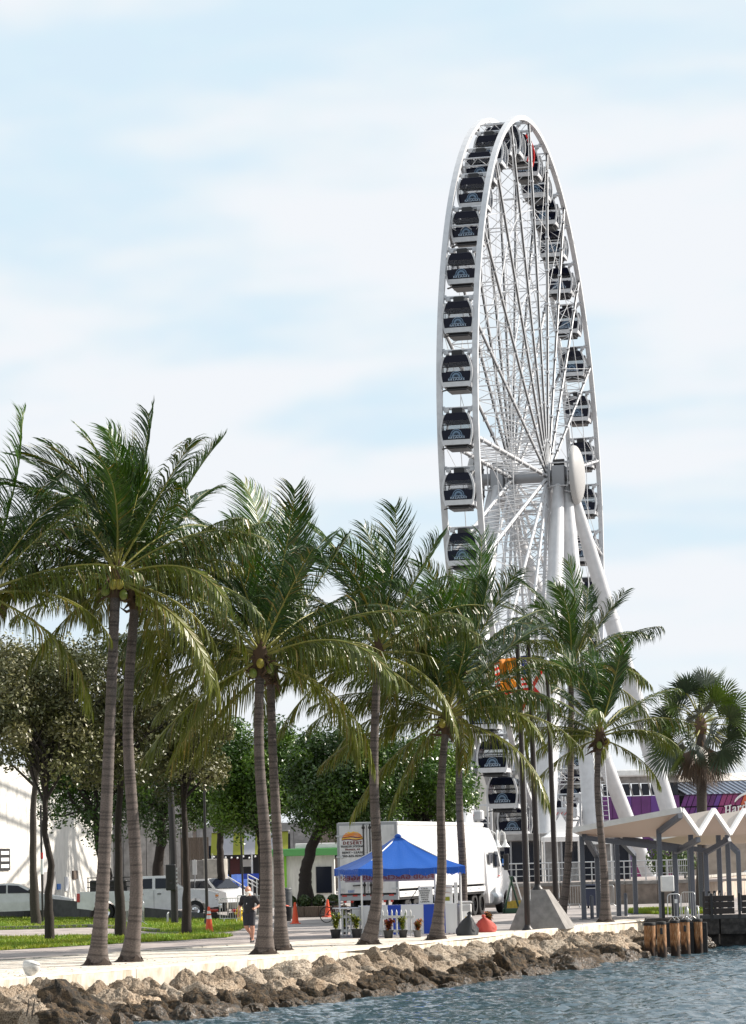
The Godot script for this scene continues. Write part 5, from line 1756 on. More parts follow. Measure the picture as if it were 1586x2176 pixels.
# ---------------------------------------------------------------- the food tent and what stands round it
func make_tent() -> void:
	var fr_p := ground_at(985, 1985)
	var turn := 0.235               # local x runs along the front, z towards the viewer
	var pos := fr_p + Basis(Vector3.UP, turn) * Vector3(-1.8, 0, -1.8)
	var t := thing("canopy_tent", "blue pyramid canopy tent on white poles over the food counter", "tent", pos, turn)
	var hw := 1.8
	var eave := 2.28; var apex := 3.46
	for x in [-1.0, 1.0]:
		for z in [-1.0, 1.0]:
			var s := Shape.new()
			s.rod(Vector3(x * (hw - 0.04), 0, z * (hw - 0.04)), Vector3(x * (hw - 0.04), eave + 0.06, z * (hw - 0.04)), 0.035, 8)
			var pl := part(t, "pole", s, mats.white_paint)
			var ft := Shape.new()
			ft.box(Vector3(x * (hw - 0.04), 0.012, z * (hw - 0.04)), Vector3(0.18, 0.024, 0.18))
			part(pl, "foot_plate", ft, mats.steel)
	var fm := Shape.new()
	for x in [-1.0, 1.0]:
		fm.rod(Vector3(x * (hw - 0.04), eave, -hw), Vector3(x * (hw - 0.04), eave, hw), 0.025, 6)
		fm.rod(Vector3(-hw, eave, x * (hw - 0.04)), Vector3(hw, eave, x * (hw - 0.04)), 0.025, 6)
		for z in [-1.0, 1.0]: fm.rod(Vector3(x * hw, eave, z * hw) * Vector3(0.97, 1, 0.97), Vector3(0, apex - 0.06, 0), 0.025, 6)
	part(t, "roof_frame", fm, mats.white_paint)
	# four sagging roof faces
	var e := hw + 0.1
	var corners := [Vector3(-e, eave + 0.05, e), Vector3(e, eave + 0.05, e), Vector3(e, eave + 0.05, -e), Vector3(-e, eave + 0.05, -e)]
	for k in 4:
		var a: Vector3 = corners[k]; var b: Vector3 = corners[(k + 1) % 4]
		var s := Shape.new()
		var m := 10
		var pt := func(u: float, v: float):
			var q := a.lerp(b, u).lerp(Vector3(0, apex, 0), v)
			q.y -= 0.11 * sin(PI * v) + 0.07 * sin(PI * u) * (1.0 - v) * 0.5 + 0.012 * sin(u * 23.0 + k) * (1.0 - v)
			return q
		var first := s.v.size()
		for j in m + 1:
			for i in m + 1:
				var u := float(i) / m; var v := float(j) / m * 0.998
				var q: Vector3 = pt.call(u, v)
				var n: Vector3 = (pt.call(u + 0.02, v) - pt.call(u - 0.02, v)).cross(pt.call(u, v + 0.01) - pt.call(u, v - 0.01)).normalized()
				s.vert(q, n)
		for j in m:
			for i in m:
				var w := first + j * (m + 1) + i
				s.ix.append_array(PackedInt32Array([w, w + m + 2, w + 1, w, w + m + 1, w + m + 2]))
		var rf := part(t, "roof_panel", s, mats.tent_blue)
		# valance with a scalloped hem
		var va := Shape.new()
		var sc := 48
		for i in sc:
			var u0 := float(i) / sc; var u1 := float(i + 1) / sc
			var p0: Vector3 = pt.call(u0, 0.0); var p1: Vector3 = pt.call(u1, 0.0)
			var outw := Vector3(p0.x, 0, p0.z).normalized() * 0.015 * sin(i * 1.7)
			var d0 := 0.27 - 0.07 * absf(sin(u0 * PI * 8.0)); var d1 := 0.27 - 0.07 * absf(sin(u1 * PI * 8.0))
			va.quad(p0 - Vector3(0, d0, 0) + outw, p1 - Vector3(0, d1, 0) + outw, p1, p0)
		part(rf, "valance", va, mats.tent_blue)
	var cap := Shape.new()
	cap.lathe([[0.14, -0.05], [0.09, 0.03], [0.01, 0.06]], 10, Transform3D(Basis.IDENTITY, Vector3(0, apex - 0.01, 0)))
	part(t, "peak_cap", cap, mats.tent_blue)
	# banner along the far eave, seen from behind
	var bn := thing("banner", "faded pink sausage banner seen reversed under the tent's far eave", "banner", pos + Basis(Vector3.UP, turn) * Vector3(0.1, eave - 0.42, -hw + 0.06), turn)
	var bs := Shape.new()
	bs.box(Vector3(0, 0.12, 0), Vector3(3.3, 0.28, 0.012))
	part(bn, "cloth", bs, mats.banner_cloth)
	lettering(bn, "banner_lettering", "FOOD GARCIA SAUSAGES!", 0.15, Transform3D(Basis.from_scale(Vector3(-1.35, 1, 1)), Vector3(-0.1, 0.12, 0.02)), mats.red_print)
	# counter with striped skirt
	var c := thing("food_counter", "long counter with blue and white striped skirt under the blue tent", "counter", pos, turn)
	var ch := 1.04
	var z1 := hw - 0.12
	var top := Shape.new()
	top.bevel_box(Vector3(-0.05, ch, z1 - 0.32), Vector3(3.35, 0.04, 0.7), 0.01)
	part(c, "counter_top", top, mats.white_paint)
	for x in [-1.5, 0.0, 1.5]:
		var lg := Shape.new()
		for z in [0.05, -0.6]: lg.rod(Vector3(x, 0, z1 + z - 0.06), Vector3(x, ch - 0.02, z1 + z - 0.06), 0.018, 6)
		part(c, "leg", lg, mats.dark_metal)
	var cuts := [[-1.72, -0.85, "cloth_white"], [-0.85, -0.38, "cloth_blue"], [-0.38, 0.42, "cloth_white"], [0.42, 1.2, "cloth_blue"], [1.2, 1.62, "cloth_white"]]
	for q in cuts: part(c, "skirt_panel", drape(Vector3(q[0], 0.05, z1 + 0.045), Vector3(q[1], 0.05, z1 + 0.045), ch - 0.03, 0.012), mats[q[2]])
	part(c, "side_skirt", drape(Vector3(1.64, 0.05, z1), Vector3(1.66, 0.05, z1 - 0.7), ch - 0.03, 0.012), mats.cloth_grey)
	# side counter at the right edge
	var sc2 := thing("side_counter", "grey skirted side counter at the tent's right rear", "counter", pos + Basis(Vector3.UP, turn) * Vector3(1.55, 0, -0.9), turn)
	var st := Shape.new()
	st.bevel_box(Vector3(0, 1.0, 0), Vector3(0.75, 0.04, 1.4), 0.01)
	part(sc2, "counter_top", st, mats.white_paint)
	part(sc2, "skirt_panel", drape(Vector3(-0.36, 0.05, 0.71), Vector3(0.36, 0.05, 0.71), 0.97, 0.012), mats.cloth_grey)
	part(sc2, "side_skirt", drape(Vector3(0.37, 0.05, 0.7), Vector3(0.37, 0.05, -0.7), 0.97, 0.012), mats.cloth_grey)
	part(sc2, "side_skirt", drape(Vector3(-0.37, 0.05, 0.7), Vector3(-0.37, 0.05, -0.7), 0.97, 0.012), mats.cloth_blue)
	# folding table to the left
	var ft := thing("folding_table", "white folding table left of the tent with a pale cloth", "table", pos + Basis(Vector3.UP, turn) * Vector3(-2.05, 0, 0.8), turn)
	var tt := Shape.new()
	tt.bevel_box(Vector3(0, 0.98, 0), Vector3(0.8, 0.035, 1.3), 0.01)
	part(ft, "table_top", tt, mats.white_paint)
	for x in [-0.3, 0.3]:
		var lg := Shape.new()
		for z in [-0.55, 0.55]: lg.rod(Vector3(x, 0, z), Vector3(x, 0.97, z), 0.016, 6)
		part(ft, "leg", lg, mats.steel)
	part(ft, "table_cloth", drape(Vector3(0.0, 0.45, 0.66), Vector3(0.39, 0.45, 0.66), 0.5, 0.015), mats.cloth_white)
	# menu boards
	var b := Basis(Vector3.UP, turn)
	var m1 := thing("menu_board", "white menu board listing sandwiches in black letters on the counter", "menu board", pos + b * Vector3(0.55, ch + 0.022, z1 - 0.1), turn)
	var mb := Shape.new()
	mb.bevel_box(Vector3(0, 0.3, 0), Vector3(0.5, 0.6, 0.03), 0.008, Basis(Vector3.RIGHT, -0.08))
	part(m1, "board", mb, mats.sign_white)
	var k := 0
	for line in ["COLD", "SAUSAGE", "DRINKS", "BREAD", "SAUCE", "FRIES", "LEMON"]:
		lettering(m1, "menu_lettering", line, 0.05, Transform3D(Basis(Vector3.RIGHT, -0.08) * Basis.from_scale(Vector3(1.3, 1, 1)), Vector3(-0.04, 0.53 - k * 0.075, 0.035 - 0.006 * (6 - k))), mats.black_print)
		k += 1
	var stay := Shape.new()
	stay.rod(Vector3(-0.5, 0.1, -0.35), Vector3(-0.22, 0.62, 0.0), 0.014, 5)
	part(m1, "stay", stay, mats.dark_metal)
	var m2 := thing("picture_board", "white picture board showing grilled sausages on the counter", "menu board", pos + b * Vector3(1.2, ch + 0.022, z1 - 0.1), turn)
	mb = Shape.new()
	mb.bevel_box(Vector3(0, 0.32, 0), Vector3(0.62, 0.64, 0.03), 0.008)
	part(m2, "board", mb, mats.sign_white)
	for q in [[0.52, 0.2], [0.37, -0.12]]:
		var sg := Shape.new()
		sg.tube([Vector3(-0.24, q[0] - 0.03, 0.02), Vector3(-0.05, q[0] + 0.03, 0.02), Vector3(0.24, q[0] + q[1] * 0.1, 0.02)], [0.035, 0.05, 0.025], 8, true, 0.15)
		part(m2, "sausage_picture", sg, mats.sausage_print)
	for q in [[-0.2, "hydrant_yellow"], [0.1, "awning_olive"]]:
		var sg := Shape.new()
		sg.box(Vector3(q[0], 0.16, 0.018), Vector3(0.2, 0.14, 0.006))
		part(m2, "dish_picture", sg, mats[q[1]])
	var m3 := thing("price_board", "narrow white price board at the tent's front right pole", "menu board", pos + b * Vector3(1.62, ch + 0.022, z1 - 0.05), turn)
	mb = Shape.new()
	mb.bevel_box(Vector3(0, 0.36, 0), Vector3(0.13, 0.72, 0.02), 0.005)
	part(m3, "board", mb, mats.sign_white)
	# the rolling case under the pole
	var cs := thing("plastic_crate", "tall pale plastic crate beside the counter's right end", "crate", pos + b * Vector3(1.98, 0, z1 - 0.35), turn)
	mb = Shape.new()
	mb.bevel_box(Vector3(0, 0.55, 0), Vector3(0.42, 0.98, 0.5), 0.04)
	part(cs, "case", mb, mats.sign_white)
	mb = Shape.new()
	mb.bevel_box(Vector3(0, 1.08, 0), Vector3(0.46, 0.08, 0.54), 0.02)
	part(cs, "lid", mb, mats.cloth_grey)
	mb = Shape.new()
	mb.box(Vector3(0, 0.88, 0.256), Vector3(0.3, 0.2, 0.012))
	part(cs, "label_panel", mb, mats.cloth_grey)
	for x in [-0.15, 0.15]:
		mb = Shape.new()
		mb.rod(Vector3(x - 0.03, 0.05, 0.2), Vector3(x + 0.03, 0.05, 0.2), 0.05, 10)
		part(cs, "caster", mb, mats.black_plastic)
	# tied sacks
	sack("black tied rubbish sack leaning at the counter's right end", ground_at(993, 1988), 0.32, 0.78, mats.bag_black)
	sack("red tied rubbish sack by the tent's right rear pole", ground_at(1034, 1981), 0.32, 0.6, mats.bag_red)
	fence()
	pots()


func drape(a: Vector3, b: Vector3, h: float, wave: float) -> Shape:         # a hanging cloth between two floor points
	var s := Shape.new()
	var m := maxi(6, int(a.distance_to(b) / 0.06))
	var side := (b - a).normalized().cross(Vector3.UP)
	for j in 5:
		for i in m + 1:
			var u := float(i) / m; var v := j / 4.0
			var off := side * wave * (1.0 - v) * (sin(u * m * 0.9) + 0.6 * sin(u * m * 0.37 + 1.0))
			s.vert(a.lerp(b, u) + Vector3(0, h * v, 0) + off, -side)
	for j in 4:
		for i in m:
			var w := j * (m + 1) + i
			s.ix.append_array(PackedInt32Array([w, w + m + 2, w + 1, w, w + m + 1, w + m + 2]))
	# normals from the folds
	var nn := PackedVector3Array(); nn.resize(s.v.size())
	for k in range(0, s.ix.size(), 3):
		var w := (s.v[s.ix[k + 2]] - s.v[s.ix[k]]).cross(s.v[s.ix[k + 1]] - s.v[s.ix[k]])
		for e in 3: nn[s.ix[k + e]] += w
	for k in nn.size(): nn[k] = nn[k].normalized()
	s.n = nn
	return s


func sack(label: String, where: Vector3, r: float, h: float, m: Material) -> void:
	var o := thing("rubbish_sack", label, "sack", where)
	var s := Shape.new()
	var sides := 20
	var prof := [[0.02, 0.0], [0.92, 0.01], [1.08, 0.13], [1.06, 0.3], [0.92, 0.47], [0.66, 0.64], [0.36, 0.77], [0.15, 0.83], [0.17, 0.87], [0.25, 0.95], [0.08, 1.0]]
	for k in prof.size():
		for q in sides + 1:
			var a := TAU * (q % sides) / sides
			var rad: float = r * prof[k][0] * (1.0 + 0.16 * sin(a * 2 + k * 0.7 + h * 9.0) + 0.08 * sin(a * 7 + k * 1.3) + 0.05 * sin(a * 13.0 + k * 2.0))
			s.vert(Vector3(cos(a) * rad + 0.12 * prof[k][1] * prof[k][1] * (1.0 if r > 0.31 and h > 0.7 else -0.8), h * prof[k][1] * (1.0 + 0.05 * sin(a * 3.0)), sin(a) * rad), Vector3(cos(a), 0.2, sin(a)).normalized())
	for k in prof.size() - 1:
		for q in sides:
			var a := k * (sides + 1) + q
			s.ix.append_array(PackedInt32Array([a, a + 1, a + sides + 2, a, a + sides + 2, a + sides + 1]))
	part(o, "sack_body", s, m)
	var kn := Shape.new()
	kn.lathe([[0.17 * r, 0.78 * h], [0.2 * r, 0.8 * h], [0.17 * r, 0.82 * h]], 10)
	part(o, "tie", kn, mats.hydrant_yellow if m == mats.bag_black else mats.bag_red)


func fence() -> void:
	var a := ground_at(716, 1990); var b := ground_at(880, 1991.5)
	var f := thing("picket_fence", "low white picket fence with pointed pales before the tent", "fence", a, atan2(-(b - a).z, (b - a).x))
	var ln := a.distance_to(b)
	var n := 17
	for k in n:
		var s := Shape.new()
		var x := 0.06 + (ln - 0.2) * k / (n - 1)
		s.slab(PackedVector2Array([Vector2(x - 0.036, 0.03), Vector2(x + 0.036, 0.03), Vector2(x + 0.036, 0.83), Vector2(x, 0.92), Vector2(x - 0.036, 0.83)]), -0.01, 0.01)
		part(f, "pale", s, mats.picket_white)
	for y in [0.2, 0.68]:
		var s := Shape.new()
		s.bevel_box(Vector3(ln / 2, y, -0.03), Vector3(ln, 0.09, 0.036), 0.006)
		part(f, "rail", s, mats.picket_white)
	for x in [0.4, ln - 0.4]:
		var s := Shape.new()
		s.box(Vector3(x, 0.02, 0.0), Vector3(0.06, 0.04, 0.5))
		part(f, "foot", s, mats.picket_white)


func potted(label: String, where: Vector3, pot_h: float, pot_r: float, plant_h: float, plant_r: float, colours: Array, pot_mat: Material, sd: int, leaf := 0.1) -> void:
	var r := RandomNumberGenerator.new(); r.seed = sd
	var o := thing("potted_plant", label, "potted plant", where, 0.0, "potted plants along the picket fence")
	var s := Shape.new()
	s.lathe([[0.01, 0.0], [pot_r * 0.78, 0.0], [pot_r, pot_h * 0.9], [pot_r * 1.08, pot_h * 0.9], [pot_r * 1.08, pot_h]], 16)
	part(o, "pot", s, pot_mat)
	var so := Shape.new()
	so.lathe([[pot_r * 1.0, pot_h * 0.9], [0.01, pot_h * 0.93]], 16)
	part(o, "soil", so, mats.soil)
	var stems := Shape.new(); var lf := Shape.new()
	for k in 9:
		var a := r.randf() * TAU
		var tip := Vector3(cos(a) * plant_r * r.randf_range(0.2, 0.9), pot_h + plant_h * r.randf_range(0.55, 0.95), sin(a) * plant_r * r.randf_range(0.2, 0.9))
		var mid := Vector3(tip.x * 0.4, pot_h + plant_h * 0.4, tip.z * 0.4)
		stems.tube([Vector3(0, pot_h * 0.85, 0), mid, tip], [0.012, 0.009, 0.005], 4, false)
		for q in 60:
			var f := r.randf_range(0.15, 1.0)
			var p := Vector3(0, pot_h * 0.85, 0).lerp(mid, minf(f * 2, 1)).lerp(tip, maxf(f * 2 - 1, 0))
			var d := Vector3(r.randfn(), r.randfn() * 0.5 + 0.5, r.randfn()).normalized()
			var e := p + d * leaf * r.randf_range(0.8, 1.6)
			var w := d.cross(Vector3.UP).normalized() * leaf * 0.3
			var c: Color = colours[r.randi() % colours.size()]
			lf.tint = c * r.randf_range(0.7, 1.3); lf.tint.a = 1.0
			var m := p.lerp(e, 0.5) + Vector3(0, 0.012, 0)
			lf.tri(p, m + w, m - w); lf.tri(m - w, m + w, e - Vector3(0, 0.02, 0))
	part(o, "stem", stems, mats.palm_rib)
	part(o, "leaves", lf, mats.shrub_leaf)


func pots() -> void:
	var yel := [Color(0.16, 0.2, 0.03), Color(0.32, 0.32, 0.04), Color(0.08, 0.13, 0.02)]
	var red := [Color(0.26, 0.04, 0.02), Color(0.4, 0.12, 0.02), Color(0.05, 0.035, 0.02), Color(0.14, 0.02, 0.02)]
	var org := [Color(0.5, 0.16, 0.03), Color(0.35, 0.06, 0.03), Color(0.45, 0.3, 0.06), Color(0.06, 0.07, 0.02)]
	potted("leafy yellow-green shrub in a black pot at the fence's left end", ground_at(714, 1994), 0.3, 0.18, 0.62, 0.26, yel, mats.pot_black, 1)
	potted("small yellow shrub behind the fence's left pickets", ground_at(733, 1986), 0.28, 0.15, 0.55, 0.2, yel, mats.pot_black, 2)
	potted("broad yellow-green shrub in a black pot left of the fence palm", ground_at(759, 1993), 0.3, 0.18, 0.58, 0.27, yel, mats.pot_black, 3)
	potted("dark red croton in a black pot right of the fence palm", ground_at(826, 1994), 0.27, 0.17, 0.42, 0.24, red, mats.pot_black, 4)
	potted("tall variegated yellow shrub in a square-looking black pot", ground_at(857, 1993), 0.26, 0.15, 0.5, 0.17, yel, mats.pot_black, 5)
	potted("orange-red croton in a small grey pot at the fence's right end", ground_at(888, 1992), 0.24, 0.14, 0.36, 0.2, org, mats.pot_grey, 6)
	potted("red croton on the ground behind the red sack", ground_at(1041, 1976), 0.2, 0.16, 0.45, 0.22, org, mats.pot_grey, 7)


# ---------------------------------------------------------------- shelter, quay, terrace, far buildings
func shelter(label: String, shift: Vector3, bays: int, posts: bool) -> void:
	var o := thing("shade_shelter", label, "shelter", shift)
	var peak := at(1448, 1722, 108.4)
	var run := Vector3(0.52, 0, -0.854) * 3.0
	var ridge := at(1219, 1768, 110.5) - peak
	var pts := []
	for k in bays * 2 + 1:
		var right: Vector3 = peak + run * (k * 0.5)
		if k % 2 == 1: right.y = 3.3
		var left := right + ridge
		left.y = 3.58 if k % 2 == 0 else 3.26
		pts.append([left, right])
	for k in pts.size() - 1:
		var s := Shape.new()
		var a: Vector3 = pts[k][0]; var b: Vector3 = pts[k][1]; var c: Vector3 = pts[k + 1][1]; var d: Vector3 = pts[k + 1][0]
		# a slightly sagging membrane with thickness
		var m := 8
		for lay in [0.0, 0.03]:
			for i in m:
				for j in m:
					var f := func(u: float, v: float): return a.lerp(b, u).lerp(d.lerp(c, u), v) + Vector3(0, lay - 0.08 * sin(PI * u) * sin(PI * v), 0)
					s.quad(f.call(float(i) / m, float(j) / m), f.call(float(i + 1) / m, float(j) / m), f.call(float(i + 1) / m, float(j + 1) / m), f.call(float(i) / m, float(j + 1) / m))
		part(o, "roof_membrane", s, mats.membrane)
		var tr := Shape.new()
		tr.bar(b + Vector3(0.03, 0.02, 0), c + Vector3(0.03, 0.02, 0), 0.12, 0.2)
		part(o, "end_trim", tr, mats.white_paint)
		tr = Shape.new()
		tr.bar(a, d, 0.1, 0.14)
		part(o, "eave_trim", tr, mats.white_paint)
	var fs := Shape.new()
	fs.bar(pts[0][0] + Vector3(0, 0.02, 0.06), pts[0][1] + Vector3(0, 0.02, 0.06), 0.07, 0.22)
	part(o, "fascia", fs, mats.white_paint)
	if not posts: return
	var defs := [
		[ground_at(1404, 1952) + Vector3(0, 0, 0.55), 3.5, peak + Vector3(-0.1, -0.22, 0.5)], [ground_at(1439, 1949), 2.66, Vector3(pts[1][1].x, 3.1, pts[1][1].z)], [at(1504, 1930, 113.3), 2.62, Vector3(pts[3][1].x, 3.1, pts[3][1].z)],
		[ground_at(1242, 1954), 3.45, null], [ground_at(1316, 1947), 3.36, null], [ground_at(1352, 1943), 2.62, at(1313, 1778, 114.0)], [ground_at(1273, 1950), 2.6, at(1242, 1775, 111.0)],
		[at(1474, 1940, 112.5), 3.35, null], [at(1533, 1940, 116.0), 3.35, null], [at(1552, 1940, 117.5), 3.3, null], [at(1574, 1940, 120.0), 2.6, at(1540, 1783, 121.0)]]
	for q in defs:
		var f: Vector3 = q[0]; f.y = 0.0
		var s := Shape.new()
		s.bevel_box(f + Vector3(0, q[1] / 2, 0), Vector3(0.19, q[1], 0.24), 0.012)
		var p := part(o, "post", s, mats.slate_steel)
		var bs := Shape.new()
		bs.box(f + Vector3(0, 0.012, 0), Vector3(0.42, 0.024, 0.42))
		part(p, "base_plate", bs, mats.slate_steel)
		if q[2] != null:
			var arm := Shape.new()
			arm.bar(f + Vector3(0, q[1] - 0.06, 0), q[2], 0.18, 0.2)
			part(p, "arm", arm, mats.slate_steel)
	for q in [[0, 5], [1, 6]]:
		var bm := Shape.new()
		bm.bar(at(1242 + q[0] * 72, 1780, 111.0 + q[0] * 3.2), at(1440 + q[0] * 70, 1806 + q[0] * 3, 111.5 + q[0] * 3.0), 0.12, 0.2)
		part(o, "cross_beam", bm, mats.slate_steel)


func barricade(label: String, a: Vector3, b: Vector3, h := 1.08) -> void:
	a.y = 0; b.y = 0
	var d := b - a
	var ln := d.length()
	var o := thing("crowd_barrier", label, "barrier", a, atan2(-d.z, d.x), "steel crowd barriers")
	var f := Shape.new()
	var r := 0.12
	f.tube([Vector3(0, 0.2, 0), Vector3(0, h - r, 0), Vector3(r * 0.3, h - r * 0.3, 0), Vector3(r, h, 0), Vector3(ln - r, h, 0), Vector3(ln - r * 0.3, h - r * 0.3, 0), Vector3(ln, h - r, 0), Vector3(ln, 0.2, 0), Vector3(0, 0.2, 0)], [0.019], 6)
	part(o, "frame", f, mats.galvanised)
	var n := int(ln / 0.11)
	for k in range(1, n):
		var s := Shape.new()
		s.rod(Vector3(ln * k / n, 0.2, 0), Vector3(ln * k / n, h, 0), 0.0085, 5)
		part(o, "bar", s, mats.galvanised)
	for x in [0.18, ln - 0.18]:
		var ft := Shape.new()
		ft.tube([Vector3(x, 0.015, -0.3), Vector3(x, 0.2, 0), Vector3(x, 0.015, 0.3)], [0.016], 5)
		part(o, "foot", ft, mats.galvanised)


func make_right() -> void:
	shelter("folded white canopy shelter on slate-grey posts beside the quay", Vector3.ZERO, 3, true)
	shelter("second folded canopy shelter, mostly beyond the right edge", Vector3(4.4, -0.35, -11.5), 2, false)
	for o in get_children():
		if o.name == "shade_shelter_001":
			for q in [[9.2, -108.5], [12.2, -108.0], [10.0, -111.5]]:
				var s := Shape.new()
				s.bevel_box(Vector3(q[0], 1.85, q[1] - 1.5), Vector3(0.19, 3.0, 0.24), 0.012)
				part(o, "post", s, mats.slate_steel)
	# timber piles
	var px := [[1383, 1963, 2033, 24], [1408, 1961, 2034, 20], [1436, 1958, 2031, 20], [1458, 1956, 2029, 20], [1485, 1955, 2025, 20]]
	var words := ["first", "second", "third", "fourth", "fifth"]
	for k in 5:
		var q: Array = px[k]
		var base := ground_at(q[0], q[2] + 2.0, WATER_Y)
		var d := -base.z
		var top := at(q[0], q[1], d)
		var rad: float = q[3] * d / FOCAL / 2.0
		var o := thing("timber_pile", "weathered brown timber pile, %s from the rocks" % words[k], "pile", Vector3(base.x, 0, base.z), 0.0, "timber piles at the quay")
		var s := Shape.new()
		var sides := 20; var rings := 14
		var r := RandomNumberGenerator.new(); r.seed = 60 + k
		var nz := FastNoiseLite.new(); nz.seed = k; nz.frequency = 2.5; nz.fractal_octaves = 4
		for i in rings + 1:
			var y := lerpf(-2.3, top.y, float(i) / rings)
			for j in sides + 1:
				var a := TAU * (j % sides) / sides
				var rr := rad * (1.0 + 0.03 * sin(a * 7 + k) + 0.025 * nz.get_noise_2d(a * 3.0, y))
				var tide := smoothstep(-0.06, 0.06, -0.62 - y + 0.35 * nz.get_noise_2d(cos(a) * 1.5 + sin(a) * 0.9, y * 0.5))
				s.tint = Color(1, 1, 1).lerp(Color(0.06, 0.05, 0.045), tide)
				s.vert(Vector3(cos(a) * rr, y, sin(a) * rr), Vector3(cos(a), 0, sin(a)))
		for i in rings:
			for j in sides:
				var a := i * (sides + 1) + j
				s.ix.append_array(PackedInt32Array([a, a + 1, a + sides + 2, a, a + sides + 2, a + sides + 1]))
		part(o, "shaft", s, mats.pile_wood)
		var cp := Shape.new()
		cp.lathe([[rad * 1.04, -0.06], [rad * 1.06, 0.02], [rad * 0.9, 0.05], [0.01, 0.055]], 18, Transform3D(Basis.IDENTITY, Vector3(0, top.y, 0)))
		part(o, "cap", cp, mats.black_rubber)
		if k in [1, 3]:
			var hl := Shape.new()
			hl.bevel_box(Vector3(-0.02, top.y - 0.28, rad + 0.005), Vector3(0.09, 0.22, 0.03), 0.01)
			part(o, "bolt_slot", hl, mats.black_plastic)
	for q in [[1396, 1968], [1424, 1966], [1473, 1960], [1502, 1958]]:
		var base := ground_at(q[0], 2028, WATER_Y)
		var o := thing("fender_post", {1396: "black rubber fender strip between first and second timber piles", 1424: "black rubber fender strip between second and third timber piles", 1473: "black rubber fender strip between fourth and fifth timber piles"}[q[0]] if q[0] != 1502 else "black rubber fender strip at the quay's dark corner", "fender", Vector3(base.x, 0, base.z - 0.25), 0.0, "black fender strips")
		var s := Shape.new()
		s.bevel_box(Vector3(0, -1.0, 0), Vector3(0.17, 2.2, 0.2), 0.03)
		part(o, "strip", s, mats.black_rubber)
		s = Shape.new()
		s.rod(Vector3(-0.03, -0.1, 0.1), Vector3(-0.03, -0.1, 0.12), 0.04, 8)
		part(o, "bolt", s, mats.dark_metal)
	# plank barrier on the quay
	var z := -103.2
	var x0 := at(1494, 1930, 103.2).x
	var pb := thing("plank_barrier", "dark timber plank barrier with black posts on the quay", "barrier", Vector3(x0, 0.1, z))
	for k in 2:
		for row in 3:
			var s := Shape.new()
			s.bevel_box(Vector3(0.9 + k * 1.62 - 0.28, 0.3 + row * 0.235, 0), Vector3(1.58 if k else 1.12, 0.215, 0.07), 0.01)
			part(pb, "plank", s, mats.dock_timber)
	var lowb := Shape.new()
	lowb.bevel_box(Vector3(1.5, 0.09, 0.02), Vector3(3.4, 0.16, 0.12), 0.015)
	part(pb, "base_plank", lowb, mats.dark_concrete)
	for x in [0.42 - 0.1, 1.36, 2.98]:
		var s := Shape.new()
		s.bevel_box(Vector3(x, 0.46, 0.07), Vector3(0.1, 1.0, 0.08), 0.012)
		part(pb, "post", s, mats.black_plastic)
	for q in [[1.9, 0.56], [1.9, 0.33]]:
		var s := Shape.new()
		s.box(Vector3(q[0], q[1], 0.04), Vector3(0.34, 0.02, 0.012))
		part(pb, "white_stencil", s, mats.sign_white)
	# dolphin-chain posts behind it
	var words3 := ["first", "second", "third", "fourth"]
	for k in 4:
		var b := at(1496 + k * 11.5, 1905, 106.0 + 0.5 * k)
		var o := thing("chain_post", "short black chain post behind the plank barrier, %s from left" % words3[k], "post", Vector3(b.x, 0.1, b.z), 0.0, "chain posts")
		var s := Shape.new()
		s.rod(Vector3(0, 0, 0), Vector3(0, 1.0, 0), 0.06, 8)
		part(o, "post_shaft", s, mats.black_plastic)
		s = Shape.new()
		s.tube([Vector3(0, 0.92, 0), Vector3(0.05, 0.72, 0), Vector3(0.1, 0.66, 0), Vector3(0.16, 0.73, 0), Vector3(0.21, 0.92, 0)], [0.014], 5)
		part(o, "chain", s, mats.steel)
	# gate of barriers by the ladder
	barricade("steel crowd barrier turned edge-on behind the quay ladder, small white tag", at(1420, 1945, 104.6), at(1447, 1945, 104.8), 1.05)
	barricade("steel crowd barrier with bent bars, next to the plank barrier", at(1450, 1945, 105.6), at(1479, 1945, 105.0), 1.1)
	var tg := thing("paper_notice", "small white paper notice tied to the crowd barrier", "notice", at(1437, 1915, 104.55))
	var ts := Shape.new()
	ts.box(Vector3.ZERO, Vector3(0.11, 0.15, 0.006))
	part(tg, "sheet", ts, mats.sign_white)
	# quay ladder rails
	var lp := at(1470, 1950, 102.9)
	var ld := thing("quay_ladder", "curved steel ladder handrails at the quay edge", "ladder", Vector3(lp.x, 0.1, lp.z))
	for sx in [-0.2, 0.2]:
		var s := Shape.new()
		var path := [Vector3(sx, -1.2, 0.62), Vector3(sx, 0.2, 0.62), Vector3(sx, 0.4, 0.58), Vector3(sx, 0.5, 0.4), Vector3(sx, 0.52, 0.2), Vector3(sx, 0.48, 0.0), Vector3(sx, 0.36, -0.12), Vector3(sx, 0.0, -0.16)]
		s.tube(path, [0.026], 7)
		part(ld, "handrail", s, mats.galvanised)
	for k in 5:
		var s := Shape.new()
		s.rod(Vector3(-0.2, 0.05 - k * 0.28, 0.62), Vector3(0.2, 0.05 - k * 0.28, 0.62), 0.018, 6)
		part(ld, "rung", s, mats.galvanised)
	# electric box
	var eb := at(1421, 1945, 107.0)
	var ec := thing("electric_cabinet", "white electric cabinet on black posts at the quay", "cabinet", Vector3(eb.x, 0, eb.z))
	var s2 := Shape.new()
	s2.bevel_box(Vector3(0, 1.42, 0), Vector3(0.5, 0.62, 0.32), 0.03)
	part(ec, "case", s2, mats.white_paint)
	for x in [-0.2, 0.2]:
		s2 = Shape.new()
		s2.box(Vector3(x, 0.56, 0), Vector3(0.12, 1.12, 0.12))
		part(ec, "post", s2, mats.black_plastic)
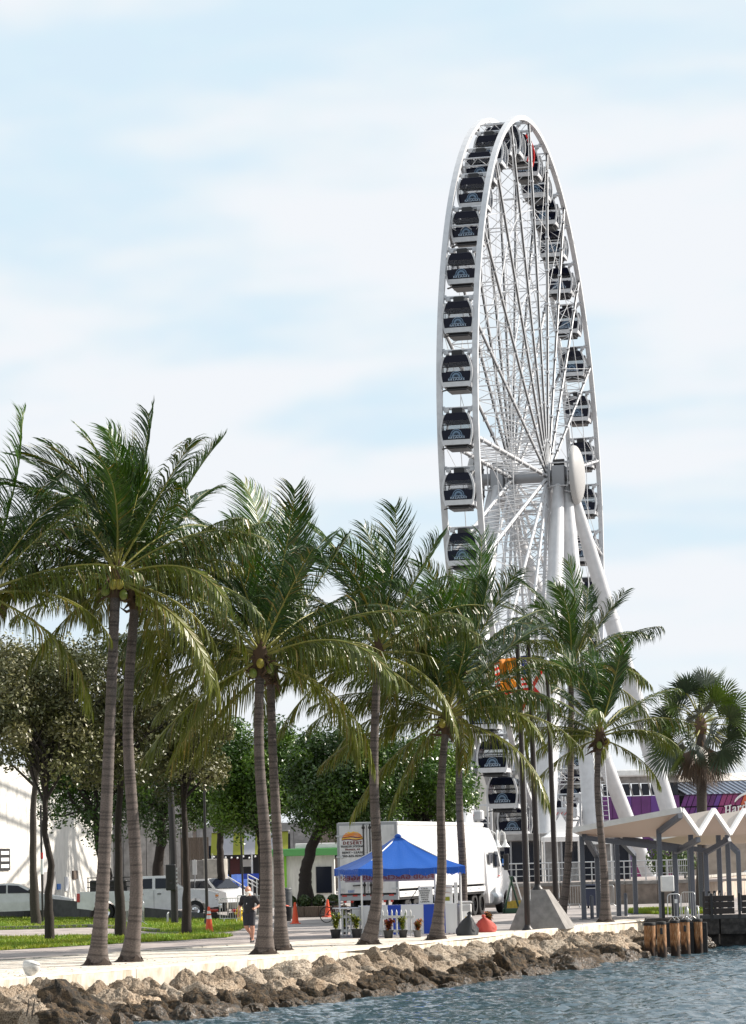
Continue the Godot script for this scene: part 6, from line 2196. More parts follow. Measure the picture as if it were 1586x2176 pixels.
	# bollards
	for q in [[1259, 1953.5, "slim steel bollard beside the shelter's leftmost post"], [1331, 1947, "slim steel bollard between the shelter's middle posts"]]:
		var b := thing("bollard", q[2], "bollard", ground_at(q[0], q[1]), 0.0, "steel bollards")
		var s := Shape.new()
		s.lathe([[0.01, 0.0], [0.075, 0.0], [0.075, 0.93], [0.06, 0.96], [0.01, 0.97]], 14)
		part(b, "tube", s, mats.slate_steel)
		s = Shape.new()
		s.lathe([[0.12, 0.0], [0.12, 0.02], [0.08, 0.025]], 14)
		part(b, "base_ring", s, mats.dull_steel)
	# navy bin
	var bp := at(1260, 1930, 134.0); bp.y = 0
	var bn := thing("litter_bin", "navy wheeled bin with sloping lid against the terrace wall", "bin", bp)
	var s3 := Shape.new()
	s3.slab(PackedVector2Array([Vector2(-0.3, 0.12), Vector2(0.3, 0.12), Vector2(0.37, 1.0), Vector2(-0.37, 1.0)]), -0.33, 0.33)
	part(bn, "body", s3, mats.bin_navy)
	s3 = Shape.new()
	s3.bevel_box(Vector3(0, 1.08, 0), Vector3(0.8, 0.1, 0.75), 0.03, Basis(Vector3.RIGHT, -0.1))
	part(bn, "lid", s3, mats.bin_navy)
	s3 = Shape.new()
	s3.box(Vector3(0, 0.97, 0.34), Vector3(0.7, 0.03, 0.02))
	part(bn, "rim_strip", s3, mats.sign_white)
	for x in [-0.22, 0.22]:
		s3 = Shape.new()
		s3.rod(Vector3(x - 0.04, 0.1, 0.1), Vector3(x + 0.04, 0.1, 0.1), 0.1, 12)
		part(bn, "wheel", s3, mats.red_lamp if x > 0 else mats.black_rubber)
	barricade("steel crowd barrier left of the navy bin", at(1203, 1930, 135.0), at(1240, 1930, 135.0))
	barricade("steel crowd barrier right of the navy bin, behind the short palm", at(1278, 1930, 135.5), at(1306, 1930, 134.5))
	# terrace
	var tz := -142.0
	var xa := at(985, 1925, 142.0).x; var xb := at(1468, 1925, 142.0).x
	var tw := thing("terrace_wall", "brown concrete terrace wall with pale coping behind the promenade", "wall", Vector3(0, 0, tz))
	var n := 7
	for k in n:
		var a := lerpf(xa, xb, float(k) / n) + 0.012; var b := lerpf(xa, xb, float(k + 1) / n) - 0.012
		var s := Shape.new()
		s.box(Vector3((a + b) / 2, 0.5, -0.2), Vector3(b - a, 1.0, 0.4))
		part(tw, "wall_panel", s, mats.tan_concrete)
		s = Shape.new()
		s.bevel_box(Vector3((a + b) / 2, 1.1, -0.2), Vector3(b - a, 0.19, 0.5), 0.02)
		part(tw, "coping", s, mats.grey_concrete)
	var rw := thing("terrace_end_wall", "terrace end wall by the shelter with sunlight painted in beige", "wall", Vector3(0, 0, 0))
	var ea := Vector3(xb, 0, tz); var ebp := at(1640, 1910, 168.0); ebp.y = 0
	for k in 5:  # panels and coping paler than the terrace wall: sunlight put into their colour
		var a := ea.lerp(ebp, k / 5.0); var b := ea.lerp(ebp, (k + 0.985) / 5.0)
		var s := Shape.new()
		s.bar(a + Vector3(0, 0.6, 0), b + Vector3(0, 0.6, 0), 0.3, 1.2)
		part(rw, "wall_panel", s, mats.building_beige)
		s = Shape.new()
		s.bar(a + Vector3(0, 1.27, 0), b + Vector3(0, 1.27, 0), 0.4, 0.13)
		part(rw, "coping", s, mats.concrete)
	var floor_s := Shape.new()
	floor_s.box(Vector3((xa + xb) / 2 + 1, 1.1, tz - 12.3), Vector3(xb - xa + 4, 0.12, 23.5))
	structure("terrace_floor", floor_s, mats.paving)
	var rl := thing("terrace_railing", "pale steel railing along the terrace wall", "railing", Vector3(0, 1.2, tz - 0.2))
	for y in [0.35, 0.7, 1.0]:
		var s := Shape.new()
		s.rod(Vector3(xa, y, 0), Vector3(xb, y, 0), 0.022 if y < 1.0 else 0.035, 6)
		part(rl, "rail", s, mats.galvanised)
	for k in 22:
		var s := Shape.new()
		s.box(Vector3(lerpf(xa, xb, k / 21.0), 0.5, 0), Vector3(0.06, 1.0, 0.06))
		part(rl, "post", s, mats.galvanised)
	for span in [[0.47, 0.53], [0.62, 0.67], [0.9, 0.995]]:
		for k in 12:
			var s := Shape.new()
			var x := lerpf(xa, xb, lerpf(span[0], span[1], k / 11.0))
			s.rod(Vector3(x, 0.05, 0), Vector3(x, 1.0, 0), 0.014, 5)
			part(rl, "baluster", s, mats.galvanised)
	# low pavilion on the terrace
	var pv := thing("terrace_pavilion", "low dark-glazed pavilion with grey roof slab on the terrace", "building", Vector3(0, 1.16, -152.0))
	var pa := at(1075, 1850, 152).x; var pb2 := at(1350, 1850, 152).x
	var s4 := Shape.new()
	s4.bevel_box(Vector3((pa + pb2) / 2, 2.45, -2.8), Vector3(pb2 - pa, 0.4, 6.6), 0.03)
	part(pv, "roof_slab", s4, mats.building_grey)
	s4 = Shape.new()
	s4.box(Vector3((pa + pb2) / 2, 1.1, -5.5), Vector3(pb2 - pa - 0.4, 2.25, 0.2))
	part(pv, "back_wall", s4, mats.navy_wall)
	for k in 8:
		s4 = Shape.new()
		var x := lerpf(pa + 0.3, pb2 - 0.3, k / 7.0)
		s4.box(Vector3(x, 1.12, 0.2), Vector3(0.1, 2.25, 0.1))
		part(pv, "mullion", s4, mats.dull_steel)
		if k < 7:
			s4 = Shape.new()
			var x2 := lerpf(pa + 0.3, pb2 - 0.3, (k + 1) / 7.0)
			s4.box(Vector3((x + x2) / 2, 1.12, 0.16), Vector3(x2 - x - 0.1, 2.2, 0.03))
			part(pv, "pane", s4, mats.pane_glass if k != 2 and k != 5 else mats.building_grey)
	# small marquees
	var words2 := ["white pointed marquee behind the right flagpole", "white pointed marquee left of the shelter roof"]
	var mk := [[1193, 1728, 1155, 1237, 1779], [1262, 1752, 1236, 1300, 1785]]
	for k in 2:
		var q: Array = mk[k]
		var d := 147.0 + k * 4.0
		var a := at(q[2], q[4], d); var b := at(q[3], q[4], d); var ap := at(q[0], q[1], d + 1.2)
		var o := thing("marquee", words2[k], "tent", Vector3((a.x + b.x) / 2, 1.16, -d - 1.2))
		var w := (b.x - a.x) / 2
		var h := a.y - 1.16; var hp := ap.y - 1.16
		for e in 4:
			var c0 := Vector3(w if e in [0, 3] else -w, h, w if e < 2 else -w)
			var c1 := Vector3(w if (e + 1) % 4 in [0, 3] else -w, h, w if (e + 1) % 4 < 2 else -w)
			var s := Shape.new()
			for j in 8:
				var f := func(u: float, v: float): return c0.lerp(c1, u).lerp(Vector3(0, h, 0), v) + Vector3(0, (hp - h) * pow(v, 1.6), 0)
				var v0 := j / 8.0; var v1 := (j + 1) / 8.0
				s.quad(f.call(1, v0), f.call(0, v0), f.call(0, v1), f.call(1, v1))
			part(o, "roof_panel", s, mats.tent_white)
			s = Shape.new()
			s.quad(c1 - Vector3(0, 0.25, 0), c0 - Vector3(0, 0.25, 0), c0, c1)
			part(o, "valance", s, mats.tent_white)
			s = Shape.new()
			s.rod(Vector3(c0.x * 0.97, 0, c0.z * 0.97), c0 * Vector3(0.97, 1, 0.97), 0.05, 6)
			part(o, "pole", s, mats.white_paint)
	for q in [[1408, 1825, 0.95, "round clipped shrub on the terrace behind the shelter's front post"], [1455, 1832, 0.7, "round clipped shrub on the terrace left of the fan palm"]]:
		bush(q[3], at(q[0], q[1], 150.0), q[2], int(q[0]), 1.16)
	far_right()


func bush(label: String, where: Vector3, r: float, sd: int, foot := 0.0, colours := [Color(0.07, 0.12, 0.02), Color(0.1, 0.16, 0.02), Color(0.05, 0.08, 0.015)]) -> void:
	var rr := RandomNumberGenerator.new(); rr.seed = sd
	var o := thing("shrub", label, "shrub", Vector3(where.x, foot, where.z))
	var s := Shape.new()
	var st := Shape.new()
	var mid := Vector3(0, where.y - foot, 0)
	for k in 7:
		var e := mid + Vector3(rr.randf_range(-1, 1), rr.randf_range(-0.3, 0.8), rr.randf_range(-1, 1)) * r * 0.6
		st.tube([Vector3(0, 0, 0), e * Vector3(0.4, 0.6, 0.4), e], [0.05, 0.03, 0.01], 5, false)
	for k in 900:
		var d := Vector3(rr.randfn(), rr.randfn(), rr.randfn()).normalized()
		var p := mid + d * r * pow(rr.randf(), 0.3)
		var nn := (d + Vector3(rr.randfn(), rr.randfn(), rr.randfn()) * 0.6).normalized()
		var t := nn.cross(Vector3(rr.randfn(), rr.randfn(), rr.randfn())).normalized() * 0.1
		var w := nn.cross(t) * 0.5
		s.tint = colours[rr.randi() % colours.size()] * rr.randf_range(0.7, 1.3); s.tint.a = 1.0
		s.quad(p - t, p + w, p + t, p - w)
	part(o, "stems", st, mats.dark_bark)
	part(o, "foliage", s, mats.shrub_leaf)


func far_right() -> void:
	# the purple hall behind the wheel
	var d := 232.0
	var hall := thing("purple_hall", "purple-panelled hall with a slanting metal roof and white script sign", "building", Vector3(0, 0, -d))
	var X := func(px: float): return at(px, 1750, d).x
	var Y := func(px: float, py: float): return at(px, py, d).y
	var xl: float = X.call(1262); var xm: float = X.call(1446); var xr: float = X.call(1700)
	var y_top: float = Y.call(1450, 1648); var y_win: float = Y.call(1450, 1662); var y_pan: float = Y.call(1450, 1689)
	var core := Shape.new()
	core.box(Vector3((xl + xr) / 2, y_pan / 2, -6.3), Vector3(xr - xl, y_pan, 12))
	part(hall, "core_wall", core, mats.painted_interior_shade)
	# left bay: panels, windows, fascia
	var n := 9
	for k in n:
		var a := lerpf(xl, xm, float(k) / n); var b := lerpf(xl, xm, float(k + 1) / n)
		for row in 4:
			var s := Shape.new()
			var y0 := y_pan * row / 4.0; var y1 := y_pan * (row + 1) / 4.0
			s.box(Vector3((a + b) / 2, (y0 + y1) / 2, 0), Vector3(b - a - 0.03, y1 - y0 - 0.03, 0.14))
			part(hall, "wall_panel", s, [mats.purple_panel, mats.violet_panel, mats.plum_panel][(k * 2 + row * (k + 1)) % 3] if row < 2 else mats.purple_panel if k % 3 else mats.violet_panel)
		var w := Shape.new()
		w.box(Vector3((a + b) / 2, (y_pan + y_win) / 2, -0.05), Vector3(b - a - 0.16, y_win - y_pan - 0.08, 0.06))
		part(hall, "window_pane", w, mats.pane_glass)
		w = Shape.new()
		w.box(Vector3(a, (y_pan + y_win) / 2, 0.02), Vector3(0.13, y_win - y_pan, 0.14), Basis(Vector3.BACK, 0.25))
		part(hall, "mullion", w, mats.building_grey)
		w = Shape.new()
		w.box(Vector3((a + b) / 2, (y_win + y_top) / 2, 0.1), Vector3(b - a - 0.02, y_top - y_win, 0.2))
		part(hall, "fascia_panel", w, mats.building_grey)
	var roofl := Shape.new()
	roofl.bevel_box(Vector3((xl + xm) / 2, y_top + 0.3, -5.5), Vector3(xm - xl + 1.0, 0.6, 13), 0.1)
	part(hall, "roof", roofl, mats.white_paint)
	# right bay: leaning panels in two rows and standing-seam roof
	var step := 0.46
	var m := int((xr - xm) / step)
	var y_mid: float = Y.call(1500, 1714)
	var tones := ["purple_panel", "purple_panel", "violet_panel", "purple_panel", "violet_panel", "plum_panel", "plum_panel", "plum_panel", "coral_panel", "peach_panel", "peach_panel", "coral_panel", "plum_panel"]
	for k in m:
		var x := xm + k * step
		var tone: String = tones[clampi(int(k * 0.78), 0, tones.size() - 1)]
		for row in 2:
			var y0: float = 1.0 if row == 0 else y_mid + 0.05
			var y1: float = y_mid - 0.05 if row == 0 else y_pan
			var s := Shape.new()
			var g := 0.06
			s.slab(PackedVector2Array([Vector2(x + (y0 - y_mid) * 0.4 + g, y0), Vector2(x + step + (y0 - y_mid) * 0.4, y0), Vector2(x + step + (y1 - y_mid) * 0.4, y1), Vector2(x + (y1 - y_mid) * 0.4 + g, y1)]), 0.0, 0.12 + 0.02 * row)
			part(hall, "wall_panel", s, mats[tone])
		var s := Shape.new()
		var z1 := 0.25; var yb := y_pan + 0.02
		s.quad(Vector3(x + 0.6, yb, z1), Vector3(x + step + 0.55, yb, z1), Vector3(x + step - 0.9, y_win, -1.6), Vector3(x - 0.85, y_win, -1.6))
		part(hall, "roof_sheet", s, mats.roof_metal)
		s = Shape.new()
		s.bar(Vector3(x + 0.58, yb + 0.03, z1), Vector3(x - 0.87, y_win + 0.03, -1.6), 0.05, 0.09)
		part(hall, "roof_seam", s, mats.slate_steel)
		if k % 2 == 0:
			s = Shape.new()
			s.quad(Vector3(x - 0.8, y_win + 0.08, -1.65), Vector3(x + step * 2 - 0.86, y_win + 0.08, -1.65), Vector3(x + step * 2 - 2.0, y_top + 0.2, -3.4), Vector3(x - 1.94, y_top + 0.2, -3.4))
			part(hall, "upper_roof_sheet", s, mats.roof_cream)
	var under := Shape.new()
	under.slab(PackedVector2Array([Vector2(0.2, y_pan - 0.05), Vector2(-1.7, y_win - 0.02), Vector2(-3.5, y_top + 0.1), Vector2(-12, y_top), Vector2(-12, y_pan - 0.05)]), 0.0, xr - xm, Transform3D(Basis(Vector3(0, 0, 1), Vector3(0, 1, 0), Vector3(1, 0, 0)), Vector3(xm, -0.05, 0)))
	part(hall, "roof_deck", under, mats.painted_interior_shade)
	var sx: float = X.call(1583); var sy: float = Y.call(1583, 1717)
	var sheared := Basis(Vector3(1, 0, 0), Vector3(0.22, 1, 0), Vector3(0, 0, 1))
	lettering(hall, "sign_lettering", "Hard Rock", 0.85, Transform3D(sheared * Basis(Vector3.BACK, 0.16) * Basis.from_scale(Vector3(0.62, 1, 1)), Vector3(sx + 0.3, sy + 0.1, 0.3)), mats.white_paint, true, 0.1)
	var arc := Shape.new()
	var path := []
	for k in 12:
		var a := PI * 0.9 - k * 0.13
		path.append(Vector3(sx + 0.8 + cos(a) * 1.7, sy + 0.15 + sin(a) * 1.15, 0.3))
	arc.tube(path, [0.04, 0.08, 0.1, 0.11], 6)
	part(hall, "sign_arc", arc, mats.white_paint)
	arc = Shape.new()
	path = []
	for k in 10:
		var a := -PI * 0.95 + k * 0.16
		path.append(Vector3(sx + 0.2 + cos(a) * 1.5, sy - 0.4 + sin(a) * 0.9, 0.3))
	arc.tube(path, [0.05, 0.09, 0.1], 6)
	part(hall, "sign_arc", arc, mats.white_paint)
	# pale hall behind the wheel's foot
	d = 216.0
	var h2 := thing("pale_hall", "pale grey hall with a blue-grey roof edge behind the wheel", "building", Vector3(0, 0, -d))
	var a2 := at(905, 1700, d).x; var b2 := at(1262, 1700, d).x
	var ht: float = at(1000, 1640, d).y
	for k in 10:
		var x0 := lerpf(a2, b2, k / 10.0); var x1 := lerpf(a2, b2, (k + 1) / 10.0)
		var s := Shape.new()
		s.box(Vector3((x0 + x1) / 2, ht / 2, -4), Vector3(x1 - x0 - 0.04, ht, 8))
		var pn := part(h2, "wall_panel", s, mats.building_white if k % 2 else mats.building_grey)
		for row in 2:
			s = Shape.new()
			s.box(Vector3((x0 + x1) / 2, 2.2 + row * 2.7, 0.03), Vector3((x1 - x0) * 0.55, 1.5, 0.1))
			part(pn, "window", s, mats.pane_glass)
	var rf := Shape.new()
	rf.bevel_box(Vector3((a2 + b2) / 2, ht + 0.35, -4), Vector3(b2 - a2 + 0.6, 0.7, 8.6), 0.08)
	part(h2, "roof_edge", rf, mats.roof_metal)
	rf = Shape.new()
	rf.bevel_box(Vector3((a2 + b2) / 2 - 1.5, ht + 1.0, -5), Vector3((b2 - a2) * 0.5, 0.6, 6), 0.1)
	part(h2, "roof_step", rf, mats.white_paint)
	# low sand-coloured building at the far right edge with a staircase
	var sb := thing("stair_house", "sunlit white and coral house with a staircase at the right edge", "building", Vector3(at(1555, 1880, 172).x, 0, -172))
	var s5 := Shape.new()
	s5.box(Vector3(2.0, 1.6, -3), Vector3(9, 3.2, 5), Basis(Vector3.UP, 0.9))
	part(sb, "wall", s5, mats.building_beige)
	s5 = Shape.new()
	s5.bevel_box(Vector3(2.0, 3.4, -3), Vector3(9.6, 0.3, 5.6), 0.05, Basis(Vector3.UP, 0.9))
	part(sb, "roof", s5, mats.white_paint)
	for k in 9:
		s5 = Shape.new()
		s5.box(Vector3(0.4 + k * 0.3, 0.1 + k * 0.2, 1.5), Vector3(0.32, 0.08, 1.4))
		part(sb, "stair_tread", s5, mats.coral_panel if k % 4 == 1 else mats.building_beige)
	s5 = Shape.new()
	s5.rod(Vector3(0.3, 1.1, 2.2), Vector3(3.0, 2.9, 2.2), 0.05, 6)
	part(sb, "stair_rail", s5, mats.galvanised)


# ---------------------------------------------------------------- flags
func flag_cloth(w: float, h: float, f0: float, f1: float, g0: float, g1: float, sag: float, ph: float) -> Shape:      # a patch of a flag blown towards -x; f along, g down
	var s := Shape.new()
	var pt := func(f: float, g: float): return Vector3(-w * f * 0.8, -h * g - sag * f * f - 0.1 * f * g, 0.16 * f * sin(f * 8.0 + ph + g * 1.2) + 0.05 * sin(g * 6.0 + ph))
	var m := maxi(2, int((f1 - f0) * 14.0)); var n := maxi(1, int((g1 - g0) * 8.0))
	for i in m:
		for j in n:
			var a := lerpf(f0, f1, float(i) / m); var b := lerpf(f0, f1, float(i + 1) / m)
			var c := lerpf(g0, g1, float(j) / n); var d := lerpf(g0, g1, float(j + 1) / n)
			s.quad(pt.call(b, d), pt.call(a, d), pt.call(a, c), pt.call(b, c))
	return s


func make_flags() -> void:
	# concrete base with sloping sides
	var a := ground_at(1096, 1976); var b := ground_at(1190, 1976)
	var mid := (a + b) / 2
	var w := a.distance_to(b) / 2
	var base := thing("flagpole_plinth", "tapered grey concrete plinth carrying the middle flagpole", "plinth", mid)
	var s := Shape.new()
	var tw := 0.36; var h := 1.4; var dz := -2.0; var sk := 0.5
	var p := [Vector3(-w, 0, 0), Vector3(w, 0, 0), Vector3(w + sk, 0, dz), Vector3(-w + sk, 0, dz), Vector3(-tw, h, -0.62), Vector3(tw, h, -0.62), Vector3(tw + 0.18, h, -1.3), Vector3(-tw + 0.18, h, -1.3)]
	s.quad(p[0], p[1], p[5], p[4]); s.quad(p[1], p[2], p[6], p[5]); s.quad(p[2], p[3], p[7], p[6]); s.quad(p[3], p[0], p[4], p[7]); s.quad(p[4], p[5], p[6], p[7])
	part(base, "block", s, mats.grey_concrete)
	var poles := [[Vector3(mid.x - 0.37, 0, mid.z + 0.35), 0.0, 1107.0, "flagpole in front of the plinth, flying the orange flag", 10.8], [mid + Vector3(0.1, h, -0.95), h, 1138.0, "flagpole on the plinth, flying the starred and striped flag", 9.3], [mid + Vector3(0.85, 0, -2.6), 0.0, 1168.0, "flagpole behind the plinth, flying the white flag with red cross", 9.7]]
	for k in 3:
		var q: Array = poles[k]
		var o := thing("flagpole", "tall dark bronze " + q[3], "flagpole", q[0], 0.0, "three bronze flagpoles")
		var sh := Shape.new()
		var ht: float = q[4]
		sh.tube([Vector3.ZERO, Vector3(-0.02, ht * 0.5, 0), Vector3(-0.06, ht, 0)], [0.105, 0.09, 0.065], 14)
		part(o, "pole", sh, mats.bronze_pole)
		var bl := Shape.new()
		bl.ball(Vector3(-0.06, ht + 0.09, 0), Vector3(0.11, 0.11, 0.11), 10, 7)
		part(o, "finial", bl, mats.steel)
		var bs := Shape.new()
		bs.lathe([[0.2, 0.0], [0.2, 0.05], [0.13, 0.12], [0.115, 0.2]], 14)
		part(o, "base_collar", bs, mats.dark_metal)
		var rp := Shape.new()
		rp.rod(Vector3(0.13, 1.1, 0.02), Vector3(0.02, ht - 0.1, 0.02), 0.009, 4)
		part(o, "halyard", rp, mats.sign_white)
		var cl := Shape.new()
		cl.bar(Vector3(0.12, 1.05, 0), Vector3(0.12, 1.25, 0), 0.03, 0.03)
		part(o, "cleat", cl, mats.steel)
	# three flags
	var heights := [9.35, 8.0, 9.25]
	var f1 := thing("flag", "orange flag on the front flagpole", "flag", Vector3(poles[0][0].x - 0.12, 9.7, poles[0][0].z), -0.1, "flags")
	part(f1, "field", flag_cloth(0.75, 0.5, 0.0, 1.0, 0.0, 1.0, 0.05, 0.4), mats.flag_orange)
	part(f1, "lower_band", flag_cloth(0.75, 0.5, 0.0, 1.0, 1.0, 1.3, 0.05, 0.4), mats.flag_white)
	part(f1, "lower_band", flag_cloth(0.75, 0.5, 0.0, 1.0, 1.3, 2.1, 0.05, 0.4), mats.flag_orange)
	var f2 := thing("flag", "starred and striped flag on the middle flagpole", "flag", Vector3(poles[1][0].x - 0.11, 9.85, poles[1][0].z), -0.1, "flags")
	part(f2, "star_field", flag_cloth(1.5, 1.25, 0.0, 0.42, 0.0, 0.535, 0.2, 1.9), mats.flag_blue)
	for k in 13:
		var g0 := k / 13.0; var g1 := (k + 1) / 13.0
		part(f2, "stripe", flag_cloth(1.5, 1.25, 0.42 if k < 7 else 0.0, 1.0, g0, g1, 0.2, 1.9), mats.flag_red if k % 2 == 0 else mats.flag_white)
	for i in 5:
		for j in 4:
			var st := Shape.new()
			var f := 0.05 + i * 0.08; var g := 0.06 + j * 0.13
			st.lathe([[0.03, -0.002], [0.03, 0.002], [0.001, 0.003]], 5, Transform3D(Basis(Vector3.RIGHT, PI / 2), Vector3(-1.5 * f * 0.8, -1.25 * g - 0.2 * f * f - 0.1 * f * g, 0.16 * f * sin(f * 8.0 + 1.9 + g * 1.2) + 0.05 * sin(g * 6.0 + 1.9) + 0.02)))
			part(f2, "star", st, mats.flag_white)
	var f3 := thing("flag", "white flag with red diagonal cross on the rear flagpole", "flag", Vector3(poles[2][0].x - 0.1, 9.65, poles[2][0].z), -0.1, "flags")
	part(f3, "field", flag_cloth(1.3, 1.5, 0.0, 1.0, 0.0, 1.0, 0.3, 3.0), mats.flag_white)
	for dirn in [0, 1]:
		var x := Shape.new()
		var pt := func(f: float, g: float): return Vector3(-1.3 * f * 0.8, -1.5 * g - 0.3 * f * f - 0.1 * f * g, 0.16 * f * sin(f * 8.0 + 3.0 + g * 1.2) + 0.05 * sin(g * 6.0 + 3.0) + 0.012)
		for i in 16:
			var u0 := i / 16.0; var u1 := (i + 1) / 16.0
			var g0 := u0 if dirn == 0 else 1.0 - u0
			var g1 := u1 if dirn == 0 else 1.0 - u1
			var hw := 0.09
			x.quad(pt.call(u1, clampf(g1 + hw, 0, 1)), pt.call(u0, clampf(g0 + hw, 0, 1)), pt.call(u0, clampf(g0 - hw, 0, 1)), pt.call(u1, clampf(g1 - hw, 0, 1)))
		part(f3, "cross_arm", x, mats.flag_red)


# ---------------------------------------------------------------- left background and street furniture
func cone(label: String, where: Vector3, h: float, bands: bool) -> void:
	var o := thing("traffic_cone", label, "traffic cone", where, rng.randf(), "orange traffic cones")
	var s := Shape.new()
	s.lathe([[0.165, 0.03], [0.15, 0.06], [0.045, h - 0.02], [0.03, h], [0.01, h]], 18)
	part(o, "cone_body", s, mats.cone_orange)
	s = Shape.new()
	s.bevel_box(Vector3(0, 0.018, 0), Vector3(0.4, 0.036, 0.4), 0.01)
	part(o, "base", s, mats.cone_orange if not bands else mats.black_rubber)
	if bands:
		for q in [[0.52, 0.66], [0.72, 0.83]]:
			var r0 := lerpf(0.15, 0.045, (q[0] * h - 0.06) / (h - 0.08)) + 0.004; var r1 := lerpf(0.15, 0.045, (q[1] * h - 0.06) / (h - 0.08)) + 0.004
			s = Shape.new()
			s.lathe([[r0, q[0] * h], [r1, q[1] * h]], 18)
			part(o, "reflective_band", s, mats.sign_white)


func make_left() -> void:
	# ramp wall
	var a := ground_at(-160, 1950); var b := ground_at(508, 1957)
	var rw := thing("ramp_wall", "low grey concrete ramp wall sloping down towards the jogger", "wall")
	var n := 11
	for k in n:
		var f0 := float(k) / n; var f1 := (k + 0.992) / n
		var p := a.lerp(b, f0); var q := a.lerp(b, f1)
		var h0 := lerpf(1.68, 0.2, f0); var h1 := lerpf(1.68, 0.2, f1)
		var s := Shape.new()
		var t := Vector3(0, 0, -0.22)
		s.quad(p, q, q + Vector3(0, h1, 0), p + Vector3(0, h0, 0))
		s.quad(p + Vector3(0, h0, 0), q + Vector3(0, h1, 0), q + Vector3(0, h1, 0) + t, p + Vector3(0, h0, 0) + t)
		s.quad(q + t, p + t, p + t + Vector3(0, h0, 0), q + t + Vector3(0, h1, 0))
		s.quad(q, q + t, q + t + Vector3(0, h1, 0), q + Vector3(0, h1, 0))
		s.quad(p + t, p, p + Vector3(0, h0, 0), p + t + Vector3(0, h0, 0))
		part(rw, "wall_panel", s, mats.dark_concrete)
	# white building, its long side facing the sun
	var wb := thing("white_building", "white panel-walled building behind the trees at the left", "building")
	var p0 := at(-80, 1900, 150.0); p0.y = 0
	var p1 := at(242, 1900, 192.0); p1.y = 0
	var along := (p1 - p0).normalized()
	var nrm := Vector3(-along.z, 0, along.x)
	if nrm.x < 0: nrm = -nrm
	var hgt := 8.6
	n = 16
	for k in n:
		var q0 := p0.lerp(p1, float(k) / n) + along * 0.02; var q1 := p0.lerp(p1, float(k + 1) / n) - along * 0.02
		var s := Shape.new()
		s.quad(q0, q1, q1 + Vector3(0, hgt, 0), q0 + Vector3(0, hgt, 0))
		for e in [q0, q1]: s.quad(e, e - nrm * 0.2, e - nrm * 0.2 + Vector3(0, hgt, 0), e + Vector3(0, hgt, 0))
		part(wb, "wall_panel", s, mats.building_white)
	var back := Shape.new()
	back.quad(p0 - nrm * 0.1, p1 - nrm * 0.1, p1 - nrm * 0.1 + Vector3(0, hgt, 0), p0 - nrm * 0.1 + Vector3(0, hgt, 0))
	part(wb, "joint_backing", back, mats.building_grey)
	var rf := Shape.new()
	rf.quad(p0 + Vector3(0, hgt, 0), p1 + Vector3(0, hgt, 0), p1 - nrm * 20 + Vector3(0, hgt, 0), p0 - nrm * 20 + Vector3(0, hgt, 0))
	rf.quad(p0 - nrm * 20, p0, p0 + Vector3(0, hgt, 0), p0 - nrm * 20 + Vector3(0, hgt, 0))
	part(wb, "roof", rf, mats.building_grey)
	var bs := Basis(along, Vector3.UP, along.cross(Vector3.UP))
	var on := func(px: float, y: float): 
		# the point of the wall seen at this picture column
		var r := sight(px, 1850)
		var den := r.x * along.z - r.z * along.x
		var t := (p0.x * along.z - p0.z * along.x) / den
		return Vector3(r.x * t, y, r.z * t) + nrm * 0.04
	for q in [[8, 3.1, 2.6, 1.25, "louvre"], [158, 2.05, 1.4, 0.55, "vent"]]:
		var c: Vector3 = on.call(q[0], q[1])
		var s := Shape.new()
		s.box(c, Vector3(q[2], q[3], 0.1), bs)
		var w := part(wb, "window", s, mats.dark_metal if q[4] == "louvre" else mats.timber_brown)
		if q[4] == "louvre":
			for k in 3:
				s = Shape.new()
				s.box(c + nrm * 0.052 + Vector3(0, -0.38 + k * 0.38, 0), Vector3(q[2] * 0.75, 0.2, 0.008), bs)
				part(w, "slat", s, mats.sign_white)
	var dc: Vector3 = on.call(103, 1.15)
	var ds := Shape.new()
	ds.box(dc, Vector3(3.4, 2.3, 0.08), bs)
	part(wb, "door", ds, mats.building_grey)
	for q in [[124, 1.35, 0.9, 0.35, "sign_blue"], [140, 1.5, 1.0, 0.9, "cloth_white"]]:
		var s := Shape.new()
		s.box(on.call(q[0], q[1]), Vector3(q[2], q[3], 0.06), bs)
		part(wb, "wall_sign", s, mats[q[4]])
	# end wall to its right, its shade put into the grey material
	var ew := thing("shade_grey_wall", "panel wall above the pickup with its shade painted in grey", "building", Vector3(0, 0, -193))
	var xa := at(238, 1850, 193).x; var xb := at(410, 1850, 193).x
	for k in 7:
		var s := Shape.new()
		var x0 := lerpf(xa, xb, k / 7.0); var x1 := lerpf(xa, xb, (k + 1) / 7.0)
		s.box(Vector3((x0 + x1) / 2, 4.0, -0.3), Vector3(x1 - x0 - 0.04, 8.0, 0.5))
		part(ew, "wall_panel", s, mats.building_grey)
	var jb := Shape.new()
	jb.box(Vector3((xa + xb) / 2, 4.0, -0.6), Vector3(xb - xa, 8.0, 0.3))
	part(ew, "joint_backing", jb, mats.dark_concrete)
	# timber-clad wall and round concrete drum
	var tb := thing("timber_kiosk", "brown timber-clad kiosk wall left of the concrete drum", "kiosk", Vector3(at(415, 1850, 170).x, 0, -170))
	for k in 9:
		var s := Shape.new()
		s.box(Vector3(-0.75 + k * 0.19, 2.1, 0), Vector3(0.18, 4.2, 0.08))
		part(tb, "plank", s, mats.timber_brown)
	var dr := thing("concrete_drum", "round pale concrete drum behind the pickup's bonnet", "drum", at(458, 1900, 156.0) * Vector3(1, 0, 1))
	var s1 := Shape.new()
	s1.lathe([[0.01, 0.0], [0.72, 0.0], [0.72, 2.8], [0.7, 2.84], [0.01, 2.84]], 30)
	part(dr, "drum_wall", s1, mats.concrete)
	s1 = Shape.new()
	s1.bevel_box(Vector3(-0.85, 1.4, 0.2), Vector3(1.1, 2.78, 0.3), 0.02)
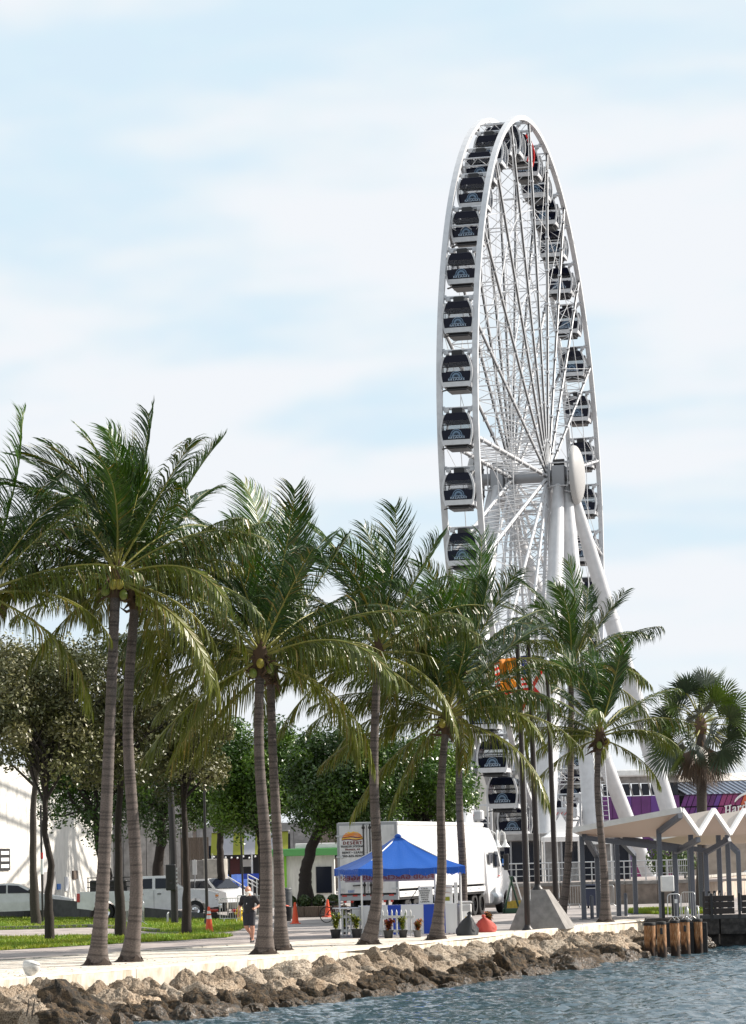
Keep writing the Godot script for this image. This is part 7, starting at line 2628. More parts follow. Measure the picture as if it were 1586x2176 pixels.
	part(dr, "wing_wall", s1, mats.grey_concrete)
	s1 = Shape.new()
	s1.rod(Vector3(-0.5, 2.84, 0), Vector3(-0.6, 5.2, 0), 0.1, 8)
	part(dr, "vent_pipe", s1, mats.dark_metal)
	# low flank of a concrete stair beside the drum
	var fl := thing("stair_flank", "pale sloping concrete flank right of the drum", "wall", at(480, 1900, 157.0) * Vector3(1, 0, 1))
	s1 = Shape.new()
	s1.slab(PackedVector2Array([Vector2(0, 0), Vector2(0.95, 0), Vector2(0.9, 0.4), Vector2(-0.15, 1.9), Vector2(-0.3, 1.9), Vector2(-0.3, 0)]), -0.4, 0.4)
	part(fl, "slope", s1, mats.concrete)
	# striped canopy pavilion, its inner shade painted on the back wall
	var d := 176.0
	var cx := at(448, 1800, d).x; var cx2 := at(612, 1800, d).x
	var cp := thing("striped_pavilion", "open pavilion with olive and grey striped awning under the trees", "building", Vector3(0, 0, -d))
	var y0: float = at(520, 1816, d).y; var y1: float = at(520, 1768, d).y
	n = 7
	for k in n:
		var s := Shape.new()
		var x0 := lerpf(cx, cx2, float(k) / n); var x1 := lerpf(cx, cx2, float(k + 1) / n)
		s.quad(Vector3(x0, y0, 0), Vector3(x1, y0, 0), Vector3(x1, y1, -1.2), Vector3(x0, y1, -1.2))
		part(cp, "awning_stripe", s, mats.awning_olive if k % 2 == 0 else mats.awning_grey)
	s1 = Shape.new()
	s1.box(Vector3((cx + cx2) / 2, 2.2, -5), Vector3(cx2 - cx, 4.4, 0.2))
	part(cp, "back_wall", s1, mats.painted_interior_shade)
	s1 = Shape.new()
	s1.box(Vector3((cx + cx2) / 2, y1 + 0.05, -3.2), Vector3(cx2 - cx, 0.1, 4.2))
	part(cp, "roof", s1, mats.building_grey)
	for q in [[488, 508, 1823, 1858, "maroon_wall", -1.0], [470, 484, 1826, 1850, "building_grey", -1.6], [575, 590, 1842, 1858, "building_grey", -1.5], [512, 532, 1826, 1842, "sign_white", -2.0]]:
		var s := Shape.new()
		var u := at(q[0], q[3], d); var v := at(q[1], q[2], d)
		s.box(Vector3((u.x + v.x) / 2, (u.y + v.y) / 2, q[5]), Vector3(v.x - u.x, v.y - u.y, 0.08))
		part(cp, "hung_panel", s, mats[q[4]])
	for px in [452, 536, 606]:
		var s := Shape.new()
		s.rod(Vector3(at(px, 1850, d).x, 0, -0.1), Vector3(at(px, 1850, d).x, y0 + 0.1, -0.1), 0.06, 8)
		part(cp, "post", s, mats.white_paint)
	for k in 13:
		var s := Shape.new()
		var x := lerpf(cx + 0.2, cx2 - 0.2, k / 12.0)
		s.ball(Vector3(x, y0 - 0.1 - 0.12 * absf(sin(k * 1.3)), 0.3), Vector3(0.06, 0.07, 0.06), 8, 6)
		part(cp, "string_bulb", s, mats.sign_white)
	s1 = Shape.new()
	s1.box(Vector3(at(552, 1860, d).x, at(552, 1862, d).y, 0.5), Vector3(3.2, 0.36, 0.06))
	part(cp, "blue_skirt", s1, mats.deep_blue)
	# blue chairs stacked on the steps
	var r := RandomNumberGenerator.new(); r.seed = 4
	var where := ["upper left", "upper middle", "upper right", "lower left", "lower middle", "lower right"]
	for k in 6:
		var c := at(482 + (k % 3) * 15 + (k / 3) * 8, 1874 + (k / 3) * 10, 168.0)
		var o := thing("blue_chair", "pale blue plastic chair by the white stair rails, %s of the heap" % where[k], "chair", Vector3(c.x, c.y - 0.45, c.z), r.randf_range(-0.6, 0.6), "blue plastic chairs")
		var s := Shape.new()
		s.bevel_box(Vector3(0, 0.43, 0), Vector3(0.44, 0.04, 0.42), 0.012)
		part(o, "seat", s, mats.seat_blue)
		s = Shape.new()
		s.bevel_box(Vector3(0, 0.68, -0.2), Vector3(0.42, 0.42, 0.035), 0.012, Basis(Vector3.RIGHT, -0.15))
		part(o, "backrest", s, mats.seat_blue)
		for x in [-0.18, 0.18]:
			for z in [-0.17, 0.17]:
				s = Shape.new()
				s.rod(Vector3(x * 1.1, -0.1, z * 1.15), Vector3(x, 0.42, z), 0.016, 5)
				part(o, "leg", s, mats.seat_blue)
	# stair with white rails
	var st := thing("stair_rails", "white-railed steps going down to the right behind the jogger", "stairs", Vector3(0, 0, -166))
	for set in [[476, 1858, 516, 1882], [527, 1858, 572, 1880]]:
		for off in [0, 9, 17]:
			var s := Shape.new()
			s.rod(at(set[0], set[1] + off, 166) + Vector3(0, 0, 166), at(set[2] + 12, set[3] + off + 7, 166) + Vector3(0, 0, 166), 0.035, 5)
			part(st, "rail", s, mats.white_paint)
		for k in 4:
			var f := k / 3.0
			var u := at(lerpf(set[0], set[2] + 12, f), lerpf(set[1], set[3] + 7, f), 166)
			var s := Shape.new()
			s.rod(Vector3(u.x, u.y, 0), Vector3(u.x, maxf(u.y - 1.2, 0.0), 0), 0.035, 5)
			part(st, "baluster", s, mats.white_paint)
	for k in 7:
		var s := Shape.new()
		var u := at(480 + k * 17, 1880 + k * 5, 166)
		s.box(Vector3(u.x, maxf(u.y - 0.2, 0.05), -0.7), Vector3(0.55, 0.16, 1.6))
		part(st, "step", s, mats.grey_concrete)
	# white kiosk with green roof edge
	d = 158.0
	var gk := thing("green_kiosk", "white kiosk with green roof edge and lime post behind the fork", "kiosk", Vector3(at(645, 1900, d).x, 0, -d))
	s1 = Shape.new()
	s1.box(Vector3(0, 1.45, -1.5), Vector3(3.6, 2.9, 3.0))
	part(gk, "wall", s1, mats.building_white)
	s1 = Shape.new()
	s1.bevel_box(Vector3(0, 3.1, -1.4), Vector3(4.3, 0.42, 3.8), 0.03)
	part(gk, "roof", s1, mats.green_roof)
	s1 = Shape.new()
	s1.bevel_box(Vector3(0.9, 3.45, -1.4), Vector3(2.6, 0.3, 3.4), 0.03)
	part(gk, "roof_cap", s1, mats.white_paint)
	for x in [-1.0, 0.35]:
		s1 = Shape.new()
		s1.box(Vector3(x, 1.45, 0.08), Vector3(0.14, 2.9, 0.12))
		part(gk, "post", s1, mats.lime_paint)
	s1 = Shape.new()
	s1.box(Vector3(1.2, 1.5, 0.04), Vector3(0.9, 1.5, 0.06))
	part(gk, "window", s1, mats.pane_glass)
	# a long plain block closing the view far behind
	var fb := thing("distant_block", "long plain grey block far behind the striped pavilion", "building", Vector3(0, 0, -235))
	for k in 12:
		var x0 := lerpf(at(372, 1800, 235).x, at(985, 1800, 235).x, k / 12.0); var x1 := lerpf(at(372, 1800, 235).x, at(985, 1800, 235).x, (k + 1) / 12.0)
		s1 = Shape.new()
		s1.box(Vector3((x0 + x1) / 2, 2.9, 0), Vector3(x1 - x0 - 0.03, 5.8, 6))
		var pn := part(fb, "wall_panel", s1, mats.building_grey if k % 3 else mats.tan_concrete)
		s1 = Shape.new()
		s1.box(Vector3((x0 + x1) / 2, 3.4, 3.03), Vector3((x1 - x0) * 0.5, 1.2, 0.08))
		part(pn, "window", s1, mats.pane_glass)
	# raised planter under the big tree
	var pz := at(662, 1945, 129.0)
	var pl := thing("planter", "brown-walled raised planter round the big tree's trunk", "planter", Vector3(pz.x, 0, pz.z))
	for k in 5:
		var s := Shape.new()
		s.bevel_box(Vector3(-1.32 + k * 0.66, 0.25, 0), Vector3(0.645, 0.5, 0.25), 0.02)
		part(pl, "wall_block", s, mats.timber_brown)
	s1 = Shape.new()
	s1.box(Vector3(0, 0.26, -1.2), Vector3(3.3, 0.46, 2.1))
	part(pl, "soil", s1, mats.soil)
	for k in 4:
		bush(["low dark grassy shrub at the planter's left end", "low dark grassy shrub left of the tree trunk", "low dark grassy shrub right of the tree trunk", "low dark grassy shrub at the planter's right end"][k], Vector3(pz.x - 1.0 + k * 0.68, 0.72, pz.z - 0.5), 0.3, 90 + k, 0.49, [Color(0.03, 0.06, 0.015), Color(0.05, 0.08, 0.02)])
	# street furniture
	furniture()


func furniture() -> void:
	cone("orange cone with two white bands by the lamp post", ground_at(445, 1981), 0.98, true)
	cone("plain orange cone on the road right of the palm pair", ground_at(628, 1963), 0.9, false)
	cone("plain orange cone in front of the trailer's left corner", ground_at(697, 1949), 0.82, false)
	var s := Shape.new()
	# lamp post
	var lp := thing("lamp_post", "slim black lamp post behind the banded cone", "lamp post", ground_at(441, 1968))
	s.tube([Vector3(0, 0, 0), Vector3(-0.02, 3, 0), Vector3(-0.05, 6.6, 0)], [0.075, 0.062, 0.05], 10)
	part(lp, "pole", s, mats.dark_metal)
	s = Shape.new()
	s.lathe([[0.13, 0.0], [0.13, 0.25], [0.08, 0.35]], 12)
	part(lp, "base", s, mats.dark_metal)
	s = Shape.new()
	s.lathe([[0.06, 6.55], [0.22, 6.65], [0.2, 6.8], [0.02, 6.9]], 12)
	part(lp, "lantern", s, mats.dark_metal)
	# tall speaker post
	var sp := thing("speaker_post", "thick black post carrying a loudspeaker box left of the pickup's door", "post", ground_at(372, 1965))
	s = Shape.new()
	s.tube([Vector3(0.0, 0, 0), Vector3(-0.02, 3.0, 0), Vector3(-0.1, 6.0, 0)], [0.16, 0.15, 0.14], 14)
	part(sp, "pole", s, mats.dark_metal)
	s = Shape.new()
	s.bevel_box(Vector3(-0.12, 2.05, 0.22), Vector3(0.44, 1.12, 0.4), 0.03)
	var bx := part(sp, "speaker_box", s, mats.black_plastic)
	s = Shape.new()
	s.lathe([[0.1, 0.0], [0.1, 0.03], [0.02, 0.0]], 16, Transform3D(Basis(Vector3.RIGHT, PI / 2), Vector3(-0.12, 1.85, 0.42)))
	part(bx, "speaker_cone", s, mats.dark_metal)
	for k in 5:
		s = Shape.new()
		s.box(Vector3(0.13, 1.7 + k * 0.18, 0.3), Vector3(0.06, 0.08, 0.1))
		part(sp, "bracket", s, mats.steel)
	s = Shape.new()
	s.box(Vector3(0, 0.03, 0), Vector3(0.6, 0.06, 0.6))
	part(sp, "base_plate", s, mats.dark_metal)
	var hl := thing("hoop_rail", "low steel hoop rails at the foot of the black speaker post", "hoop rail", ground_at(386, 1963))
	for x in [-0.62, 0.35]:
		s = Shape.new()
		s.tube([Vector3(x, 0, 0.1), Vector3(x, 0.42, 0.1), Vector3(x + 0.03, 0.5, 0.05), Vector3(x + 0.03, 0.5, -0.35), Vector3(x, 0.42, -0.4), Vector3(x, 0, -0.4)], [0.03], 7)
		part(hl, "hoop", s, mats.dull_steel)
	# signs and thin poles
	var sg := thing("street_sign", "small white sign plate on a grey post by the timber kiosk", "sign", at(415, 1900, 150) * Vector3(1, 0, 1))
	s = Shape.new()
	s.rod(Vector3.ZERO, Vector3(0, 2.85, 0), 0.03, 6)
	part(sg, "post", s, mats.dull_steel)
	s = Shape.new()
	s.bevel_box(Vector3(0, 2.4, 0.04), Vector3(0.24, 0.8, 0.02), 0.006)
	part(sg, "plate", s, mats.sign_white)
	var tp := thing("thin_pole", "thin dark pole rising behind the jogger's head", "pole", at(518, 1930, 146) * Vector3(1, 0, 1))
	s = Shape.new()
	s.rod(Vector3.ZERO, Vector3(-0.1, 5.6, 0), 0.055, 8)
	part(tp, "shaft", s, mats.dark_metal)
	s = Shape.new()
	s.lathe([[0.12, 0.0], [0.12, 0.1], [0.06, 0.14]], 10)
	part(tp, "base", s, mats.dark_metal)
	var tp2 := thing("thin_pole", "thin black pole with red and white sleeve before the white building", "pole", at(91, 1930, 128) * Vector3(1, 0, 1))
	s = Shape.new()
	s.rod(Vector3.ZERO, Vector3(-0.05, 5.5, 0), 0.05, 8)
	part(tp2, "shaft", s, mats.dark_metal)
	s = Shape.new()
	s.rod(Vector3(-0.01, 2.3, 0), Vector3(-0.01, 3.0, 0), 0.065, 8)
	part(tp2, "sleeve", s, mats.sign_white)
	s = Shape.new()
	s.rod(Vector3(-0.02, 3.02, 0), Vector3(-0.02, 3.3, 0), 0.065, 8)
	part(tp2, "sleeve", s, mats.red_lamp)
	# hydrant
	var hy := thing("fire_hydrant", "yellow fire hydrant on the grass behind the jogger", "fire hydrant", ground_at(510, 1960))
	s = Shape.new()
	s.lathe([[0.01, 0.0], [0.19, 0.0], [0.19, 0.05], [0.125, 0.07], [0.115, 0.5], [0.15, 0.52], [0.15, 0.56], [0.12, 0.58], [0.105, 0.66], [0.06, 0.74], [0.03, 0.76], [0.03, 0.82], [0.01, 0.83]], 18)
	part(hy, "barrel", s, mats.hydrant_yellow)
	for q in [Vector3(1, 0, 0), Vector3(-1, 0, 0), Vector3(0, 0, 1)]:
		s = Shape.new()
		s.rod(Vector3(0, 0.4, 0) + q * 0.1, Vector3(0, 0.4, 0) + q * 0.22, 0.06 if q.z == 0 else 0.075, 12)
		part(hy, "nozzle", s, mats.hydrant_yellow)
	barricade("steel crowd barrier standing on the lawn between the tall palms", at(265, 1950, 121), at(306, 1950, 119))
	barricade("steel crowd barrier at the pickup's front", at(468, 1945, 121), at(512, 1945, 121))
	barricade("steel crowd barrier behind the jogger and the palm pair", at(505, 1945, 124), at(560, 1945, 122), 1.15)
	# generators by the pickup's nose
	var gens := [[428, "red engine generator under the pickup's headlamp"], [500, "small red generator left of the hydrant"]]
	for q in gens:
		var g := thing("generator", q[1], "generator", at(q[0] if q[0] > 450 else 452, 1948, 125.0 if q[0] > 450 else 126.5) * Vector3(1, 0, 1), 0.2, "red generators")
		for y in [0.08, 0.55]:
			for z in [-0.2, 0.2]:
				s = Shape.new()
				s.rod(Vector3(-0.32, y, z), Vector3(0.32, y, z), 0.016, 5)
				part(g, "frame_bar", s, mats.dark_metal)
		s = Shape.new()
		s.bevel_box(Vector3(0.05, 0.47, 0), Vector3(0.42, 0.16, 0.34), 0.05)
		part(g, "fuel_tank", s, mats.red_lamp)
		s = Shape.new()
		s.bevel_box(Vector3(-0.02, 0.24, 0), Vector3(0.5, 0.28, 0.32), 0.04)
		part(g, "engine", s, mats.dark_metal)
		for x in [-0.32, 0.32]:
			s = Shape.new()
			for z in [-0.2, 0.2]: s.rod(Vector3(x, 0.0, z), Vector3(x, 0.56, z), 0.016, 5)
			part(g, "leg", s, mats.dark_metal)
	# barrels
	var br := thing("oil_barrel", "ribbed grey barrel right of the palm pair", "barrel", at(608, 1922, 127) * Vector3(1, 0, 1))
	s = Shape.new()
	s.lathe([[0.01, 0.5], [0.29, 0.5], [0.3, 0.55], [0.285, 0.6], [0.285, 0.85], [0.3, 0.88], [0.285, 0.91], [0.285, 1.2], [0.3, 1.23], [0.27, 1.3], [0.29, 1.32], [0.29, 1.42], [0.01, 1.42]], 22)
	part(br, "drum", s, mats.barrel_grey)
	s = Shape.new()
	s.bevel_box(Vector3(0, 0.25, 0), Vector3(0.6, 0.5, 0.6), 0.02)
	part(br, "stand", s, mats.timber_brown)
	var bk := thing("black_bin", "black bin with orange rubbish below the grey barrel", "bin", at(607, 1935, 122) * Vector3(1, 0, 1))
	s = Shape.new()
	s.lathe([[0.01, 0.0], [0.24, 0.0], [0.29, 0.62], [0.31, 0.64], [0.27, 0.66]], 18)
	part(bk, "tub", s, mats.black_plastic)
	s = Shape.new()
	s.ball(Vector3(0, 0.63, 0), Vector3(0.2, 0.08, 0.2), 10, 6)
	part(bk, "rubbish", s, mats.cone_orange)
	bicycle()
	# white fender on the seawall
	var fp := ground_at(62, 2073, 0.05)
	var fd := thing("mooring_fender", "white plastic fender lying on the seawall edge", "fender", fp, 0.5)
	s = Shape.new()
	s.lathe([[0.01, 0.0], [0.1, 0.02], [0.2, 0.16], [0.215, 0.26], [0.19, 0.34], [0.06, 0.38], [0.01, 0.385]], 20, Transform3D(Basis(Vector3.BACK, -0.25), Vector3(0, -0.01, 0)))
	part(fd, "float_body", s, mats.fender_white)
	s = Shape.new()
	s.lathe([[0.2, 0.3], [0.222, 0.32], [0.2, 0.34]], 20, Transform3D(Basis(Vector3.BACK, -0.25), Vector3(0, -0.03, 0)))
	part(fd, "seam_ring", s, mats.fender_white)
	# driftwood sticks in the rocks
	var dw := thing("driftwood", "two dry sticks poking out of the rocks near the left edge", "driftwood", at(68, 2150, 63.5))
	for q in [[0.0, 0.08], [-0.12, 0.05]]:
		s = Shape.new()
		s.tube([Vector3(q[0], -0.1, 0), Vector3(q[0] + 0.04, 0.12, 0), Vector3(q[0] + q[1], 0.3, 0.02)], [0.02, 0.016, 0.008], 6)
		part(dw, "stick", s, mats.bark)
	# street lamp with bell shades
	var wl := thing("hook_lamp", "white three-armed lamp post with bell shades beside the truck cab", "lamp post", at(1064, 1930, 146) * Vector3(1, 0, 1))
	s = Shape.new()
	s.tube([Vector3(0, 0, 0), Vector3(0, 3.9, 0)], [0.07, 0.05], 10)
	part(wl, "pole", s, mats.white_paint)
	for q in [[-0.75, 0.0], [0.35, 0.0], [-0.1, 0.35]]:
		s = Shape.new()
		var e := Vector3(q[0], 3.5, q[1])
		s.tube([Vector3(0, 3.3, 0), Vector3(q[0] * 0.15, 3.75, q[1] * 0.15), Vector3(q[0] * 0.5, 3.95, q[1] * 0.5), Vector3(q[0] * 0.9, 3.8, q[1] * 0.9), e], [0.05], 8)
		var arm := part(wl, "arm", s, mats.white_paint)
		s = Shape.new()
		s.lathe([[0.26, -0.42], [0.22, -0.38], [0.09, -0.2], [0.06, -0.02], [0.01, 0.0]], 16, Transform3D(Basis.IDENTITY, e))
		part(arm, "shade", s, mats.white_paint)
	# coiled green ornament and boards near the wheel's entrance
	var og := thing("green_palm_ornament", "dark green coiled palm ornament between truck cab and wheel", "ornament", at(1052, 1930, 148) * Vector3(1, 0, 1))
	s = Shape.new()
	s.rod(Vector3.ZERO, Vector3(0, 2.2, 0), 0.06, 8)
	part(og, "stem", s, mats.dark_metal)
	for k in 8:
		s = Shape.new()
		var rr := 0.3 + 0.12 * sin(k * 0.5)
		s.lathe([[rr - 0.05, 1.65 + k * 0.13], [rr, 1.7 + k * 0.13], [rr - 0.05, 1.75 + k * 0.13]], 18)
		part(og, "coil", s, mats.green_roof if k % 3 == 0 else mats.board_green)
	for k in 12:
		s = Shape.new()
		var an := k * TAU / 12
		s.tri(Vector3(0, 2.9, 0), Vector3(cos(an) * 0.7 - 0.3, 2.5 + 0.3 * sin(k * 2.0), sin(an) * 0.5), Vector3(cos(an + 0.2) * 0.7 - 0.3, 2.45 + 0.3 * sin(k * 2.0), sin(an + 0.2) * 0.5))
		part(og, "leaf", s, mats.board_green)
	var af := thing("folding_sign", "green folding sign board standing open right of the truck", "sign", at(1088, 1935, 127) * Vector3(1, 0, 1))
	for q in [[-0.32, 0.26], [0.34, -0.26]]:
		s = Shape.new()
		s.bevel_box(Vector3(q[0] * 0.5 + 0.0, 0.85, 0), Vector3(0.06, 1.75, 0.9), 0.01, Basis(Vector3.BACK, -q[1] * 1.0 if q[0] < 0 else -q[1]))
		part(af, "board", s, mats.board_green)
	s = Shape.new()
	s.bar(Vector3(0.16, 1.66, 0.46), Vector3(0.6, 0.02, 0.46), 0.08, 0.06)
	part(af, "white_edge", s, mats.sign_white)
	s = Shape.new()
	s.bevel_box(Vector3(0.05, 0.12, 0.2), Vector3(0.95, 0.22, 0.5), 0.02)
	part(af, "tray", s, mats.board_green)
	var yk := thing("yellow_barrier", "worn yellow concrete barrier behind the green folding sign", "barrier", at(1090, 1925, 136) * Vector3(1, 0, 1))
	s = Shape.new()
	s.slab(PackedVector2Array([Vector2(-0.22, 0), Vector2(0.22, 0), Vector2(0.14, 0.42), Vector2(-0.14, 0.42)]), -0.75, 0.75, Transform3D(Basis(Vector3.UP, PI / 2), Vector3.ZERO))
	part(yk, "block", s, mats.kerb_yellow)
	for q in [[1073, 1832, 0.3, 0.34, "sign_blue", "small blue notice on the post beside the green ornament"], [1072, 1851, 0.34, 0.34, "sign_white", "square white notice with black rosette beside the green ornament"]]:
		var c := at(q[0], q[1], 143.0)
		var o := thing("post_notice", q[5], "sign", Vector3(c.x, 0, c.z))
		s = Shape.new()
		s.rod(Vector3(0, 0, -0.05), Vector3(0, c.y + 0.2, -0.05), 0.025, 6)
		part(o, "post", s, mats.steel)
		s = Shape.new()
		s.bevel_box(Vector3(0, c.y, 0), Vector3(q[2], q[3], 0.02), 0.005)
		var pl := part(o, "plate", s, mats[q[4]])
		if q[4] == "sign_white":
			for k in 6:
				s = Shape.new()
				var an := TAU * k / 6
				s.rod(Vector3(cos(an) * 0.07, c.y + sin(an) * 0.07, 0.01), Vector3(cos(an) * 0.07, c.y + sin(an) * 0.07, 0.016), 0.03, 8)
				part(pl, "rosette", s, mats.black_print)
	# small weeds and litter on the sand
	var wr := RandomNumberGenerator.new(); wr.seed = 12
	var litter := Shape.new()
	for k in 260:
		var px := wr.randf_range(-30.0, 1300.0)
		var e := wall_at(px)
		var p := e + Vector2(-0.905, -0.426) * wr.randf_range(0.5, 3.6)
		var sz := wr.randf_range(0.01, 0.03)
		var an := wr.randf() * TAU
		litter.tint = Color(0.2, 0.15, 0.1) * wr.randf_range(0.4, 1.6)
		var c := Vector3(p.x, 0.012, p.y)
		var u := Vector3(cos(an), 0, sin(an)) * sz; var v := Vector3(-sin(an), 0, cos(an)) * sz * 0.4
		litter.quad(c - u - v, c + u - v, c + u + v + Vector3(0, sz * 0.6, 0), c - u + v + Vector3(0, sz * 0.3, 0))
	structure("leaf_litter", litter, mats.fan_leaf, "stuff")


func bicycle() -> void:
	var c := at(716, 1938, 117)
	var o := thing("bicycle", "dark bicycle leaning beside the trailer's left rear corner", "bicycle", Vector3(c.x, 0, c.z), -0.5)
	for x in [-0.5, 0.52]:
		var s := Shape.new()
		var path := []
		for k in 25: path.append(Vector3(x + cos(TAU * k / 24.0) * 0.33, 0.34 + sin(TAU * k / 24.0) * 0.33, 0))
		s.tube(path, [0.02], 6, false)
		var w := part(o, "wheel", s, mats.black_rubber)
		s = Shape.new()
		for k in 10: s.rod(Vector3(x, 0.34, 0), Vector3(x + cos(TAU * k / 10) * 0.32, 0.34 + sin(TAU * k / 10) * 0.32, 0), 0.003, 3)
		part(w, "spokes", s, mats.steel)
	var fr := Shape.new()
	for q in [[Vector3(-0.5, 0.34, 0), Vector3(-0.05, 0.3, 0)], [Vector3(-0.05, 0.3, 0), Vector3(-0.2, 0.82, 0)], [Vector3(-0.5, 0.34, 0), Vector3(-0.17, 0.72, 0)], [Vector3(-0.05, 0.3, 0), Vector3(0.36, 0.78, 0)], [Vector3(-0.17, 0.74, 0), Vector3(0.35, 0.82, 0)], [Vector3(0.33, 0.95, 0), Vector3(0.52, 0.34, 0)]]:
		fr.rod(q[0], q[1], 0.018, 6)
	part(o, "frame", fr, mats.dark_metal)
	var sd := Shape.new()
	sd.bevel_box(Vector3(-0.22, 0.86, 0), Vector3(0.26, 0.06, 0.14), 0.02)
	part(o, "saddle", sd, mats.black_plastic)
	var hb := Shape.new()
	hb.tube([Vector3(0.22, 0.98, -0.28), Vector3(0.32, 1.0, -0.1), Vector3(0.32, 1.0, 0.1), Vector3(0.22, 0.98, 0.28)], [0.014], 6)
	part(o, "handlebar", hb, mats.dark_metal)
	var pd := Shape.new()
	pd.rod(Vector3(-0.05, 0.3, 0.06), Vector3(0.05, 0.16, 0.08), 0.012, 5)
	pd.box(Vector3(0.05, 0.15, 0.13), Vector3(0.09, 0.02, 0.07))
	part(o, "pedal", pd, mats.dark_metal)


# ---------------------------------------------------------------- the jogger: bones joined by a smooth union, meshed as surface nets
func net_mesh(bones: Array, k: float, cell: float, cut_low := -1e9, cut_high := 1e9) -> Shape:
	var lo := Vector3(1e9, 1e9, 1e9); var hi := -lo
	for b in bones:
		var r := maxf(b[2], b[3]) + k * 2.0 + cell * 2.0
		lo = lo.min(b[0].min(b[1]) - Vector3.ONE * r); hi = hi.max(b[0].max(b[1]) + Vector3.ONE * r)
	var n := Vector3i(((hi - lo) / cell).ceil()) + Vector3i.ONE
	var sum := PackedFloat32Array(); sum.resize(n.x * n.y * n.z)
	for b in bones:
		var p: Vector3 = b[0]; var q: Vector3 = b[1]
		var ra: float = b[2]; var rb: float = b[3]
		var r := maxf(ra, rb) + k * 5.0 + cell * 2.0
		var i0 := Vector3i(((p.min(q) - Vector3.ONE * r - lo) / cell).floor()).clamp(Vector3i.ZERO, n - Vector3i.ONE)
		var i1 := Vector3i(((p.max(q) + Vector3.ONE * r - lo) / cell).ceil()).clamp(Vector3i.ZERO, n - Vector3i.ONE)
		var d := q - p
		var dd := maxf(d.length_squared(), 1e-9)
		for z in range(i0.z, i1.z + 1):
			for y in range(i0.y, i1.y + 1):
				for x in range(i0.x, i1.x + 1):
					var c := lo + Vector3(x, y, z) * cell
					var t := clampf((c - p).dot(d) / dd, 0.0, 1.0)
					var dist := c.distance_to(p + d * t) - lerpf(ra, rb, t)
					sum[(z * n.y + y) * n.x + x] += exp(-dist / k)
	var f := func(x: int, y: int, z: int):
		var s := sum[(z * n.y + y) * n.x + x]
		var v := -k * log(maxf(s, 1e-12))
		var wy := lo.y + y * cell
		return maxf(v, maxf(cut_low - wy, wy - cut_high))
	var val := PackedFloat32Array(); val.resize(sum.size())
	for z in n.z:
		for y in n.y:
			for x in n.x: val[(z * n.y + y) * n.x + x] = f.call(x, y, z)
	var s := Shape.new()
	var ids := {}
	var at_i := func(x: int, y: int, z: int): return (z * n.y + y) * n.x + x
	for z in n.z - 1:
		for y in n.y - 1:
			for x in n.x - 1:
				var inside := 0
				var acc := Vector3.ZERO; var cnt := 0
				var e := PackedFloat32Array()
				for c in 8:
					var w := val[at_i.call(x + (c & 1), y + ((c >> 1) & 1), z + (c >> 2))]
					e.append(w)
					if w < 0: inside += 1
				if inside == 0 or inside == 8: continue
				for ax in 3:
					for c in 8:
						if c & (1 << ax): continue
						var c2 := c | (1 << ax)
						if (e[c] < 0) != (e[c2] < 0):
							var t := e[c] / (e[c] - e[c2])
							var p := Vector3(x + (c & 1), y + ((c >> 1) & 1), z + (c >> 2))
							p[ax] += t
							acc += p; cnt += 1
				ids[at_i.call(x, y, z)] = s.vert(lo + acc / cnt * cell, Vector3.UP)
	for z in range(1, n.z - 1):
		for y in range(1, n.y - 1):
			for x in range(1, n.x - 1):
				var a := val[at_i.call(x, y, z)]
				for ax in 3:
					var o := Vector3i.ZERO; o[ax] = 1
					var b := val[at_i.call(x + o.x, y + o.y, z + o.z)]
					if (a < 0) == (b < 0): continue
					var u := Vector3i.ZERO; u[(ax + 1) % 3] = 1
					var v := Vector3i.ZERO; v[(ax + 2) % 3] = 1
					var q := []
					for w in [Vector3i.ZERO, u, u + v, v]:
						var g: Vector3i = Vector3i(x, y, z) - w
						q.append(ids.get(at_i.call(g.x, g.y, g.z), -1))
					if q.has(-1): continue
					if a < 0: s.ix.append_array(PackedInt32Array([q[0], q[2], q[1], q[0], q[3], q[2]]))
					else: s.ix.append_array(PackedInt32Array([q[0], q[1], q[2], q[0], q[2], q[3]]))
	var nn := PackedVector3Array(); nn.resize(s.v.size())
	for t in range(0, s.ix.size(), 3):
		var w := (s.v[s.ix[t + 2]] - s.v[s.ix[t]]).cross(s.v[s.ix[t + 1]] - s.v[s.ix[t]])
		for e in 3: nn[s.ix[t + e]] += w
	for t in nn.size(): nn[t] = nn[t].normalized()
	s.n = nn
	return s


func join(a: Shape, b: Shape) -> void:
	var off := a.v.size()
	a.v.append_array(b.v); a.n.append_array(b.n); a.t.append_array(b.t); a.c.append_array(b.c)
	for i in b.ix: a.ix.append(i + off)


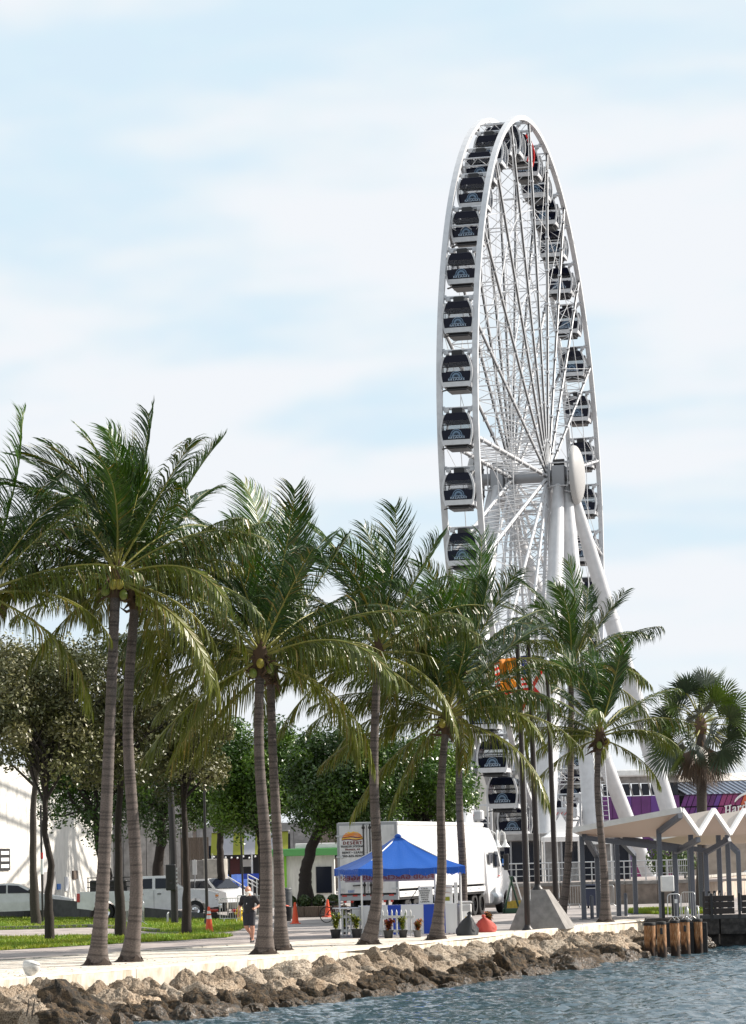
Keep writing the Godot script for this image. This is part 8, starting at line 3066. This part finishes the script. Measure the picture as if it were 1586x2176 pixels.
func make_person() -> void:
	# +z faces the viewer; x to the picture's right
	var o := thing("person", "bald white-bearded jogger in black shirt and dark shorts running by the palms", "person", ground_at(531, 2003), -0.25)
	var V := func(x: float, y: float, z: float): return Vector3(x, y, z)
	var hipl: Vector3 = V.call(-0.1, 0.93, 0.0); var hipr: Vector3 = V.call(0.1, 0.94, 0.0)
	var knl: Vector3 = V.call(-0.08, 0.53, 0.1); var ankl: Vector3 = V.call(-0.02, 0.24, -0.28)
	var knr: Vector3 = V.call(0.12, 0.5, 0.07); var ankr: Vector3 = V.call(0.11, 0.09, 0.02)
	var shl: Vector3 = V.call(-0.21, 1.46, 0.0); var shr: Vector3 = V.call(0.21, 1.46, 0.0)
	var ell: Vector3 = V.call(-0.35, 1.2, -0.1); var wrl: Vector3 = V.call(-0.36, 0.97, 0.04)
	var elr: Vector3 = V.call(0.37, 1.22, -0.06); var wrr: Vector3 = V.call(0.27, 1.13, 0.2)
	var neck: Vector3 = V.call(0.0, 1.56, 0.02); var head: Vector3 = V.call(-0.02, 1.72, 0.05)
	var body := net_mesh([[hipl, hipr, 0.1, 0.1], [V.call(0, 0.95, 0), V.call(0, 1.2, 0), 0.115, 0.115], [V.call(0, 1.2, 0), V.call(0, 1.42, 0.0), 0.12, 0.12], [shl, shr, 0.07, 0.07],
		[hipl, knl, 0.095, 0.062], [knl, ankl, 0.06, 0.038], [hipr, knr, 0.095, 0.062], [knr, ankr, 0.06, 0.038],
		[knl.lerp(ankl, 0.25) + V.call(0, 0.0, -0.02), knl.lerp(ankl, 0.45), 0.055, 0.045], [knr.lerp(ankr, 0.25) + V.call(0, 0, -0.025), knr.lerp(ankr, 0.45), 0.057, 0.045],
		[shl, ell, 0.058, 0.046], [ell, wrl, 0.046, 0.03], [shr, elr, 0.058, 0.046], [elr, wrr, 0.046, 0.03],
		[V.call(0, 1.42, 0), neck, 0.07, 0.06], [neck, head, 0.062, 0.08],
		[ankl, ankl + V.call(0, -0.05, 0.08), 0.036, 0.03], [ankr, ankr + V.call(-0.01, -0.04, 0.1), 0.036, 0.03]], 0.022, 0.02)
	# head with brow, nose, ears
	var hd := net_mesh([[head + V.call(0, 0.03, -0.02), head + V.call(0, 0.02, 0.02), 0.098, 0.092], [head + V.call(0, -0.06, 0.03), head + V.call(-0.0, -0.09, 0.05), 0.065, 0.05], [head + V.call(-0.035, 0.02, 0.09), head + V.call(0.035, 0.02, 0.09), 0.02, 0.02],
		[head + V.call(0, 0.01, 0.1), head + V.call(0, -0.03, 0.125), 0.012, 0.018], [head + V.call(-0.095, -0.01, 0), head + V.call(-0.1, -0.035, 0.0), 0.016, 0.012], [head + V.call(0.095, -0.01, 0), head + V.call(0.1, -0.035, 0), 0.016, 0.012], [neck, head, 0.06, 0.06]], 0.012, 0.009)
	join(body, hd)
	# hands: palm and five fingers closing
	for h in [[wrl, (wrl - ell).normalized(), 1.0], [wrr, (wrr - elr).normalized(), -1.0]]:
		var w: Vector3 = h[0]; var d: Vector3 = h[1]
		var side = d.cross(Vector3.UP).normalized() * h[2]
		var up = side.cross(d).normalized()
		var bones := [[w, w + d * 0.07, 0.03, 0.036]]
		for k in 4:
			var root: Vector3 = w + d * 0.075 + side * (k - 1.5) * 0.019
			var m: Vector3 = root + d * (0.032 - 0.004 * absf(k - 1.0)) - up * 0.012
			var t: Vector3 = m + d * 0.006 - up * (0.03 - 0.003 * absf(k - 1.0))
			bones.append([root, m, 0.0095, 0.009]); bones.append([m, t, 0.009, 0.008])
		var tr: Vector3 = w + d * 0.03 + side * -0.03
		bones.append([tr, tr + d * 0.03 - side * 0.02 - up * 0.01, 0.012, 0.01]); bones.append([tr + d * 0.03 - side * 0.02 - up * 0.01, tr + d * 0.055 - side * 0.008 - up * 0.025, 0.01, 0.008])
		join(body, net_mesh(bones, 0.004, 0.006))
	part(o, "body", body, mats.skin)
	for x in [-0.033, 0.033]:
		var ey := Shape.new()
		ey.ball(head + V.call(x, 0.0, 0.093), Vector3(0.012, 0.01, 0.008), 8, 6)
		part(o, "eye", ey, mats.black_print)
	# beard
	part(o, "beard", net_mesh([[head + V.call(-0.05, -0.075, 0.05), head + V.call(0.05, -0.075, 0.05), 0.045, 0.045], [head + V.call(0, -0.08, 0.08), head + V.call(0, -0.15, 0.09), 0.055, 0.05], [head + V.call(-0.08, -0.03, 0.02), head + V.call(-0.05, -0.1, 0.06), 0.022, 0.03], [head + V.call(0.08, -0.03, 0.02), head + V.call(0.05, -0.1, 0.06), 0.022, 0.03]], 0.012, 0.012), mats.beard_white)
	# shirt and shorts a little larger than the body
	part(o, "shirt", net_mesh([[V.call(0, 0.98, 0), V.call(0, 1.2, 0.0), 0.16, 0.158], [V.call(-0.02, 1.0, 0), V.call(-0.07, 1.4, 0), 0.135, 0.125], [V.call(0.02, 1.0, 0), V.call(0.07, 1.4, 0), 0.135, 0.125], [V.call(0, 1.2, 0), V.call(0, 1.42, 0), 0.165, 0.155], [shl, shr, 0.086, 0.086], [shl, shl.lerp(ell, 0.72), 0.082, 0.075], [shr, shr.lerp(elr, 0.72), 0.082, 0.075]], 0.02, 0.02, 0.96, 1.55), mats.shirt_black)
	part(o, "shorts", net_mesh([[V.call(-0.06, 0.98, 0), V.call(0.06, 0.98, 0), 0.152, 0.152], [hipl, hipl.lerp(knl, 0.86), 0.122, 0.1], [hipr, hipr.lerp(knr, 0.86), 0.122, 0.1]], 0.018, 0.02, 0.56, 1.03), mats.shorts_navy)
	for q in [[ankl, V.call(0.0, -0.75, 0.66)], [ankr, V.call(-0.05, -0.05, 1.0)]]:
		var a: Vector3 = q[0]; var d: Vector3 = q[1].normalized()
		var dn := Vector3(0, -1, 0) if q[0] == ankr else Vector3(0, -0.66, -0.75).normalized()
		part(o, "shoe", net_mesh([[a + dn * 0.045 - d * 0.05, a + dn * 0.05 + d * 0.16, 0.045, 0.036], [a + dn * 0.02, a + dn * 0.05 + d * 0.05, 0.05, 0.045]], 0.012, 0.012), mats.shoe_black)
		part(o, "sock", net_mesh([[a - dn * 0.05, a - dn * 0.01, 0.046, 0.046]], 0.01, 0.012), mats.sign_white)
	var ph := Shape.new()
	ph.box(V.call(-0.03, 1.28, 0.165), Vector3(0.02, 0.05, 0.01))
	part(o, "shirt_print", ph, mats.sign_white)


func _ready() -> void:
	rng.seed = 7
	make_camera()
	make_sky()
	make_materials()
	make_ground()
	make_rocks()
	make_wheel()
	make_palms()
	make_trees()
	make_vehicles()
	make_tent()
	make_right()
	make_flags()
	make_left()
	make_person()
